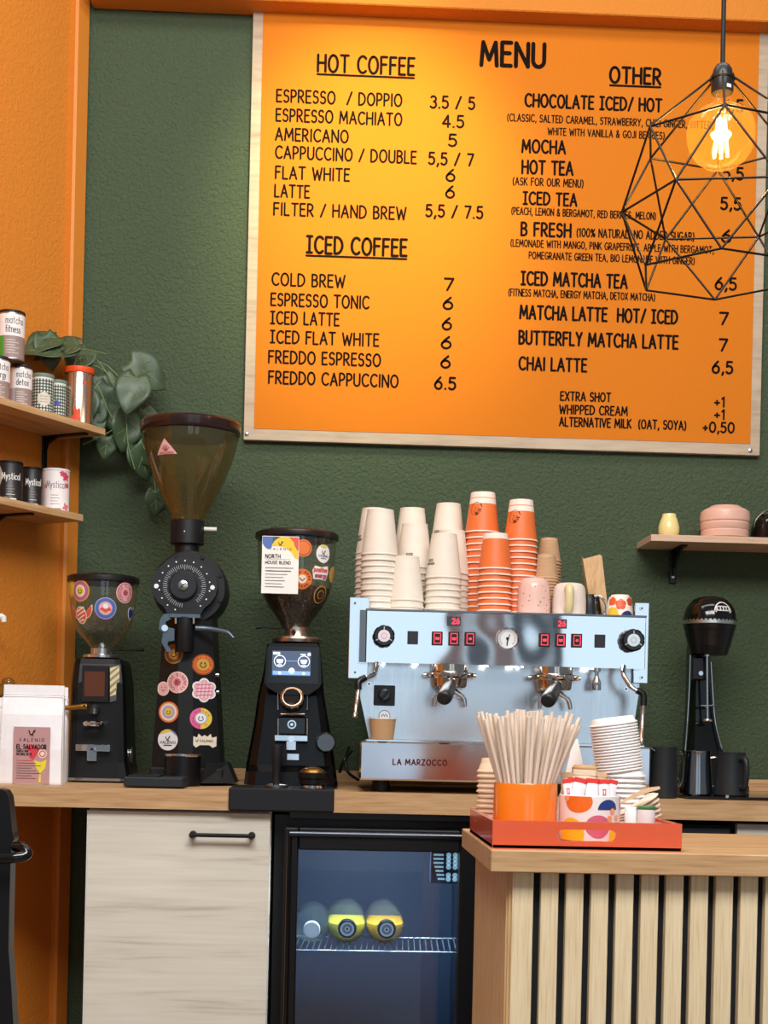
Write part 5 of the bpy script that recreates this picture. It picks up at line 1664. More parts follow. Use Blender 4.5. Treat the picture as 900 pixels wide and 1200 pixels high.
beanm = bpy.data.materials.new('coffee_beans'); beanm.use_nodes = True
_nt = beanm.node_tree; _p = _nt.nodes['Principled BSDF']; _p.inputs['Roughness'].default_value = .4
_tc = _nt.nodes.new('ShaderNodeTexCoord'); _v = _nt.nodes.new('ShaderNodeTexVoronoi'); _v.inputs['Scale'].default_value = 150
_nt.links.new(_tc.outputs['Object'], _v.inputs['Vector'])
_rp = _nt.nodes.new('ShaderNodeValToRGB'); _rp.color_ramp.elements[0].color = lin((88, 58, 44)); _rp.color_ramp.elements[1].color = lin((26, 16, 14)); _rp.color_ramp.elements[1].position = .7
_nt.links.new(_v.outputs['Distance'], _rp.inputs[0]); _nt.links.new(_rp.outputs[0], _p.inputs['Base Color'])
_bp = _nt.nodes.new('ShaderNodeBump'); _bp.inputs['Strength'].default_value = .8; _bp.inputs['Distance'].default_value = -.004
_nt.links.new(_v.outputs['Distance'], _bp.inputs['Height']); _nt.links.new(_bp.outputs[0], _p.inputs['Normal'])
mb = MB(); bpf = [(r - .003, z) for r, z in h3 if z < F.z(690)] ; 
mb.lathe([(0, bpf[0][1])] + bpf + [(F.r(40.5), F.z(690)), (F.r(20), F.z(686)), (0, F.z(684))], beanm, c=hc, seg=48); bo = mb.build('coffee_beans', hop3o); bo['kind'] = 'stuff'
mb = MB(); mb.lathe(F.prof([(45, 634), (48.5, 633), (49, 631), (48.5, 627), (46, 625), (26, 624), (22, 621.5), (0, 621)]), M('lid_dark', (30, 26, 26), .3), c=hc, seg=48); mb.build('hopper_lid', g3)
h3r = interp(h3)
def h3m(px, py):
    z = (F.py - py) * F.k
    return round_map(h3r, z, math.asin(max(-.96, min(.96, (px - 347) * F.k / h3r(z)))), c=(hc[0], 0))
q = F.k
c0 = F.v(328.3, 662, -F.r(47.5))
card = thing('price_card', 'white house blend card with colourful waves taped on the grinder hopper', 'card', g3.location + c0)
mb = MB()
wv, hv = F.r(43, -.1), F.r(67, -.1)
mb.box((0, .0006, 0), (wv, .0012, hv), paperw); cbod = mb.build('card_sheet', card)
mpk = flat(0, 0, 0)
mb = MB()
T = hv / 2
def wave(pts, m, h): mb.add([mpk(x * wv / 2 * .98, T - y * hv, h) for x, y in pts], [tuple(range(len(pts)))], m)
wave([(-.45, .13), (-.3, .07), (0, .01), (-.42, .01)], C('wave_green', 60, 84, 66), .0004)
wave([(-1, .01), (-.4, .01), (-.38, .12), (-.5, .2), (-.68, .235), (-.85, .2), (-1, .13)], P_['blue'], .0003)
wave([(.4, .01), (1, .01), (1, .25), (.9, .23), (.7, .12)], P_['red'], .0003)
wave([(-.5, .17), (-.3, .07), (0, .012), (.45, .012), (.7, .09), (.84, .21), (1, .26), (1, .40), (.8, .37), (.6, .27), (.35, .21), (0, .17), (-.3, .17)], C('wave_yellow', 244, 196, 40), .0006)
cup_logo(mb, 0, T - .125 * hv, wv * .06, mpk, ink, .001)
letters(mb, 'VALENIO', -wv * .3, T - .24 * hv, hv * .035, mpk, ink, wv * .6, .14, .001, gap=.5)
letters(mb, 'NORTH', -wv * .40, T - .385 * hv, hv * .065, mpk, ink, wv * .40, .17, .001)
mb.quad(-wv * .4, T - .405 * hv, wv * .28, T - .402 * hv, mpk, ink, .001)
letters(mb, 'HOUSE BLEND', -wv * .40, T - .485 * hv, hv * .05, mpk, ink, wv * .68, .17, .001)
for j, (b, hh) in enumerate(((.36, .012), (.30, .016), (.2, .01), (.1, .01), (.14, .01), (.05, .01), (.12, .012))):
    mb.quad(-wv * .40, T - (.56 + .055 * j) * hv, wv * b, T - (.56 + .055 * j - hh) * hv, mpk, C('card_ink', 96, 88, 90), .0008)
mb.build('print', cbod)
S3 = [
 (355.5, 648, lambda mb, mp: (mb.disc(0, 0, 10 * q, mp, P_['orange']), mb.disc(0, 0, 8.4 * q, mp, P_['brown'], .0007), mb.disc(0, 0, 7.6 * q, mp, P_['orange'], .001))),
 (355, 683, lambda mb, mp: (mb.disc(0, 0, 11.5 * q, mp, P_['orange']), ringmarks(mb, 0, 0, 8.4 * q, 16, 2.2 * q, mp, ink, .0008), mb.disc(0, 0, 5 * q, mp, P_['cream'], .0008), mb.stroke([(-3 * q, 1 * q), (0, -2 * q), (3 * q, 1 * q)], 1.2 * q, mp, P_['brown'], .0011))),
 (378.5, 652.5, lambda mb, mp: (mb.disc(0, 0, 10.5 * q, mp, P_['white']), mb.blob([(-6 * q, 8 * q), (0, 6 * q), (6 * q, 8 * q), (0, 10.4 * q)], mp, P_['yellow'], .0007), cup_logo(mb, 0, 1.6 * q, 2.6 * q, mp, ink, .0008), letters(mb, 'VALENIO', -7.5 * q, -3.8 * q, 2.4 * q, mp, ink, 15 * q, .18, .0008), mb.quad(-4 * q, -6 * q, 4 * q, -5.2 * q, mp, ink, .0008))),
 (376, 675, lambda mb, mp: (mb.blob([(-12 * q, 3 * q), (-9 * q, 8 * q), (0, 7 * q), (10 * q, 9 * q), (12 * q, 2 * q), (9 * q, -8 * q), (0, -7 * q), (-10 * q, -7 * q)], mp, P_['white'], .0006), letters(mb, 'positive', -10 * q, 1.5 * q, 5 * q, mp, P_['red'], 19 * q, .26, .001), letters(mb, 'energy', -8 * q, -5 * q, 5 * q, mp, P_['rose'], 17 * q, .26, .001))),
 (376, 699, lambda mb, mp: (mb.disc(0, 0, 10 * q, mp, P_['gold']), mb.disc(0, 0, 8.8 * q, mp, C('st_dark', 50, 34, 28), .0007), mb.disc(0, 0, 5 * q, mp, P_['gold'], .001), mb.disc(0, 0, 4.2 * q, mp, C('st_dark', 50, 34, 28), .0013))),
 (389.5, 674, lambda mb, mp: mb.disc(0, 0, 9.5 * q, mp, P_['gold'])),
]
for px, py, fn in S3:
    mb = MB(); fn(mb, h3m(px, py)); mb.build('sticker', hop3o)
# front fittings
mb = MB()
c = F.v(342, 822, -.172)
mb.lathe([(F.r(12), 0), (F.r(13), .002), (F.r(13), .012), (F.r(11), .014), (F.r(10), .014), (F.r(9.2), 0), (F.r(12), 0)], bronze, seg=32, X=Matrix.Translation(c + V((0, .01, .006))) @ Matrix.Rotation(PI / 2.6, 4, 'X'))
mb.tube([c + V((0, .07, .012)), c + V((0, .012, .006))], [F.r(9), F.r(9)], M('chute_dark', (40, 32, 28), .3), 20); mb.tube([c + V((.018, .0, -.002)), c + V((.026, .0, .002))], .004, bronze, 8)
mb.build('chute', g3)
mb = MB()
for x in (326, 360):
    mb.tube([F.v(x, 812, -.135), F.v(x, 832, -.14)], .0018, chrome, 8); mb.tube([F.v(x, 842, -.14), F.v(x, 861, -.14)], .0018, chrome, 8)
mb.tube([F.v(329, 837, -.15), F.v(357, 837, -.15)], .0035, bronze, 10)
mb.build('guide_wires', g3)
mb = MB(); F.rect(mb, 325.5, 840, 358.5, 861, -.143, .03, blackg, .003)
c = F.v(342, 849, -.144); mb.tube([c, c + V((0, -.006, 0))], F.r(5), sst, 24); mb.tube([c + V((0, -.006, 0)), c + V((0, -.007, 0))], F.r(3.4), blackm, 18); mb.tube([c + V((0, -.007, 0)), c + V((0, -.0085, 0))], F.r(1.8), chrome, 12)
mb.build('portafilter_holder', g3)
mb = MB(); F.rect(mb, 322, 861.5, 360.5, 868.5, -.165, .03, sst, .001); F.rect(mb, 335.5, 868.5, 347, 879, -.155, .018, sst, .001)
c = F.v(341.5, 866, -.166); mb.tube([c, c + V((0, -.004, 0))], F.r(3.6), chrome, 18); mb.build('fork', g3)
mb = MB(); F.rect(mb, 336, 883, 350.5, 891, -.135, .01, sst, .001); mb.build('catch_plate', g3)
mb = MB(); c = F.v(381, 870, -.13)
mb.tube([c + V((-.004, .03, 0)), c, c + V((.0005, -.001, 0)), c + V((.001, -.010, 0)), c + V((.0012, -.011, 0)), c + V((.002, -.030, 0))], [.018, .021, .025, .025, .022, .021], M('knob_steel', (110, 112, 116), .25, .9), 26); mb.build('adjustment_knob', g3)
mb = MB(); mb.tube([F.v(398, 905, .02), F.v(404, 890, .0), F.v(412, 880, .04)], .004, blackp, 8, 6); mb.build('power_cord', g3)

# tamping mat, tamper, distributor
F = Fr(329, 3.40, ZT)
mat_ = thing('tamping_mat', 'black rubber tamping mat folded over the worktop edge', 'mat', F.o)
mb = MB()
a, b = F.v(268, 936, -.055), F.v(391.5, 936, -.055)
mb.box(((a.x + b.x) / 2, .040, .0035), (b.x - a.x, .185, .006), blackm, .002)
mb.box(((a.x + b.x) / 2, -.0555, -.0195), (b.x - a.x, .0085, .052), M('mat_rubber', (26, 28, 33), .7, spec=.3), .003)
mb.build('rubber_mat', mat_)
zm = ZT + .0067
F = Fr(323.5, 3.395, zm)
tp = thing('tamper', 'black-handled coffee tamper standing on the tamping mat', 'tamper', F.o)
mb = MB(); mb.lathe(F.prof([(4.5, F.py - 5), (4.8, 905), (5.4, 896), (6.2, 890), (6.4, 876), (6, 873.5), (3, 872.5), (0, 872.3)]), blackm, seg=24); mb.build('handle', tp)
mb = MB(); mb.lathe(F.prof([(0, F.py), (13.5, F.py), (13.8, F.py - .6), (13.8, F.py - 3.4), (13, F.py - 4), (5, F.py - 5.2), (0, F.py - 5.2)]), chrome, seg=36); mb.build('tamping_base', tp)
F = Fr(366, 3.40, zm)
ds = thing('coffee_distributor', 'round black distributor with a brass dome on the tamping mat', 'distributor', F.o)
mb = MB(); mb.lathe(F.prof([(0, F.py), (13, F.py), (13.5, F.py - 4), (15.5, F.py - 5), (15.8, F.py - 11), (17.2, F.py - 12), (17.4, F.py - 18), (16.5, F.py - 19), (0, F.py - 19)]), blackp, seg=40); mb.build('body', ds)
mb = MB(); mb.lathe(F.prof([(15.5, F.py - 19), (14, F.py - 21.5), (9, F.py - 24), (4, F.py - 25), (0, F.py - 25.2)]), brass, seg=36); mb.build('dome', ds)
mb = MB(); mb.lathe(F.prof([(13.3, F.py - .1), (14, F.py - .4), (14, F.py - 3.6), (13.4, F.py - 4)]), chrome, seg=36); mb.build('ring', ds)

# ================================================================== ESPRESSO MACHINE
F = Fr(592, 3.45, ZT)
em = thing('espresso_machine', 'long polished steel two-group espresso machine on the oak worktop', 'espresso machine', F.o)
PYB = F.py
ptop = at(592, 719, 3.45).z - F.o.z               # top of the front panel
pbot = at(592, 780, 3.45).z - F.o.z
xl, xr_ = F.v(429, 747).x, F.v(756, 747).x
bodyY0, bodyY1 = .0, .44
# feet
mb = MB()
for x in (446, 735):
    for dy in (.03, .36):
        c = F.v(x, PYB, dy)
        mb.lathe([(0, 0), (.024, 0), (.022, .012), (.020, .03), (0, .03)], blackp, c=(c.x, dy, 0), seg=20)
mb.build('feet', em)
# drip tray base
dxl, dxr = F.v(421.5, 892, -.05).x, F.v(763, 892, -.05).x
dz0, dz1 = F.v(592, 917.5, -.05).z, F.v(592, 872, -.05).z
mb = MB(); mb.box(((dxl + dxr) / 2, .16, (dz0 + dz1) / 2), (dxr - dxl, .42, dz1 - dz0), steel('tray_steel', (206, 204, 210), .13, 'X', .10), .004)
base = mb.build('drip_tray', em)
mb = MB()
for k in range(14):
    mb.box(((dxl + dxr) / 2, -.04 + .013 * k, dz1 + .002), (dxr - dxl - .03, .006, .004), sst, .0005)
mb.build('tray_grate', base)
mb = MB(); c0 = F.v(460.5, 896, -.05)
mpb = flat(c0.x, -.0505, c0.z)
letters(mb, 'LA MARZOCCO', 0, 0, F.r(6.2), mpb, M('letters_red', (150, 32, 40), .4), F.r(62), .22, .0008, gap=.3)
letters(mb, 'LA MARZOCCO', .0006, .0006, F.r(6.2), mpb, ink, F.r(62), .14, .0011, gap=.3)
mb.build('brand_lettering', base)
# back splash: steel plate narrowing to the bottom, and the body behind it
zs = F.v(592, 800, .06).z
bl_, br_ = F.v(433, 866, .06), F.v(739, 866, .06)
tl_, tr_ = F.v(421, 812, .06), F.v(749, 812, .06)
mb = MB()
mb.prism([(bl_.x, dz1), (br_.x, dz1), (tr_.x, tr_.z + .004), (tr_.x, ptop - .03), (tl_.x, ptop - .03), (tl_.x, tl_.z)], .06, .075, sstv)
mb.box(((bl_.x + br_.x) / 2, .24, (dz1 + ptop) / 2), (br_.x - bl_.x - .004, .33, ptop - dz1 - .04), sstv, .003)
splash = mb.build('back_panel', em)
for px, py in ((432.5, 801.5), (733.5, 807.5)):
    c = F.v(px, py, .06); mb = MB(); mb.tube([c, c + V((0, -.003, 0))], .0055, chrome, 16); mb.tube([c + V((0, -.003, 0)), c + V((0, -.0035, 0))], .0028, blackm, 6); mb.build('screw', splash)
# side wing plates
for x0, x1, y0, y1 in ((409, 432, 700, 795), (743, 760, 706, 801)):
    mb = MB(); F.rect(mb, x0, y0, x1, y1, .045, .006, steel('wing_steel', (232, 236, 240), .12, 'Z', .02), .001)
    wg = mb.build('side_plate', em)
    for py in (y0 + 7, y1 - 7):
        px = x0 + 7 if x0 < 500 else x1 - 8
        c = F.v(px, py, .045); mb = MB(); mb.tube([c, c + V((0, -.003, 0))], .005, chrome, 16); mb.tube([c + V((0, -.003, 0)), c + V((0, -.0034, 0))], .0026, blackm, 6); mb.build('screw', wg)
# upper control housing with chamfered ends, hollow-looking top
hl, hr_ = F.v(421, 747, .02).x, F.v(757, 747, .0).x
sec = [(xl, .0), (xr_, .0), (xr_ + .002, .004), (xr_ + .002, .42), (hl, .42), (hl, .0022)]
mb = MB()
vs = [(x, y, pbot) for x, y in sec] + [(x, y, ptop) for x, y in sec]
n = len(sec)
mb.add(vs, [tuple(range(n))[::-1], tuple(range(n, 2 * n))] + [(i, (i + 1) % n, n + (i + 1) % n, n + i) for i in range(n)], steel('panel_steel', (232, 236, 238), .07, 'X', .16))
hous = mb.build('control_housing', em)
mb = MB(); mb.box((xl, -.0002, (ptop + pbot) / 2), (.003, .002, ptop - pbot), M('edge_dark', (70, 72, 80), .25, .9)); mb.build('edge_line', hous)
mb = MB(); mb.box(((xl + xr_) / 2, .0, ptop + .001), (xr_ - xl + .004, .010, .005), M('edge_grey', (128, 130, 136), .25, .9), .001); mb.build('top_edge', hous)
ZM = F.o.z + ptop - .004                             # cup-warmer surface, just below the front lip
fp = lambda px, py: F.v(px, py, 0)
c0 = fp(592, 747)
mpp = flat(0, -.0006, 0)
def pq(mb, x0, y0, x1, y1, m, h=.0004):
    a, b = fp(x0, y1), fp(x1, y0)
    mb.quad(a.x, a.z, b.x, b.z, mpp, m, h)
redg = M('red_glow', (255, 60, 80), .4, emit=1.1)
blk = M('button_black', (16, 14, 16), .3)
for k_, xs in enumerate(((506, 525.5, 544.5), (631.5, 650.5, 669.5))):
    for i, x in enumerate(xs):
        y = 740 + (x - 506) * .0225 * .7
        mb = MB(); F.rect(mb, x, y, x + 12.8, y + 16.3, -.004, .005, blk, .0008); bt_ = mb.build('brew_button', hous)
        mb = MB(); c = F.v(x + 6.4, y + 8.1, 0)
        mpx = flat(c.x, -.0045, c.z); q = F.k
        for (a, b, d, e) in ((-4.2, -6.2, 4.2, -5.4), (-4.2, 5.4, 4.2, 6.2), (-4.2, -6.2, -3.4, 6.2), (3.4, -6.2, 4.2, 6.2)):
            mb.quad(a * q, b * q, d * q, e * q, mpx, redg, .0003)
        mb.blob([(-2.6 * q, 1.2 * q), (2.6 * q, 1.2 * q), (1.8 * q, -1.8 * q), (-1.8 * q, -1.8 * q)] if i != 2 else [(1.6 * q * math.cos(t), 1.6 * q * math.sin(t)) for t in [PI * j / 6 for j in range(12)]], mpx, redg, .0003)
        mb.build('button_symbol', bt_)
for x, y in ((477.5, 739.5), (697, 743.5)):
    mb = MB(); F.rect(mb, x, y, x + 12.5, y + 15.5, -.0035, .004, M('square_black', (34, 34, 38), .35), .0008); mb.build('blank_button', hous)
for x0, y0, x1, y1 in ((524, 722.5, 540, 733.5), (648, 725.5, 664.5, 736.5)):
    mb = MB(); F.rect(mb, x0, y0, x1, y1, -.002, .003, M('display_grey', (58, 62, 72), .3), .0005); dp = mb.build('shot_display', hous)
    mb = MB(); c = F.v((x0 + x1) / 2 + 1.5, (y0 + y1) / 2 + 3, 0); letters(mb, '26', c.x - F.r(3.6), c.z, F.r(6), flat(0, -.0022, 0), redg, F.r(8), .2, .0004); mb.build('digits', dp)
# pressure gauge
c = F.v(594.5, 748.5, 0)
Xg = Matrix.Translation(c) @ Matrix.Rotation(PI / 2, 4, 'X')
mb = MB(); mb.lathe([(F.r(13.4), 0), (F.r(13.4), .006), (F.r(12.4), .008), (F.r(11.4), .006), (F.r(11.4), .003), (0, .003)], chrome, seg=44, X=Xg); gg = mb.build('pressure_gauge', hous)
mb = MB(); mpg = lambda u, v, h: V((c.x + u, c.y - .0032 - h, c.z + v)); q = F.k
mb.disc(0, 0, 11.2 * q, mpg, C('gauge_white', 226, 228, 230, .35), .0002, 40)
for i in range(25):
    a = math.radians(-45 + i * 270 / 24)
    mb.stroke([(q * 8.2 * math.cos(a), q * 8.2 * math.sin(a)), (q * (10 if i % 4 else 10.4) * math.cos(a), q * 10 * math.sin(a))], q * .45, mpg, ink, .0005)
mb.stroke([(q * 2.5, 5 * q), (-.6 * q, -7 * q)], .9 * q, mpg, ink, .0008); mb.disc(0, 0, 1.8 * q, mpg, ink, .001, 16)
mb.stroke([(0, -2 * q), (q * -.4, -8 * q)], 1.6 * q, mpg, C('gauge_grey', 90, 92, 96), .0007)
mb.build('gauge_dial', gg)
# steam knobs
for x, y, R in ((449.5, 746, 12.6), (739.5, 751, 13.2)):
    c = F.v(x, y, 0)
    Xk = Matrix.Translation(c) @ Matrix.Rotation(PI / 2, 4, 'X')
    mb = MB()
    N = 72
    vs = []
    for yy in (0.004, 0.030):
        for i in range(N):
            a = 2 * PI * i / N
            r = F.r(R) * (1 - .055 * (max(0, math.cos(9 * a)) ** 2))
            vs.append((r * math.cos(a), r * math.sin(a), yy))
    mb.add(vs, [(i, (i + 1) % N, N + (i + 1) % N, N + i) for i in range(N)] + [tuple(range(N, 2 * N))], blackp, True, Xk)
    mb.lathe([(F.r(R * .5), 0), (F.r(R * .5), .006)], blackp, seg=24, X=Xk)
    kb = mb.build('steam_knob', hous)
    mb = MB(); mpk2 = lambda u, v, h: V((c.x + u, c.y - .0303 - h, c.z + v)); q = F.k
    mb.disc(0, 0, R * .86 * q, mpk2, blackg, .0002, 40)
    mb.disc(0, 0, R * .56 * q, mpk2, C('knob_inlay', 226, 214, 222, .35) if x < 600 else C('knob_inlay_blue', 206, 226, 232, .35), .0005, 32)
    mb.disc(0, 0, R * .30 * q, mpk2, C('knob_rose', 206, 178, 190) if x < 600 else C('knob_cyan', 150, 200, 214), .0008, 24); mb.disc(0, 0, R * .2 * q, mpk2, C('knob_inlay', 226, 214, 222, .35), .0011, 20)
    for i in range(3):
        a = math.radians(90 + 120 * i)
        mb.stroke([(q * R * .56 * math.cos(a), q * R * .56 * math.sin(a)), (q * R * .84 * math.cos(a), q * R * .84 * math.sin(a))], q * .9, mpk2, C('knob_mark', 200, 196, 200), .0008)
    mb.build('knob_inlay', kb)
# lamp spots under the panel
spotm = M('spot_glow', (255, 255, 250), .4, emit=7)
mb = MB()
for x in (450, 486.5, 489, 568, 571, 600, 604, 612, 690, 694):
    c = F.v(x, 780, .014); mb.tube([V((c.x, .016, pbot - .0005)), V((c.x, .016, pbot - .003))], .0028, spotm, 10)
mb.build('light_spots', hous)
# groups and portafilters
for gx in (526, 647.5):
    gy = (gx - 526) * .0245
    c = F.v(gx, 779 + gy, .055)
    gm_ = M('group_steel', (200, 190, 178), .16, 1.0)
    mb = MB()
    def gz(py): return F.v(gx, py + gy, .02).z
    cc = V((c.x, .02, 0))
    mb.lathe([(0, gz(790)), (F.r(23), gz(790)), (F.r(23), gz(788)), (F.r(21.5), gz(787)), (F.r(21.5), gz(779)), (0, gz(779))], gm_, c=cc, seg=40)
    mb.lathe([(0, gz(795)), (F.r(27), gz(795)), (F.r(28), gz(793.5)), (F.r(28), gz(789)), (F.r(26), gz(788)), (0, gz(788))], chrome, c=cc, seg=40)
    for i in range(10):
        a = PI * i / 5 + .3
        p = cc + V((F.r(28) * math.sin(a), -F.r(28) * math.cos(a), gz(791.5)))
        mb.tube([p, p + V((F.r(3) * math.sin(a), -F.r(3) * math.cos(a), 0))], .0058, gm_, 10)
    grp = mb.build('group_head', em)
    mb = MB()
    mb.lathe([(0, gz(806)), (F.r(18), gz(806)), (F.r(20), gz(804)), (F.r(21), gz(795)), (0, gz(795))], M('basket_bronze', (206, 176, 150), .15, 1.0), c=cc, seg=40)
    mb.box((cc.x, cc.y - F.r(21) - .004, gz(799)), (.020, .02, .014), chrome, .003)
    pf = mb.build('portafilter', em)
    mb = MB()
    h0 = V((cc.x, cc.y - F.r(21) - .010, gz(800)))
    e = F.v(gx - 6, 819 + gy, -.150)
    mb.tube([h0, h0.lerp(e, .18), h0.lerp(e, .5), h0.lerp(e, .85), h0.lerp(e, .97), e], [.009, .0125, .017, .0185, .0165, .011], M('handle_black', (28, 30, 32), .38), 20, 4)
    mb.build('handle', pf)
    mb = MB()
    for sg in (-1, 1):
        mb.tube([cc + V((0, -.01, gz(805))), cc + V((sg * F.r(8), -.012, gz(812))), cc + V((sg * F.r(16), -.014, gz(818))), cc + V((sg * F.r(18.5), -.016, gz(828)))], [.008, .0075, .0065, .0045], chrome, 12, 5)
    mb.build('spouts', pf)
# hot water nozzle
mb = MB(); c = F.v(699.5, 780, .01)
def nz(py): return F.v(699.5, py, .01).z
mb.lathe([(0, nz(809)), (F.r(5.4), nz(809)), (F.r(5.6), nz(807)), (F.r(5.2), nz(799)), (F.r(2.4), nz(793)), (F.r(2.2), nz(788)), (F.r(4.4), nz(787)), (F.r(4.4), nz(779)), (0, nz(779))], chrome, c=(c.x, .01, 0), seg=28); mb.build('water_nozzle', em)
# steam wands
for side, pts, jt, tip in ((0, [(441.5, 777, .0), (439, 789, -.02), (431, 793, -.04), (424, 797, -.05)], [(428, 794, -.045), (420.5, 799, -.052), (420, 808, -.055)], [(420.4, 806, -.055), (415.5, 841, -.065)]),
                           (1, [(731, 781, .0), (730.5, 790, -.02), (738, 803, -.04), (748, 811, -.05)], [(746, 809, -.05), (753.5, 814, -.052), (754, 827, -.055)], [(753.8, 825, -.055), (751.5, 872, -.06)])):
    mb = MB(); mb.tube([F.v(a, b, d) for a, b, d in pts], .0058, chrome, 12, 6); wd = mb.build('steam_wand', em)
    mb = MB(); mb.tube([F.v(a, b, d) for a, b, d in jt], .0082, blackp, 12, 6); mb.build('rubber_grip', wd)
    mb = MB(); P0, P1 = [F.v(a, b, d) for a, b, d in tip]; mb.tube([P0, P0.lerp(P1, .85), P0.lerp(P1, .86), P1], [.0055, .0055, .0068, .006], M('wand_steel', (206, 188, 176), .2, 1.0), 12); mb.build('wand_tip', wd)
# rotary switch and round badge
mb = MB(); F.rect(mb, 438, 803, 463, 827, .055, .006, blackp, .002); sw = mb.build('rotary_switch', em)
c = F.v(450.5, 814.5, .055)
mb = MB(); mb.tube([c, c + V((0, -.008, 0)), c + V((0, -.018, 0))], [F.r(8), F.r(7), F.r(5.5)], M('switch_knob', (40, 40, 44), .35), 24)
mb.box((c.x, c.y - .019, c.z), (F.r(3), .004, F.r(11)), blackp, .001, Matrix.Translation(c) @ Matrix.Rotation(.7, 4, 'Y') @ Matrix.Translation(-c)); mb.build('switch_knob', sw)
mb = MB(); cb = F.v(450.5, 839, .0595); mpz = lambda u, v, h: V((cb.x + u, cb.y - h, cb.z + v)); q = F.k
mb.disc(0, 0, 7 * q, mpz, C('badge_rim', 92, 92, 96, .3), .0003, 28); mb.disc(0, 0, 6.2 * q, mpz, C('badge_face', 226, 226, 230, .4), .0008, 28)
for i in range(5): mb.disc((i - 2) * 1.6 * q, (i % 2) * 1.6 * q, .8 * q, mpz, ink, .0012, 8)
mb.build('badge', splash)
mb = MB(); mb.tube([F.v(420, 914, .30), F.v(408, 905, .34), F.v(405, 890, .36), F.v(409, 876, .40)], .004, blackp, 8, 6); mb.build('power_cord', em)

# kraft cup standing on the tray
def up_cup(name, label, cat, F, hw0, hw1, pt, m, lip=None):
    o = thing(name, label, cat, F.o)
    mb = MB(); H = F.r(F.py - pt); a, b = F.r(hw0), F.r(hw1)
    mb.lathe([(0, .003), (a - .001, .003), (a - .001, 0), (a, 0), (b, H - .002)], m, seg=36); mb.build('cup_wall', o)
    mb = MB(); mb.lathe([(b, H - .003), (b + .0014, H - .002), (b + .0014, H), (b - .0006, H), (b - .0008, H - .003), (a - .0012, .004), (0, .004)], lip or paperw, seg=36); mb.build('lining', o)
    return o
F2 = Fr(448, 3.425, F.o.z + dz1 + .0042)
up_cup('paper_cup', 'short kraft paper cup with white lining on the machine\'s drip tray', 'cup', F2, 13, 15.8, 841.5, kraft)

# ================================================================== CUPS STACKED ON THE MACHINE
cupw = M('cup_white', (226, 215, 200), .6)
cupo = M('cup_orange', (228, 112, 52), .5)
cupk = M('cup_kraft', (196, 158, 122), .75)
banded = C('cup_band', 240, 224, 212, .6)
def cup_proto(R, Rt, H, m, band, art=None, ridged=False, tall=False):
    mb = MB()
    rim = banded if band else m
    rr = .0016
    prof = [(R - .0016, 0.0006), (R - .0008, 0), (R + rr, .0008, rim), (R + rr + .0004, .0022), (R + rr, .0038), (R - .0002, .0046, m)]
    if ridged:
        for k in range(18):
            t = .08 + .84 * k / 18
            r = R + (Rt - R) * t
            prof += [(r + .0006, H * t), (r - .0003, H * (t + .022))]
        prof += [(Rt, H, m)]
    elif band:
        t = 1 - .006 * 2.1 / H
        if tall:
            f_ = lambda d: R + (Rt - R) * (1 - d / H)
            prof += [(f_(.030), H - .030, banded), (f_(.0165), H - .0165, m), (f_(.0145), H - .0145, banded), (Rt, H)]
        else:
            prof += [(R + (Rt - R) * (1 - .014 / H), H - .014, banded), (Rt, H)]
    else:
        prof += [(R + (Rt - R) * (1 - .011 / H), H - .011), (R + (Rt - R) * (1 - .0108 / H) - .0006, H - .0108), (Rt, H)]
    prof += [(Rt - .0012, H, banded if band else m), (Rt - .0016, H - .006), (0, H - .006)]
    mb.lathe(prof, m, seg=36)
    mb.lathe([(R - .0016, .0006), (Rt - .0024, H - .0075), (0, H - .0075)], paperw if not ridged else m, seg=36)
    if art:
        art(mb, round_map(lambda z: R + (Rt - R) * max(0, min(1, z / H)), 0, art.phi))
    return mb
def ring_logo(phi):
    def art(mb, mp):
        u, v, r = 0, .058, .018
        mb.stroke([(u + r * math.cos(t), v + r * math.sin(t)) for t in [math.radians(70 + 160 * j / 14) for j in range(15)]], .0010, mp, ink, .0004)
        mb.stroke([(u + r * math.cos(t), v + r * math.sin(t)) for t in [math.radians(20 + 30 * j / 5) for j in range(6)]], .0022, mp, ink, .0004)
        for i, chh in enumerate('UNITE'):
            t = math.radians(-100 + 24 * i)
            c, s_ = math.cos(t + PI / 2), math.sin(t + PI / 2)
            gw, st = G[chh]
            for pl in st:
                mb.stroke([(u + (r - .003) * math.cos(t) + ((x - gw / 2) * c - y * s_) * -.0058 * -1, v + (r - .003) * math.sin(t) + ((x - gw / 2) * s_ + y * c) * .0058) for x, y in pl], .0017, mp, ink, .0004)
        mb.stroke([(u - .008, v - .003), (u - .003, v - .009), (u + .004, v - .006)], .0011, mp, ink, .0004)
        mb.stroke([(u - .005, v + .006), (u - .001, v + .001), (u - .004, v - .001)], .0011, mp, ink, .0004)
        mb.stroke([(u + .006, v + .004), (u + .006, v - .002), (u + .003, v - .002)], .0011, mp, ink, .0004)
    art.phi = phi
    return art
def word_logo(phi, v=.045):
    def art(mb, mp):                                 # print too small to read: two rows of block marks
        for i, (n, w_, hh) in enumerate(((3, .0056, .0062), (5, .0050, .0046))):
            for j in range(n):
                x = (j - (n - 1) / 2.0) * (w_ + .0011)
                y = v - i * .0072
                mb.stroke([(x - w_ * .36, y), (x - w_ * .36, y + hh), (x + w_ * .3, y + hh), (x + w_ * .36, y + hh * .45)], .0015, mp, ink, .0004)
                mb.stroke([(x - w_ * .3, y + hh * .45), (x + w_ * .36, y + hh * (.1 * (j % 3)))], .0015, mp, ink, .0004)
    art.phi = phi
    return art
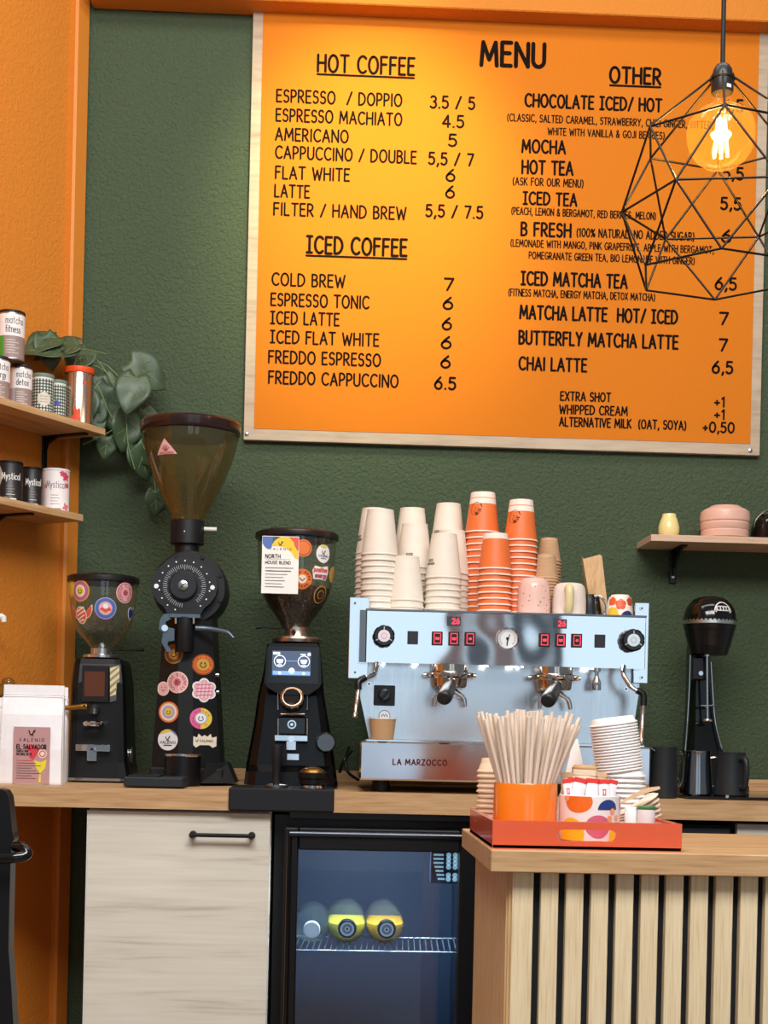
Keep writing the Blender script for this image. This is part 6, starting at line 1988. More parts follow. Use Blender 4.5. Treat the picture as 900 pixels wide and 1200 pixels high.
def stack(desc, color, px, Y, ptop_, hw_rim, hw_top, hpx, pitch_px, m, band, group, art=None, ridged=False, lean=0.0, z0=None, cat='paper cup', cname='paper_cup'):
    F = Fr(px, Y, z0 if z0 is not None else ZM)
    k = F.k
    tot = (F.py - ptop_) * k
    H = hpx * k
    n = max(1, int(round((tot - H) / (pitch_px * k))) + 1)
    pitch = (tot - H) / (n - 1) if n > 1 else 0
    proto = None
    rnd = random.Random(desc)
    for i in range(n):
        lab = '%s %s in the %s' % (ORD[n - 1 - i], color, desc)
        zz = F.o.z + i * pitch
        if i == n - 1 or proto is None:
            mb = cup_proto(F.r(hw_rim), F.r(hw_top), H, m, band, art if i == n - 1 else None, ridged, bool(band and art and i == n - 1))
            o = mb.build(cname)
            if i < n - 1: proto = o
        else:
            o = proto.copy(); COL.objects.link(o)
        o.location = (F.o.x + lean * i + rnd.uniform(-.0007, .0007), Y + rnd.uniform(-.0007, .0007), zz)
        o.rotation_euler = (0, 0, 0 if i == n - 1 else rnd.uniform(0, 6))
        tag(o, lab, cat, group)
WG, OG, KG = 'white paper cups on the espresso machine', 'orange paper cups on the espresso machine', 'kraft paper cups on the espresso machine'
LBL = 'white cup'
stack('outermost white stack half hidden at the row end', LBL, 436, 3.66, 596.5, 21, 15, 54, 6.7, cupw, False, WG, word_logo(-1.2, .040))
stack('front white stack above the knob by the kraft cup', LBL, 443.5, 3.555, 598, 21.5, 15.5, 54, 6.8, cupw, False, WG)
stack('rear white stack behind the short one', LBL, 480, 3.72, 596, 20.5, 14.5, 53, 6.7, cupw, False, WG)
stack('middle white stack directly behind the short one', LBL, 483.5, 3.64, 614.5, 21.5, 15, 53, 6.8, cupw, False, WG, word_logo(-.35, .030))
stack('shortest white stack at the front', LBL, 474.5, 3.545, 652.5, 21.5, 15, 53, 6.8, cupw, False, WG)
stack('tallest white stack beside the orange cups', LBL, 522.5, 3.72, 590.5, 20.5, 14.3, 53, 6.7, cupw, False, WG, word_logo(-.9, .038))
stack('white stack squeezed between tallest white and orange stacks', LBL, 527.5, 3.65, 622, 21, 15, 52, 6.9, cupw, False, WG)
stack('wide front white stack next to orange cups', LBL, 518.5, 3.555, 626, 21.2, 15, 53, 7.2, cupw, False, WG, word_logo(-1.0, .040))
stack('tallest orange stack', 'orange cup', 563, 3.66, 577.5, 20, 14.2, 48, 7.2, cupo, True, OG, ring_logo(-.55))
stack('short front orange stack', 'orange cup', 579, 3.555, 625.5, 19.6, 14.2, 43, 7.3, cupo, True, OG)
stack('orange stack next to the kraft cups', 'orange cup', 607.8, 3.60, 586, 19.5, 13.8, 49, 7.2, cupo, True, OG, ring_logo(-.6))
stack('taller rear kraft stack', 'ripple kraft cup', 641, 3.70, 630.5, 14.5, 9.8, 28, 3.6, cupk, False, KG, ridged=True)
stack('lower kraft stack behind the pink mug', 'ripple kraft cup', 638, 3.60, 650, 15, 11, 29, 3.4, cupk, False, KG, ridged=True)

# mugs, pitcher, board on the machine
def on_machine(px, Y): return Fr(px, Y, ZM)
F = on_machine(625, 3.545)
o = thing('mug', 'pink speckled mug turned upside down on the machine', 'mug', F.o)
pinkm = bpy.data.materials.new('speckled_pink'); pinkm.use_nodes = True
_nt = pinkm.node_tree; _p = _nt.nodes['Principled BSDF']; _p.inputs['Roughness'].default_value = .22
_tc = _nt.nodes.new('ShaderNodeTexCoord'); _v = _nt.nodes.new('ShaderNodeTexVoronoi'); _v.inputs['Scale'].default_value = 95; _nt.links.new(_tc.outputs['Object'], _v.inputs['Vector'])
_rp = _nt.nodes.new('ShaderNodeValToRGB'); _rp.color_ramp.elements[0].color = lin((90, 40, 34)); _rp.color_ramp.elements[1].color = lin((226, 186, 174)); _rp.color_ramp.elements[0].position = .12; _rp.color_ramp.elements[1].position = .16
_nt.links.new(_v.outputs['Distance'], _rp.inputs[0]); _nt.links.new(_rp.outputs[0], _p.inputs['Base Color'])
b = F.py
mb = MB(); mb.lathe(F.prof([(18, b - .1), (19.4, b - .6), (19.3, b - 20), (18.6, b - 36), (17, b - 43.5), (14, b - 47), (10, b - 48.2), (0, b - 48.4)]), pinkm, seg=40); mb.lathe(F.prof([(18, b - .1), (17.4, b - 30), (14, b - 44), (0, b - 45)]), pinkm, seg=32)
mb.build('mug_body', o)
mb = MB(); mb.tube([(.012, F.r(18.5), F.r(40)), (.012, F.r(30), F.r(37)), (.012, F.r(31), F.r(18)), (.012, F.r(18.8), F.r(12))], .005, pinkm, 12, 6); mb.build('handle', o)
F = on_machine(666.5, 3.545); b = F.py
o = thing('mug', 'off-white mug with a yellow handle facing front, upside down on machine', 'mug', F.o)
mw = M('mug_offwhite', (228, 212, 202), .3)
mb = MB(); mb.lathe(F.prof([(18.4, b - .1), (19.8, b - .8), (19.8, b - 22), (19, b - 33), (17.6, b - 39), (14.5, b - 42.2), (11, b - 43), (0, b - 43.2)]), mw, seg=40); mb.lathe(F.prof([(18.4, b - .1), (17.8, b - 28), (14, b - 39), (0, b - 40)]), mw, seg=32); mb.build('mug_body', o)
mb = MB(); hx = F.r(-4.5)
mb.tube([(hx, -F.r(19), F.r(35)), (hx, -F.r(26), F.r(35)), (hx, -F.r(29), F.r(30)), (hx, -F.r(29), F.r(15)), (hx, -F.r(26), F.r(10)), (hx, -F.r(19.3), F.r(10))], .0105, M('mug_yellow', (220, 208, 158), .3), 16, 5); mb.build('handle', o)
F = on_machine(690, 3.60); b = F.py
o = thing('milk_pitcher', 'dark steel milk pitcher with a bright handle between white mug and wooden board', 'pitcher', F.o)
dks = M('dark_steel', (92, 92, 94), .18, 1.0)
mb = MB(); mb.lathe(F.prof([(0, b - .1), (14, b - .1), (15, b - 1), (15, b - 12), (12.5, b - 26), (12, b - 32), (11.4, b - 32), (11.8, b - 26), (0, b - 20)]), dks, seg=36); mb.build('body', o)
mb = MB(); mb.tube([(F.r(4), -F.r(11), F.r(30)), (F.r(11), -F.r(14), F.r(29)), (F.r(17), -F.r(15), F.r(20)), (F.r(17), -F.r(15), F.r(12)), (F.r(11), -F.r(12), F.r(4))], .0036, chrome, 10, 6); mb.build('handle', o)
F = on_machine(703, 3.62); b = F.py
o = thing('wooden_board', 'slim wooden board leaning upright between pitcher and patterned mug', 'board', F.o)
mb = MB()
ph = F.r(b - 650)
cs = [(-10.5, 0), (9, 0), (.5, b - 652), (-2, b - 650), (-21.5, b - 656), (-22.5, b - 653)]
lean = [0, 0, .07, .07, .07, .07]
pts = [(F.r(x), F.r(z)) for x, z in cs]
Xb = Matrix.Rotation(-.13, 4, 'X')
mb.prism(pts, -.011, .011, wood('board_ash', (170, 126, 84), (198, 158, 112), (214, 178, 134), 'Z', 1.2, .6, .5, 30), Matrix.Translation((0, -.012, .0016)) @ Xb)
mb.build('plank', o)
F = on_machine(726, 3.56); b = F.py
o = thing('mug', 'small patterned mug with orange and navy shapes beside the machine\'s end', 'mug', F.o)
mb = MB(); pf_ = F.prof([(14.4, b - .1), (15.2, b - .6), (15.4, b - 15), (14.2, b - 24), (12.8, b - 28.5), (11.2, b - 29.3), (10.4, b - 31.3), (9.4, b - 31.4), (0, b - 30.6)])
mb.lathe(pf_, C('mug_cream', 240, 228, 214, .3), seg=40); mb.lathe(F.prof([(14.4, b - .1), (14, b - 15), (11, b - 27), (0, b - 28)]), paperw, seg=32); mb.build('mug_body', o)
mrf = interp([p[:2] for p in pf_[1:6]])
q = F.k
def mm(px, py): return round_map(mrf, (b - py) * q, math.asin(max(-.95, min(.95, (px - 726) / 15.6))))
mb = MB()
petals(mb, 0, 0, 6.2 * q, 5, .12, mm(724, b - 19.5), C('pat_orange', 226, 88, 44, .35)); petals(mb, 0, 0, 5 * q, 5, .12, mm(736.5, b - 23), C('pat_rust', 190, 70, 44, .35)); petals(mb, 0, 0, 5 * q, 5, .1, mm(714, b - 23), C('pat_orange', 226, 88, 44, .35))
mb.disc(0, 0, 7.5 * q, mm(715, b - 8.5), C('pat_yellow', 240, 186, 56, .35), .0004)
mb.blob([(8.5 * q * math.cos(a), 8.5 * q * math.sin(a)) for a in [PI * i / 14 for i in range(15)]], mm(732.5, b - 3.5), C('pat_navy', 40, 56, 110, .35), .0006)
mb.build('printed_shapes', o)

# ================================================================== RIGHT WALL SHELF
SYf = 3.82
sz0, sz1 = at(763, 633.8, SYf).z, at(763, 626, SYf).z
sx = at(763, 630, SYf).x
o = thing('wall_shelf', 'thin oak shelf on the green wall holding a vase and a pink pot', 'shelf', (sx, SYf, sz0))
mb = MB(); mb.box((.5, (WY - SYf - .001) / 2, (sz1 - sz0) / 2), (1.0, WY - SYf - .001, sz1 - sz0), wood('shelf_pale', (176, 138, 112), (206, 172, 146), (220, 190, 164), 'X', 1.0, .5, .55, 16), .0008); mb.build('board', o)
zt = sz1
a = at(790, 645, 3.985)
mb = MB()
bxx = a.x - sx
mb.box((bxx, WY - SYf - .004, -.048), (.020, .005, .090), blackp, .002)
mb.prism([(0, 0), (-.11, 0), (-.10, -.008), (-.012, -.05), (0, -.088)], -.003, .003, blackp, Matrix.Translation((bxx, WY - SYf - .004, -.001)) @ Matrix.Rotation(PI / 2, 4, 'Z'))
mb.box((bxx, (WY - SYf) / 2 + .02, -.003), (.018, .12, .005), blackp, .001)
br = mb.build('bracket', o)
for dz in (-.020, -.075):
    mb = MB(); mb.tube([(bxx + (.005 if dz > -.05 else 0), WY - SYf - .0065, dz), (bxx + (.005 if dz > -.05 else 0), WY - SYf - .009, dz)], .0042, white, 12); mb.build('screw', br)
F = Fr(783.5, 3.90, zt)
b = F.py
v_ = thing('vase', 'small pale yellow ceramic vase on the wall shelf', 'vase', F.o)
mb = MB(); mb.lathe(F.prof([(0, b), (9, b - .1), (11, b - 2), (12.4, b - 8), (12.2, b - 14), (10.4, b - 21), (8.2, b - 26.5), (8, b - 29), (6.8, b - 29), (7, b - 26), (9, b - 20), (9, b - 8), (0, b - 4)]), M('glaze_yellow', (232, 214, 146), .25), seg=40); mb.build('vase_body', v_)
F = Fr(849, 3.89, zt); b = F.py
bw = thing('ceramic_pot', 'squat pink ceramic pot with a stepped lid on the wall shelf', 'pot', F.o)
pkg = M('glaze_pink', (226, 180, 162), .35)
mb = MB(); mb.lathe(F.prof([(0, b - .1), (25, b - .1), (27.4, b - 2), (28, b - 9), (27.2, b - 10.2), (28.4, b - 12), (28.8, b - 18), (27.8, b - 19.4), (29, b - 21), (29.2, b - 28), (28.6, b - 32), (24, b - 35.5), (18.5, b - 37.6), (18.4, b - 37.6)]), pkg, seg=48); mb.build('pot_body', bw)
mb = MB(); mb.lathe(F.prof([(18.6, b - 37.4), (18.8, b - 38.6), (17, b - 39.4), (14, b - 39), (0, b - 38.6)]), pkg, seg=40); mb.build('lid', bw)
F = Fr(905, 3.90, zt); b = F.py
tpt = thing('teapot', 'dark glass teapot with a thin wire handle beside the pink pot', 'teapot', F.o)
mb = MB(); mb.lathe(F.prof([(0, b - .1), (22, b - .1), (25, b - 3), (25.5, b - 14), (22, b - 24), (16, b - 28), (15, b - 31), (0, b - 31)]), clear('dark_glass', (120, 122, 124), 2.0), seg=36); mb.build('glass_body', tpt)
mb = MB(); mb.lathe(F.prof([(0, b - 4), (20, b - 4), (21, b - 12), (17, b - 20), (0, b - 21)]), M('tea_dark', (40, 36, 34), .4), seg=30); mb.build('infuser', tpt)
mb = MB(); mb.tube([V((F.r(-24), -.012, F.r(12))), V((F.r(-22), -.014, F.r(24))), V((F.r(-12), -.014, F.r(34))), V((F.r(0), -.012, F.r(37))), V((F.r(14), -.012, F.r(32)))], .0026, M('handle_wire', (120, 112, 106), .25, .9), 10, 6); mb.build('handle', tpt)

# ================================================================== DRINK MIXER
F = Fr(826, 3.80, ZT); b = F.py
mx = thing('drink_mixer', 'glossy black retro spindle drink mixer with chrome band against the green wall', 'drink mixer', F.o)
c = V((F.v(828, 735).x, -.03, 0))
mb = MB()
pr = [(0, 698), (8, 698.4), (15, 700), (20, 702.6), (20.4, 703.6), (24, 706.5), (27, 711), (27.4, 712), (29.6, 717), (30.6, 722), (31, 726)]
mb.lathe(F.prof(pr)[::-1], blackg, c=c, seg=48, sharp=50); hd = mb.build('motor_dome', mx)
mb = MB(); mb.lathe(F.prof([(31, 731.5), (31.8, 731), (31.8, 726.4), (31, 726)]), M('band_chrome', (226, 222, 216), .3, 1.0), c=c, seg=48)
rm = round_map(F.r(31.9), F.z(728.7), 0, c=(c.x, c.y))
for i in range(-9, 10): mb.disc(i * F.r(5), 0, F.r(1.1), rm, ink, .0004, 8)
mb.build('chrome_band', hd)
mb = MB(); mb.lathe(F.prof([(0, 767), (19, 767), (21.5, 766), (24, 757), (24.6, 756.6), (26.6, 747), (27.2, 746.6), (29, 738), (29.8, 736), (30.6, 731.5)]), M('mixer_black', (14, 14, 16), .25), c=c, seg=48); mb.build('motor_housing', mx)
mb = MB(); dr_ = interp([p[:2] for p in F.prof(pr)]); lm = round_map(dr_, F.z(719), .30, c=(c.x, c.y))
mb.stroke([(F.r(11) * math.cos(t), F.r(11) * math.sin(t) * .95) for t in [PI * j / 12 for j in range(13)]], F.r(1.2), lm, white, .0006); mb.quad(-F.r(9.5), 0, F.r(9.5), F.r(6), lm, C('badge_silver', 206, 206, 208, .3), .0005, 12, 1)
for i_ in range(4): mb.disc(F.r(-6 + 4 * i_), F.r(3), F.r(1.3), lm, ink, .0009, 10, F.r(2))
mb.stroke([(-F.r(9.5), F.r(6)), (F.r(9.5), F.r(6))], F.r(.8), lm, white, .0007); mb.stroke([(-F.r(9.5), -F.r(1)), (F.r(9.5), -F.r(1))], F.r(1.2), lm, white, .0006)
mb.build('badge', hd)
mb = MB()
st = [(-24, 25, b - 14, .06), (-20, 22, 890, .05), (-16, 12, 845, .035), (-14.5, 8, 800, .028), (-14, 6, 765, .026), (-13, 6, 755, .026)]
vs, fs = [], []
for xa_, xb_, py, yy in st:
    p = F.v(826, py); z = p.z
    x0, x1 = p.x + F.r(xa_) - .002, p.x + F.r(xb_) + .004
    for x, y in ((x0, .0), (x0 + .008, -yy), (x1 - .008, -yy), (x1, .0), (x1, .05), (x0, .05)):
        vs.append((x, y + .015, z))
n = 6
for q_ in range(len(st) - 1):
    fs += [(q_ * n + i, q_ * n + (i + 1) % n, (q_ + 1) * n + (i + 1) % n, (q_ + 1) * n + i) for i in range(n)]
fs += [tuple(range(n))[::-1], tuple(range((len(st) - 1) * n, len(st) * n))]
mb.add(vs, fs, blackg, False); colm = mb.build('column', mx)
mb = MB()
mb.tube([F.v(809, 768, -.03), F.v(808, 800, -.032), F.v(805.5, 845, -.036), F.v(803, 880, -.05)], .0022, chrome, 8, 4)
mb.tube([F.v(833, 776, -.03), F.v(834.5, 800, -.032), F.v(838, 845, -.036), F.v(846, 878, -.05)], .0022, chrome, 8, 4)
mb.build('chrome_trim', colm)
mb = MB(); F.rect(mb, 811, 770, 831, 797, -.040, .03, M('bracket_dark', (52, 48, 48), .2, .8), .003); cq = F.v(821, 789, -.041); mb.tube([cq, cq + V((0, -.004, 0))], .006, chrome, 14); mb.build('cup_holder', mx)
mb = MB(); mb.box((F.v(828, b).x, -.03, .016), (.155, .20, .03), blackg, .008); mb.build('base', mx)
mb = MB(); s0, s1 = F.v(828.5, 766, -.055), F.v(829, 844, -.055)
mb.tube([s0, s1], .0032, chrome, 10); mb.tube([F.v(828.5, 766, -.055), F.v(828.5, 769, -.055)], .008, chrome, 14)
mb.tube([F.v(821, 827, -.055), F.v(837, 827, -.055)], .0028, chrome, 8)
mb.lathe([(0, -.003), (.011, -.003), (.013, 0), (.011, .003), (0, .004)], chrome, s1, 20); mb.build('spindle', mx)

# black mat and pitchers
F = Fr(850, 3.47, ZT)
mt = thing('drip_mat', 'flat black drip mat under the pitchers by the drink mixer', 'mat', F.o)
mb = MB(); a_, b_ = F.v(796, F.py, 0).x, F.v(960, F.py, 0).x
mb.box(((a_ + b_) / 2, .06, .004), (b_ - a_, .28, .007), blackg, .003); mb.build('mat_sheet', mt)
mb = MB(); p = F.v(852, F.py - 2.5, -.082); mb.tube([p, p + V((0, -.002, 0))], .004, chrome, 12); mb.build('stud', mt)
def pitcher(label, px, Y, z, hw0, hw1, pt, m, hdir, hm, hw=.0045, cat='pitcher', dent=False):
    F = Fr(px, Y, z); b = F.py; H = b - pt
    o = thing('milk_pitcher', label, cat, F.o, 'milk pitchers by the drink mixer')
    mb = MB()
    mb.lathe(F.prof([(0, b - .1), (hw0 - 1, b - .1), (hw0, b - 1.5), ((hw0 * .7 + hw1 * .3), b - H * .35), (hw1, b - H * .92), (hw1 + .4, pt), (hw1 - .5, pt), (hw1 - .8, pt + 4), (hw0 - 1.2, b - 3), (0, b - 3)]), m, seg=44)
    # pouring lip
    mb.prism([(-.010, 0), (.010, 0), (0, .010)], 0, .004, m, Matrix.Translation((-hdir.x * F.r(hw1 - 1), -hdir.y * F.r(hw1 - 1), F.r(H - 4))) @ Matrix.Rotation(math.atan2(-hdir.y, -hdir.x) - PI / 2, 4, 'Z') @ Matrix.Rotation(-.7, 4, 'X'))
    mb.build('jug_body', o)
    mb = MB(); d = hdir.normalized()
    mb.tube([d * F.r(hw1 - .5) + V((0, 0, F.r(H * .84))), d * F.r(hw1 + 9) + V((0, 0, F.r(H * .84))), d * F.r(hw1 + 12) + V((0, 0, F.r(H * .66))), d * F.r(hw1 + 11) + V((0, 0, F.r(H * .34))), d * F.r(hw0 + 4) + V((0, 0, F.r(H * .2))), d * F.r(hw0 - 2) + V((0, 0, F.r(H * .22)))], hw, hm, 10, 5)
    mb.build('handle', o)
    return o
mblk = M('pitcher_black', (30, 33, 36), .45, spec=.4)
pitcher('largest matte black pitcher right beside the espresso machine', 777, 3.43, ZT, 16.5, 15, 875, mblk, V((1, .35, 0)), M('handle_black2', (40, 42, 46), .4), .003)
zq = ZT + .0078
pitcher('polished dark steel pitcher between the two black ones', 815, 3.47, zq, 19.5, 16.5, 879.5, M('pitcher_steel', (150, 152, 156), .14, 1.0), V((1, -.1, 0)), M('handle_steel', (190, 180, 170), .2, 1.0))
pitcher('matte black pitcher with its handle turned to the front', 855.5, 3.45, zq, 20, 17, 881, mblk, V((.42, -1, 0)), mblk, .007)

# ================================================================== FRONT COUNTER
CYf, CYb = 2.33, 2.83
cz1 = at(740, 999.2, CYf).z
cz0 = at(740, 1025, CYf).z
cxl = at(575.5, 1005, CYf).x
cxr = 1.45
fc = thing('service_counter', 'front counter with oak top and vertical oak slats over black backing', 'counter', (cxl, CYf, 0))
mb = MB(); mb.box(((cxr - cxl) / 2, (CYb - CYf) / 2, (cz0 + cz1) / 2), (cxr - cxl, CYb - CYf, cz1 - cz0), oak, .0015); mb.build('countertop', fc)
bx0 = at(599, 1100, CYf + .03).x - cxl
mb = MB(); mb.box(((cxr - cxl + bx0) / 2 + .004, .295, cz0 / 2), (cxr - cxl - bx0 - .008, .50, cz0 - .001), M('felt_black', (24, 27, 34), .9), 0); mb.build('backing', fc)
pitch = .0412
i = 0
x = bx0
while x < .92:
    wv = .0345 if i == 0 else .0288
    mb = MB(); mb.box((x + wv / 2, .036, cz0 / 2), (wv, .018, cz0 - .002), oakv, .001)
    s_ = mb.build('slat', fc)
    x = bx0 + .0345 + .0125 + i * pitch
    i += 1
mb = MB()
mb.box((bx0 - .002, .29, cz0 / 2), (.006, .51, cz0 - .002), wood('side_oak', (176, 140, 94), (200, 164, 116), (214, 182, 136), 'Z', 1.2, .5, .5, 30), 0)
for k in range(22):
    mb.box((bx0 - .0065, .048 + k * .0225, cz0 / 2), (.004, .0165, cz0 - .002), wood('side_oak', (176, 140, 94), (200, 164, 116), (214, 182, 136), 'Z'), .0006)
mb.build('side_panel', fc)

# ---- tray
TY = 2.355
tx0, tx1 = at(577, 985, TY).x, at(799, 985, TY).x
tz1 = at(690, 963.5, TY).z
TH = tz1 - cz1
tD = .37
tr = thing('serving_tray', 'glossy orange-red tray with cut-out handles on the slatted counter', 'tray', (tx0, TY, cz1))
redl = M('tray_lacquer', (222, 92, 54), .25, coat=.5, noise=(60., .05))
th = .008
tw = tx1 - tx0
mb = MB(); mb.box((tw / 2, tD / 2, .004), (tw, tD, .007), redl, .001); mb.build('tray_floor', tr)
hcx = at(688, 979, TY).x - tx0
hcz = at(688, 979.3, TY).z - cz1
mb = MB(); mb.hole_plate(tw, TH, hcx, hcz, 70 * TY / FPX, 13.5 * TY / FPX, 0, th, redl); mb.build('front_side', tr)
mb = MB(); mb.hole_plate(tw, TH, hcx, hcz, 70 * TY / FPX, 13.5 * TY / FPX, tD - th, tD, redl); mb.build('rear_side', tr)
for xx in (0, tw - th):
    mb = MB(); mb.box((xx + th / 2, tD / 2, TH / 2), (th, tD - 2 * th, TH), redl, .0012); mb.build('end_side', tr)
tzf = cz1 + .0077

# ---- orange pot of straws
F = Fr(614.5, 2.475, tzf); b = F.py
pot = thing('straw_pot', 'bright orange ceramic pot full of paper straws at the tray end', 'pot', F.o)
R = F.r(37.3)
H = F.r(b - 917)
mb = MB(); mb.lathe([(0, .0002), (R - .003, .0002), (R, .003), (R, H - .002), (R - .001, H), (R - .004, H), (R - .005, H - .002), (R - .005, .006), (0, .006)], M('glaze_orange', (236, 122, 26), .18, coat=.5), seg=64); mb.build('pot_body', pot)
strm = M('straw_paper', (234, 218, 200), .65)
sL, sr = .205, .0036
mb = MB()
mb.lathe([(sr - .0008, 0), (sr, 0), (sr, sL), (sr - .0008, sL), (sr - .0008, 0)], strm, seg=12)
s0 = None
rnd = random.Random(11)
targets = []
N = 66
cnt = 0
for ring, (nr, rb, rt_) in enumerate(((28, .80, 1.0), (20, .56, .72), (12, .32, .42), (6, .10, .15))):
    for j in range(nr):
        a = 2 * PI * (j + .5 * (ring % 2)) / nr + rnd.uniform(-.06, .06)
        # the straws rest against the far rim: fan out
        br_ = (R - .011) * rb
        tr_ = .096 * rt_ * rnd.uniform(.88, 1.06)
        p0 = V((br_ * math.cos(a) * .82, br_ * math.sin(a) * .82, .0072 + .014 * rnd.random() ** 2))
        p1x = tr_ * math.cos(a + rnd.uniform(-.08, .08)) + .004
        p1y = tr_ * math.sin(a) * .72
        d = V((p1x - p0.x, p1y - p0.y, 0))
        if d.length > .12: d *= .12 / d.length
        p1 = V((p0.x + d.x, p0.y + d.y, p0.z + math.sqrt(max(.0001, sL ** 2 - d.length ** 2))))
        # keep inside the rim
        t = (H - p0.z) / (p1.z - p0.z)
        q_ = p0.lerp(p1, t)
        rr = math.hypot(q_.x, q_.y)
        lim = R - .010
        if rr > lim:
            sc_ = lim / rr
            dx, dy = q_.x * (sc_ - 1), q_.y * (sc_ - 1)
            p0 = V((p0.x + dx, p0.y + dy, p0.z)); p1 = V((p1.x + dx * .6, p1.y + dy * .6, p1.z))
        if s0 is None:
            s0 = mb.build('paper_straw'); o = s0
        else:
            o = s0.copy(); COL.objects.link(o)
        o.location = F.o + p0
        o.rotation_mode = 'QUATERNION'
        o.rotation_quaternion = (p1 - p0).to_track_quat('Z', 'Y')
        tag(o, 'cream paper straw fanned out in the orange pot', 'straw', 'paper straws in the orange pot')

# ---- patterned pot of sugar sachets
F = Fr(690, 2.46, tzf); b = F.py
pp = thing('sachet_pot', 'white pot with colourful round shapes holding sugar sachets', 'pot', F.o)
R2 = F.r(36); H2 = F.r(b - 931)
mb = MB(); mb.lathe([(0, .0002), (R2 - .006, .0002), (R2 - .002, .003), (R2, .012), (R2, H2 - .001), (R2 - .001, H2), (R2 - .003, H2), (R2 - .004, .006), (0, .006)], C('pot_white', 238, 236, 232, .2), seg=56); ppb = mb.build('pot_body', pp)
mb = MB(); q = F.k
mp0 = round_map(R2, 0, 0)
def at2(px, py): return R2 * math.asin(max(-.97, min(.97, (px - 690) * q / R2))), (b - py) * q
def spot(px, py, r, m, h=.0003, ry=None, lo=None, hi=None):
    u, v = at2(px, py)
    n = 40
    pts = []
    for i in range(n):
        a = 2 * PI * i / n
        y = v + (ry or r) * q * math.sin(a)
        if lo is not None: y = max(y, v + lo * q)
        pts.append((u + r * q * math.cos(a), min(max(y, .004), H2 - .001)))
    mb.blob(pts, mp0, m, h, 3)
spot(671, 938, 17, C('pat_orange2', 236, 112, 36, .25), ry=13)
spot(706, 947, 13.5, C('pat_navy2', 40, 66, 130, .25), ry=12, lo=0)
spot(694, 966, 15, C('pat_rose', 206, 100, 124, .25), ry=13, h=.0005)
spot(664, 975, 17, C('pat_yellow2', 238, 184, 40, .25), ry=18)
spot(717, 978, 12, C('pat_yellow2', 238, 184, 40, .25), ry=16, h=.0004)
spot(724, 940, 5, C('pat_rose', 206, 100, 124, .25), ry=9)
for px, py, r in ((711, 948.5, 3.6), (707.5, 957, 3.6), (716.5, 956, 3.4), (660, 934, 4)):
    spot(px, py, r, C('pat_peach', 240, 160, 110, .25), h=.0009)
mb.build('printed_shapes', ppb)
sw_, sr_ = C('sachet_white', 238, 234, 236), C('sachet_red', 220, 50, 44)
def sachet(label, px, pt, dy, wpx, hpx, rot, mtop, mbody, logo=False, nm='sugar_sachet', group='red and white sugar sachets'):
    F3 = Fr(px, 2.46 + dy, py=pt)
    o = thing(nm, label, 'sachet', F3.o, group)
    o.rotation_euler = (-.10, rot, 0)
    w, hh = F3.r(wpx), F3.r(hpx)
    mb = MB()
    n = 6
    vs, fs = [], []
    for z, t in ((0, .0006), (-.006, .0012), (-hh * .3, .0028), (-hh * .8, .0030), (-hh, .0008)):
        for sg in (-1, 1):
            for i in range(n + 1):
                u = i / n - .5
                vs.append((u * w, sg * t * (1 - (2 * u) ** 2 * .8), z))
    m_ = 2 * (n + 1)
    for k in range(4):
        for i in range(n):
            fs.append((k * m_ + i, k * m_ + i + 1, (k + 1) * m_ + i + 1, (k + 1) * m_ + i)); fs.append((k * m_ + n + 1 + i, (k + 1) * m_ + n + 1 + i, (k + 1) * m_ + n + 2 + i, k * m_ + n + 2 + i))
        for e in (0, n): fs.append((k * m_ + e, k * m_ + n + 1 + e, (k + 1) * m_ + n + 1 + e, (k + 1) * m_ + e))
    mb.add(vs, fs, mbody, False); bd = mb.build('paper_body', o)
    mb = MB(); mb.box((0, 0, -hh * .075), (w * 1.01, .0040, hh * .16), mtop, .0006); mb.build('top_seal', o)
    if logo:
        mb = MB(); mpl = flat(0, -.0031, 0); mb.quad(-w * .16, -hh * .56, w * .16, -hh * .34, mpl, mtop, .0003); mb.quad(-w * .07, -hh * .52, w * .07, -hh * .38, mpl, sw_, .0006); mb.build('logo', bd)
sachet('red-topped sugar sachet nearest the orange pot', 664, 913, -.006, 10, 32, -.12, sr_, sw_, True)
sachet('second red-topped sachet from the orange pot, tilted to one side', 671, 911.5, .0, 11, 34, .10, sr_, sw_)
sachet('third red-topped sachet from the orange pot, tilted most', 681, 912, -.010, 15, 36, .20, sr_, sw_)
sachet('wide red-topped sachet in the middle of the patterned pot', 695, 912.5, -.006, 16, 36, .06, sr_, sw_)
sachet('upright red-topped sachet with a small red logo', 708, 913.5, -.012, 12, 34, .0, sr_, sw_, True)
sachet('red-topped sachet leaning outward nearest the white lids', 719, 914, -.004, 10.5, 32, .18, sr_, sw_)
kr = C('sachet_kraft', 206, 172, 134)
sachet('narrow kraft sachet behind the red-topped ones by the straws', 664, 905, .022, 14, 40, -.03, kr, kr, nm='kraft_sachet', group='kraft sachets')
sachet('wide pale kraft sachet standing behind the red-topped ones', 685, 902.5, .020, 27, 42, .04, C('sachet_pale', 226, 204, 176), C('sachet_pale', 226, 204, 176), nm='kraft_sachet', group='kraft sachets')
sachet('darker kraft sachet by the white lids', 705, 905, .026, 13, 40, .05, kr, kr, nm='kraft_sachet', group='kraft sachets')

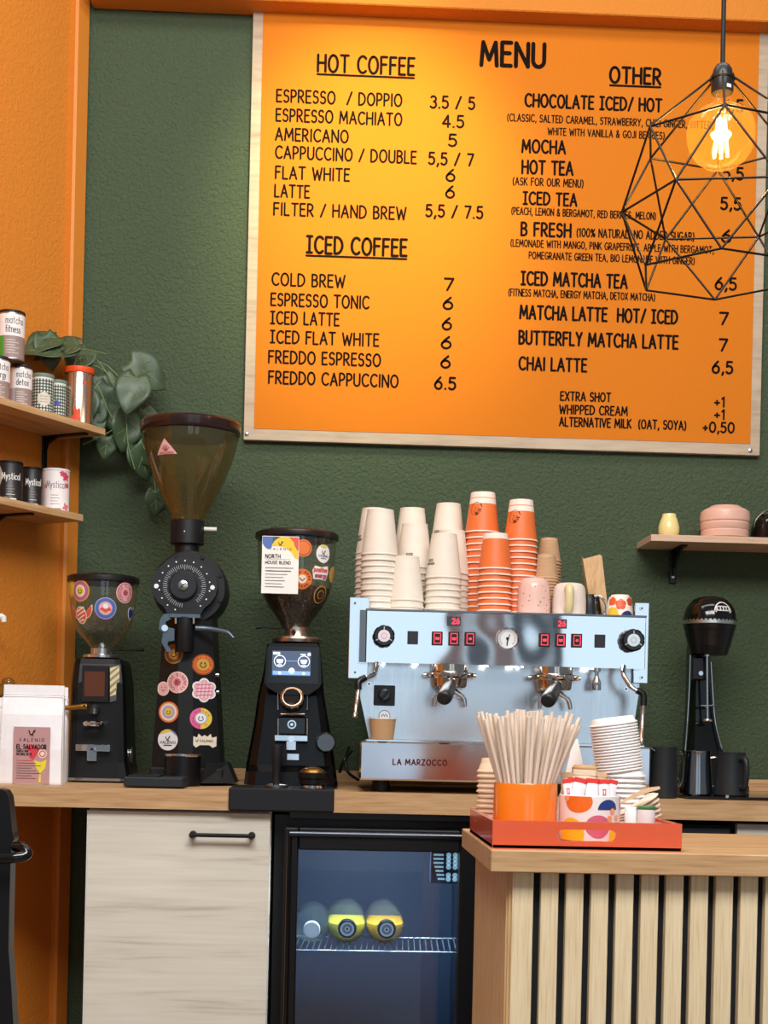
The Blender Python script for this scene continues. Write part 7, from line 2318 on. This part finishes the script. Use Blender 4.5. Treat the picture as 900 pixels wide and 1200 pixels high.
# ---- kraft box and napkins behind
F = Fr(687, 2.60, tzf); b = F.py
kb = thing('kraft_bowl', 'glossy kraft paper bowl upside down behind the sachets', 'bowl', F.o)
mb = MB(); mb.lathe(F.prof([(21, b - .2), (21, b - 22), (20.6, b - 24), (19.5, b - 63), (18.5, b - 80), (16, b - 83), (0, b - 83)]), M('kraft_gloss', (196, 156, 112), .25), seg=36); mb.build('bowl_body', kb)
F = Fr(672, 2.655, tzf); b = F.py
nk = thing('paper_napkin', 'white folded napkin peak between the straws and the lids', 'napkin', F.o)
mb = MB()
mb.hexa([(-.04, -.006, .0002), (.044, -.006, .0002), (.044, .012, .0002), (-.04, .012, .0002), (-.004, 0, F.r(b - 865)), (.004, 0, F.r(b - 865)), (.004, .004, F.r(b - 865)), (-.004, .004, F.r(b - 865))], paperw); mb.build('folded_sheet', nk)

# ---- stack of kraft cups left of the straws
F = Fr(578.5, 2.62, tzf); b = F.py
kpz = cup_proto(F.r(20), F.r(16), F.r(17), M('cup_cream', (246, 222, 190), .7), False)
nk_ = 13
top_ = 888.5
pit = (b - top_ - 17) / (nk_ - 1)
first = None
for i in range(nk_):
    if first is None:
        first = kpz.build('portion_cup'); o = first
    else:
        o = first.copy(); COL.objects.link(o)
    o.location = (F.o.x + .0006 * math.sin(i * 2.1), 2.62, F.o.z + .0003 + i * pit * F.k)
    tag(o, '%s cream portion cup in the stack behind the orange straw pot' % ORD[nk_ - 1 - i], 'cup', 'cream portion cups')

# ---- white lids: a straight stack below, a tilted one above
F = Fr(724, 2.585, tzf); b = F.py
lidm = M('lid_white', (242, 240, 238), .45)
def lid_mesh(R):
    mb = MB()
    h = .0135
    mb.lathe([(R - .001, 0), (R + .0012, .0006), (R + .0016, .002), (R + .0010, .0034), (R - .0016, .0040), (R - .004, h - .002), (R - .0055, h), (R - .008, h), (R - .009, h - .0025), (0, h - .0025)], lidm, seg=44)
    mb.lathe([(R - .001, 0), (R - .0035, .0035), (R - .0075, h - .003), (0, h - .004)], lidm, seg=44)
    return mb
RL = F.r(27.5)
n1, n2 = 13, 17
first = None
NL = n1 + n2
p_lo = (b - 904) / n1 * F.k
cx0 = V((0, 0, 0))
tilt = -.155
for i in range(NL):
    if first is None:
        first = lid_mesh(RL).build('cup_lid'); o = first
    else:
        o = first.copy(); COL.objects.link(o)
    if i < n1:
        o.location = F.o + V((F.r(5 - i * .15), 0, .0003 + i * p_lo)); o.rotation_euler = (0, 0, i * .7)
        lastp = o.location.copy()
    else:
        j = i - n1
        d = V((math.sin(tilt), 0, math.cos(tilt)))
        o.location = lastp + V((-F.r(3.0), 0, p_lo * 1.15)) + d * (j * F.r(3.42))
        o.rotation_euler = (0, tilt + .004 * j * 0, 0)
    tag(o, '%s white lid from the top of the leaning stack behind the sachets' % ORD[NL - 1 - i] if i < NL - 1 else 'topmost white lid on the leaning stack behind the sachets', 'lid', 'white cup lids')

# ---- small jars and the tilted fan of paper lids with a wooden spoon
F = Fr(756.5, 2.425, tzf); b = F.py
j1 = thing('small_jar', 'small white jar with a green screw lid on the tray', 'jar', F.o)
mb = MB(); mb.lathe(F.prof([(0, b - .1), (10, b - .1), (10.6, b - 1), (10.6, 948.5), (9.5, 947.5), (0, 947.5)]), C('jar_white', 236, 236, 234, .3), seg=36); mb.build('jar_body', j1)
mb = MB(); mb.lathe(F.prof([(10.6, 948), (11, 947.4), (11, 944.8), (10.4, 944), (0, 943.8)]), C('lid_green', 74, 128, 74, .4), seg=36); mb.build('lid', j1)
F = Fr(738.5, 2.435, tzf); b = F.py
j2 = thing('small_jar', 'plain white pot without a lid next to the green-lidded jar', 'jar', F.o)
mb = MB(); mb.lathe(F.prof([(0, b - .1), (7, b - .1), (7.4, b - 1), (7.4, 946.5), (6.8, 945.6), (0, 945.6)]), C('jar_white', 236, 236, 234, .3), seg=32); mb.build('jar_body', j2)
cpm = M('lid_paper', (226, 208, 190), .6)
F = Fr(752, 2.56, tzf); b = F.py
first = None
RB = F.r(30)
for i in range(9):
    if first is None:
        mb = MB(); mb.lathe([(RB - .002, 0), (RB, .0006), (RB + .0006, .0018), (RB - .0008, .0026), (RB - .006, .006), (RB - .010, .0066), (0, .0066)], cpm, seg=44); mb.lathe([(RB - .002, 0), (RB - .009, .0056), (0, .0056)], cpm, seg=44)
        first = mb.build('paper_bowl'); o = first
    else:
        o = first.copy(); COL.objects.link(o)
    t_ = math.radians(28 - i * 3.3)
    o.location = F.o + V((F.r(-35) + RB * math.cos(t_) - .0002 * i, 0, F.r(24 - i * 2.8) + RB * math.sin(t_)))
    o.rotation_euler = (0, -t_, 0)
    tag(o, '%s shallow beige paper bowl in the tipped nest behind the jars' % ORD[i].replace('topmost', 'first'), 'bowl', 'beige paper bowls')
F = Fr(752, 2.50, py=936)
ws = thing('wooden_knife', 'flat wooden cutlery blade lying on the nest of beige bowls', 'cutlery', F.o)
mb = MB()
pl = [(-24, -6), (-4, 3), (8, 8), (18, 10.5), (22, 12.5), (20.5, 15), (12, 14), (2, 12), (-6, 7.5), (-24, -3)]
mb.prism([(F.r(x), F.r(y)) for x, y in pl], -.0012, .0012, wood('birch', (200, 160, 116), (222, 188, 148), (232, 204, 168), 'X', 1.5, .6, .5, 20)); mb.build('blade', ws)

# ================================================================== BLACK CHAIR AT THE FRAME EDGE
F = Fr(0, 2.45, py=1100)
ch = thing('chair', 'black moulded chair back with a glossy arm end at the frame edge', 'chair', V((F.o.x, 2.45, 0)))
oz = F.o.z
def cv(px, py, d=0):
    p = F.v(px, py, d); return (p.x, p.z + oz)
mb = MB()
pts = [(-60, 924), (2, 924), (9, 926), (13, 933), (15, 950), (17.5, 975), (20, 983), (17, 986), (15.5, 1005), (14, 1060), (13, 1110), (16, 1150), (19, 1205), (20, 1250), (-60, 1250)]
chm = M('chair_black', (13, 13, 15), .38, spec=.4)
mb.prism([cv(x, y) for x, y in pts], -.02, .02, chm); bk = mb.build('backrest', ch)
md = bk.modifiers.new('bevel', 'BEVEL'); md.width = .006; md.segments = 3; md.limit_method = 'ANGLE'
mb = MB()
mb.tube([F.v(-50, 1007, -.05) + V((0, 0, oz)), F.v(2, 1006, -.05) + V((0, 0, oz)), F.v(18, 1005, -.05) + V((0, 0, oz)), F.v(28, 1003, -.045) + V((0, 0, oz)), F.v(31, 999, -.04) + V((0, 0, oz)), F.v(26, 993.5, -.035) + V((0, 0, oz)), F.v(16, 992, -.03) + V((0, 0, oz))], [.009, .009, .009, .0095, .010, .010, .008], blackg, 14, 5)
mb.build('arm', ch)
mb = MB()
p = cv(-8, 1240)
mb.box((p[0] - .06, -.005, p[1] * .5 + .01), (.13, .03, p[1] + .02), chm, .012); mb.build('leg', ch)
mb = MB()
s_ = cv(-20, 1150)
mb.box((s_[0] - .24, .14, s_[1] - .02), (.40, .42, .05), chm, .02); mb.build('seat', ch)
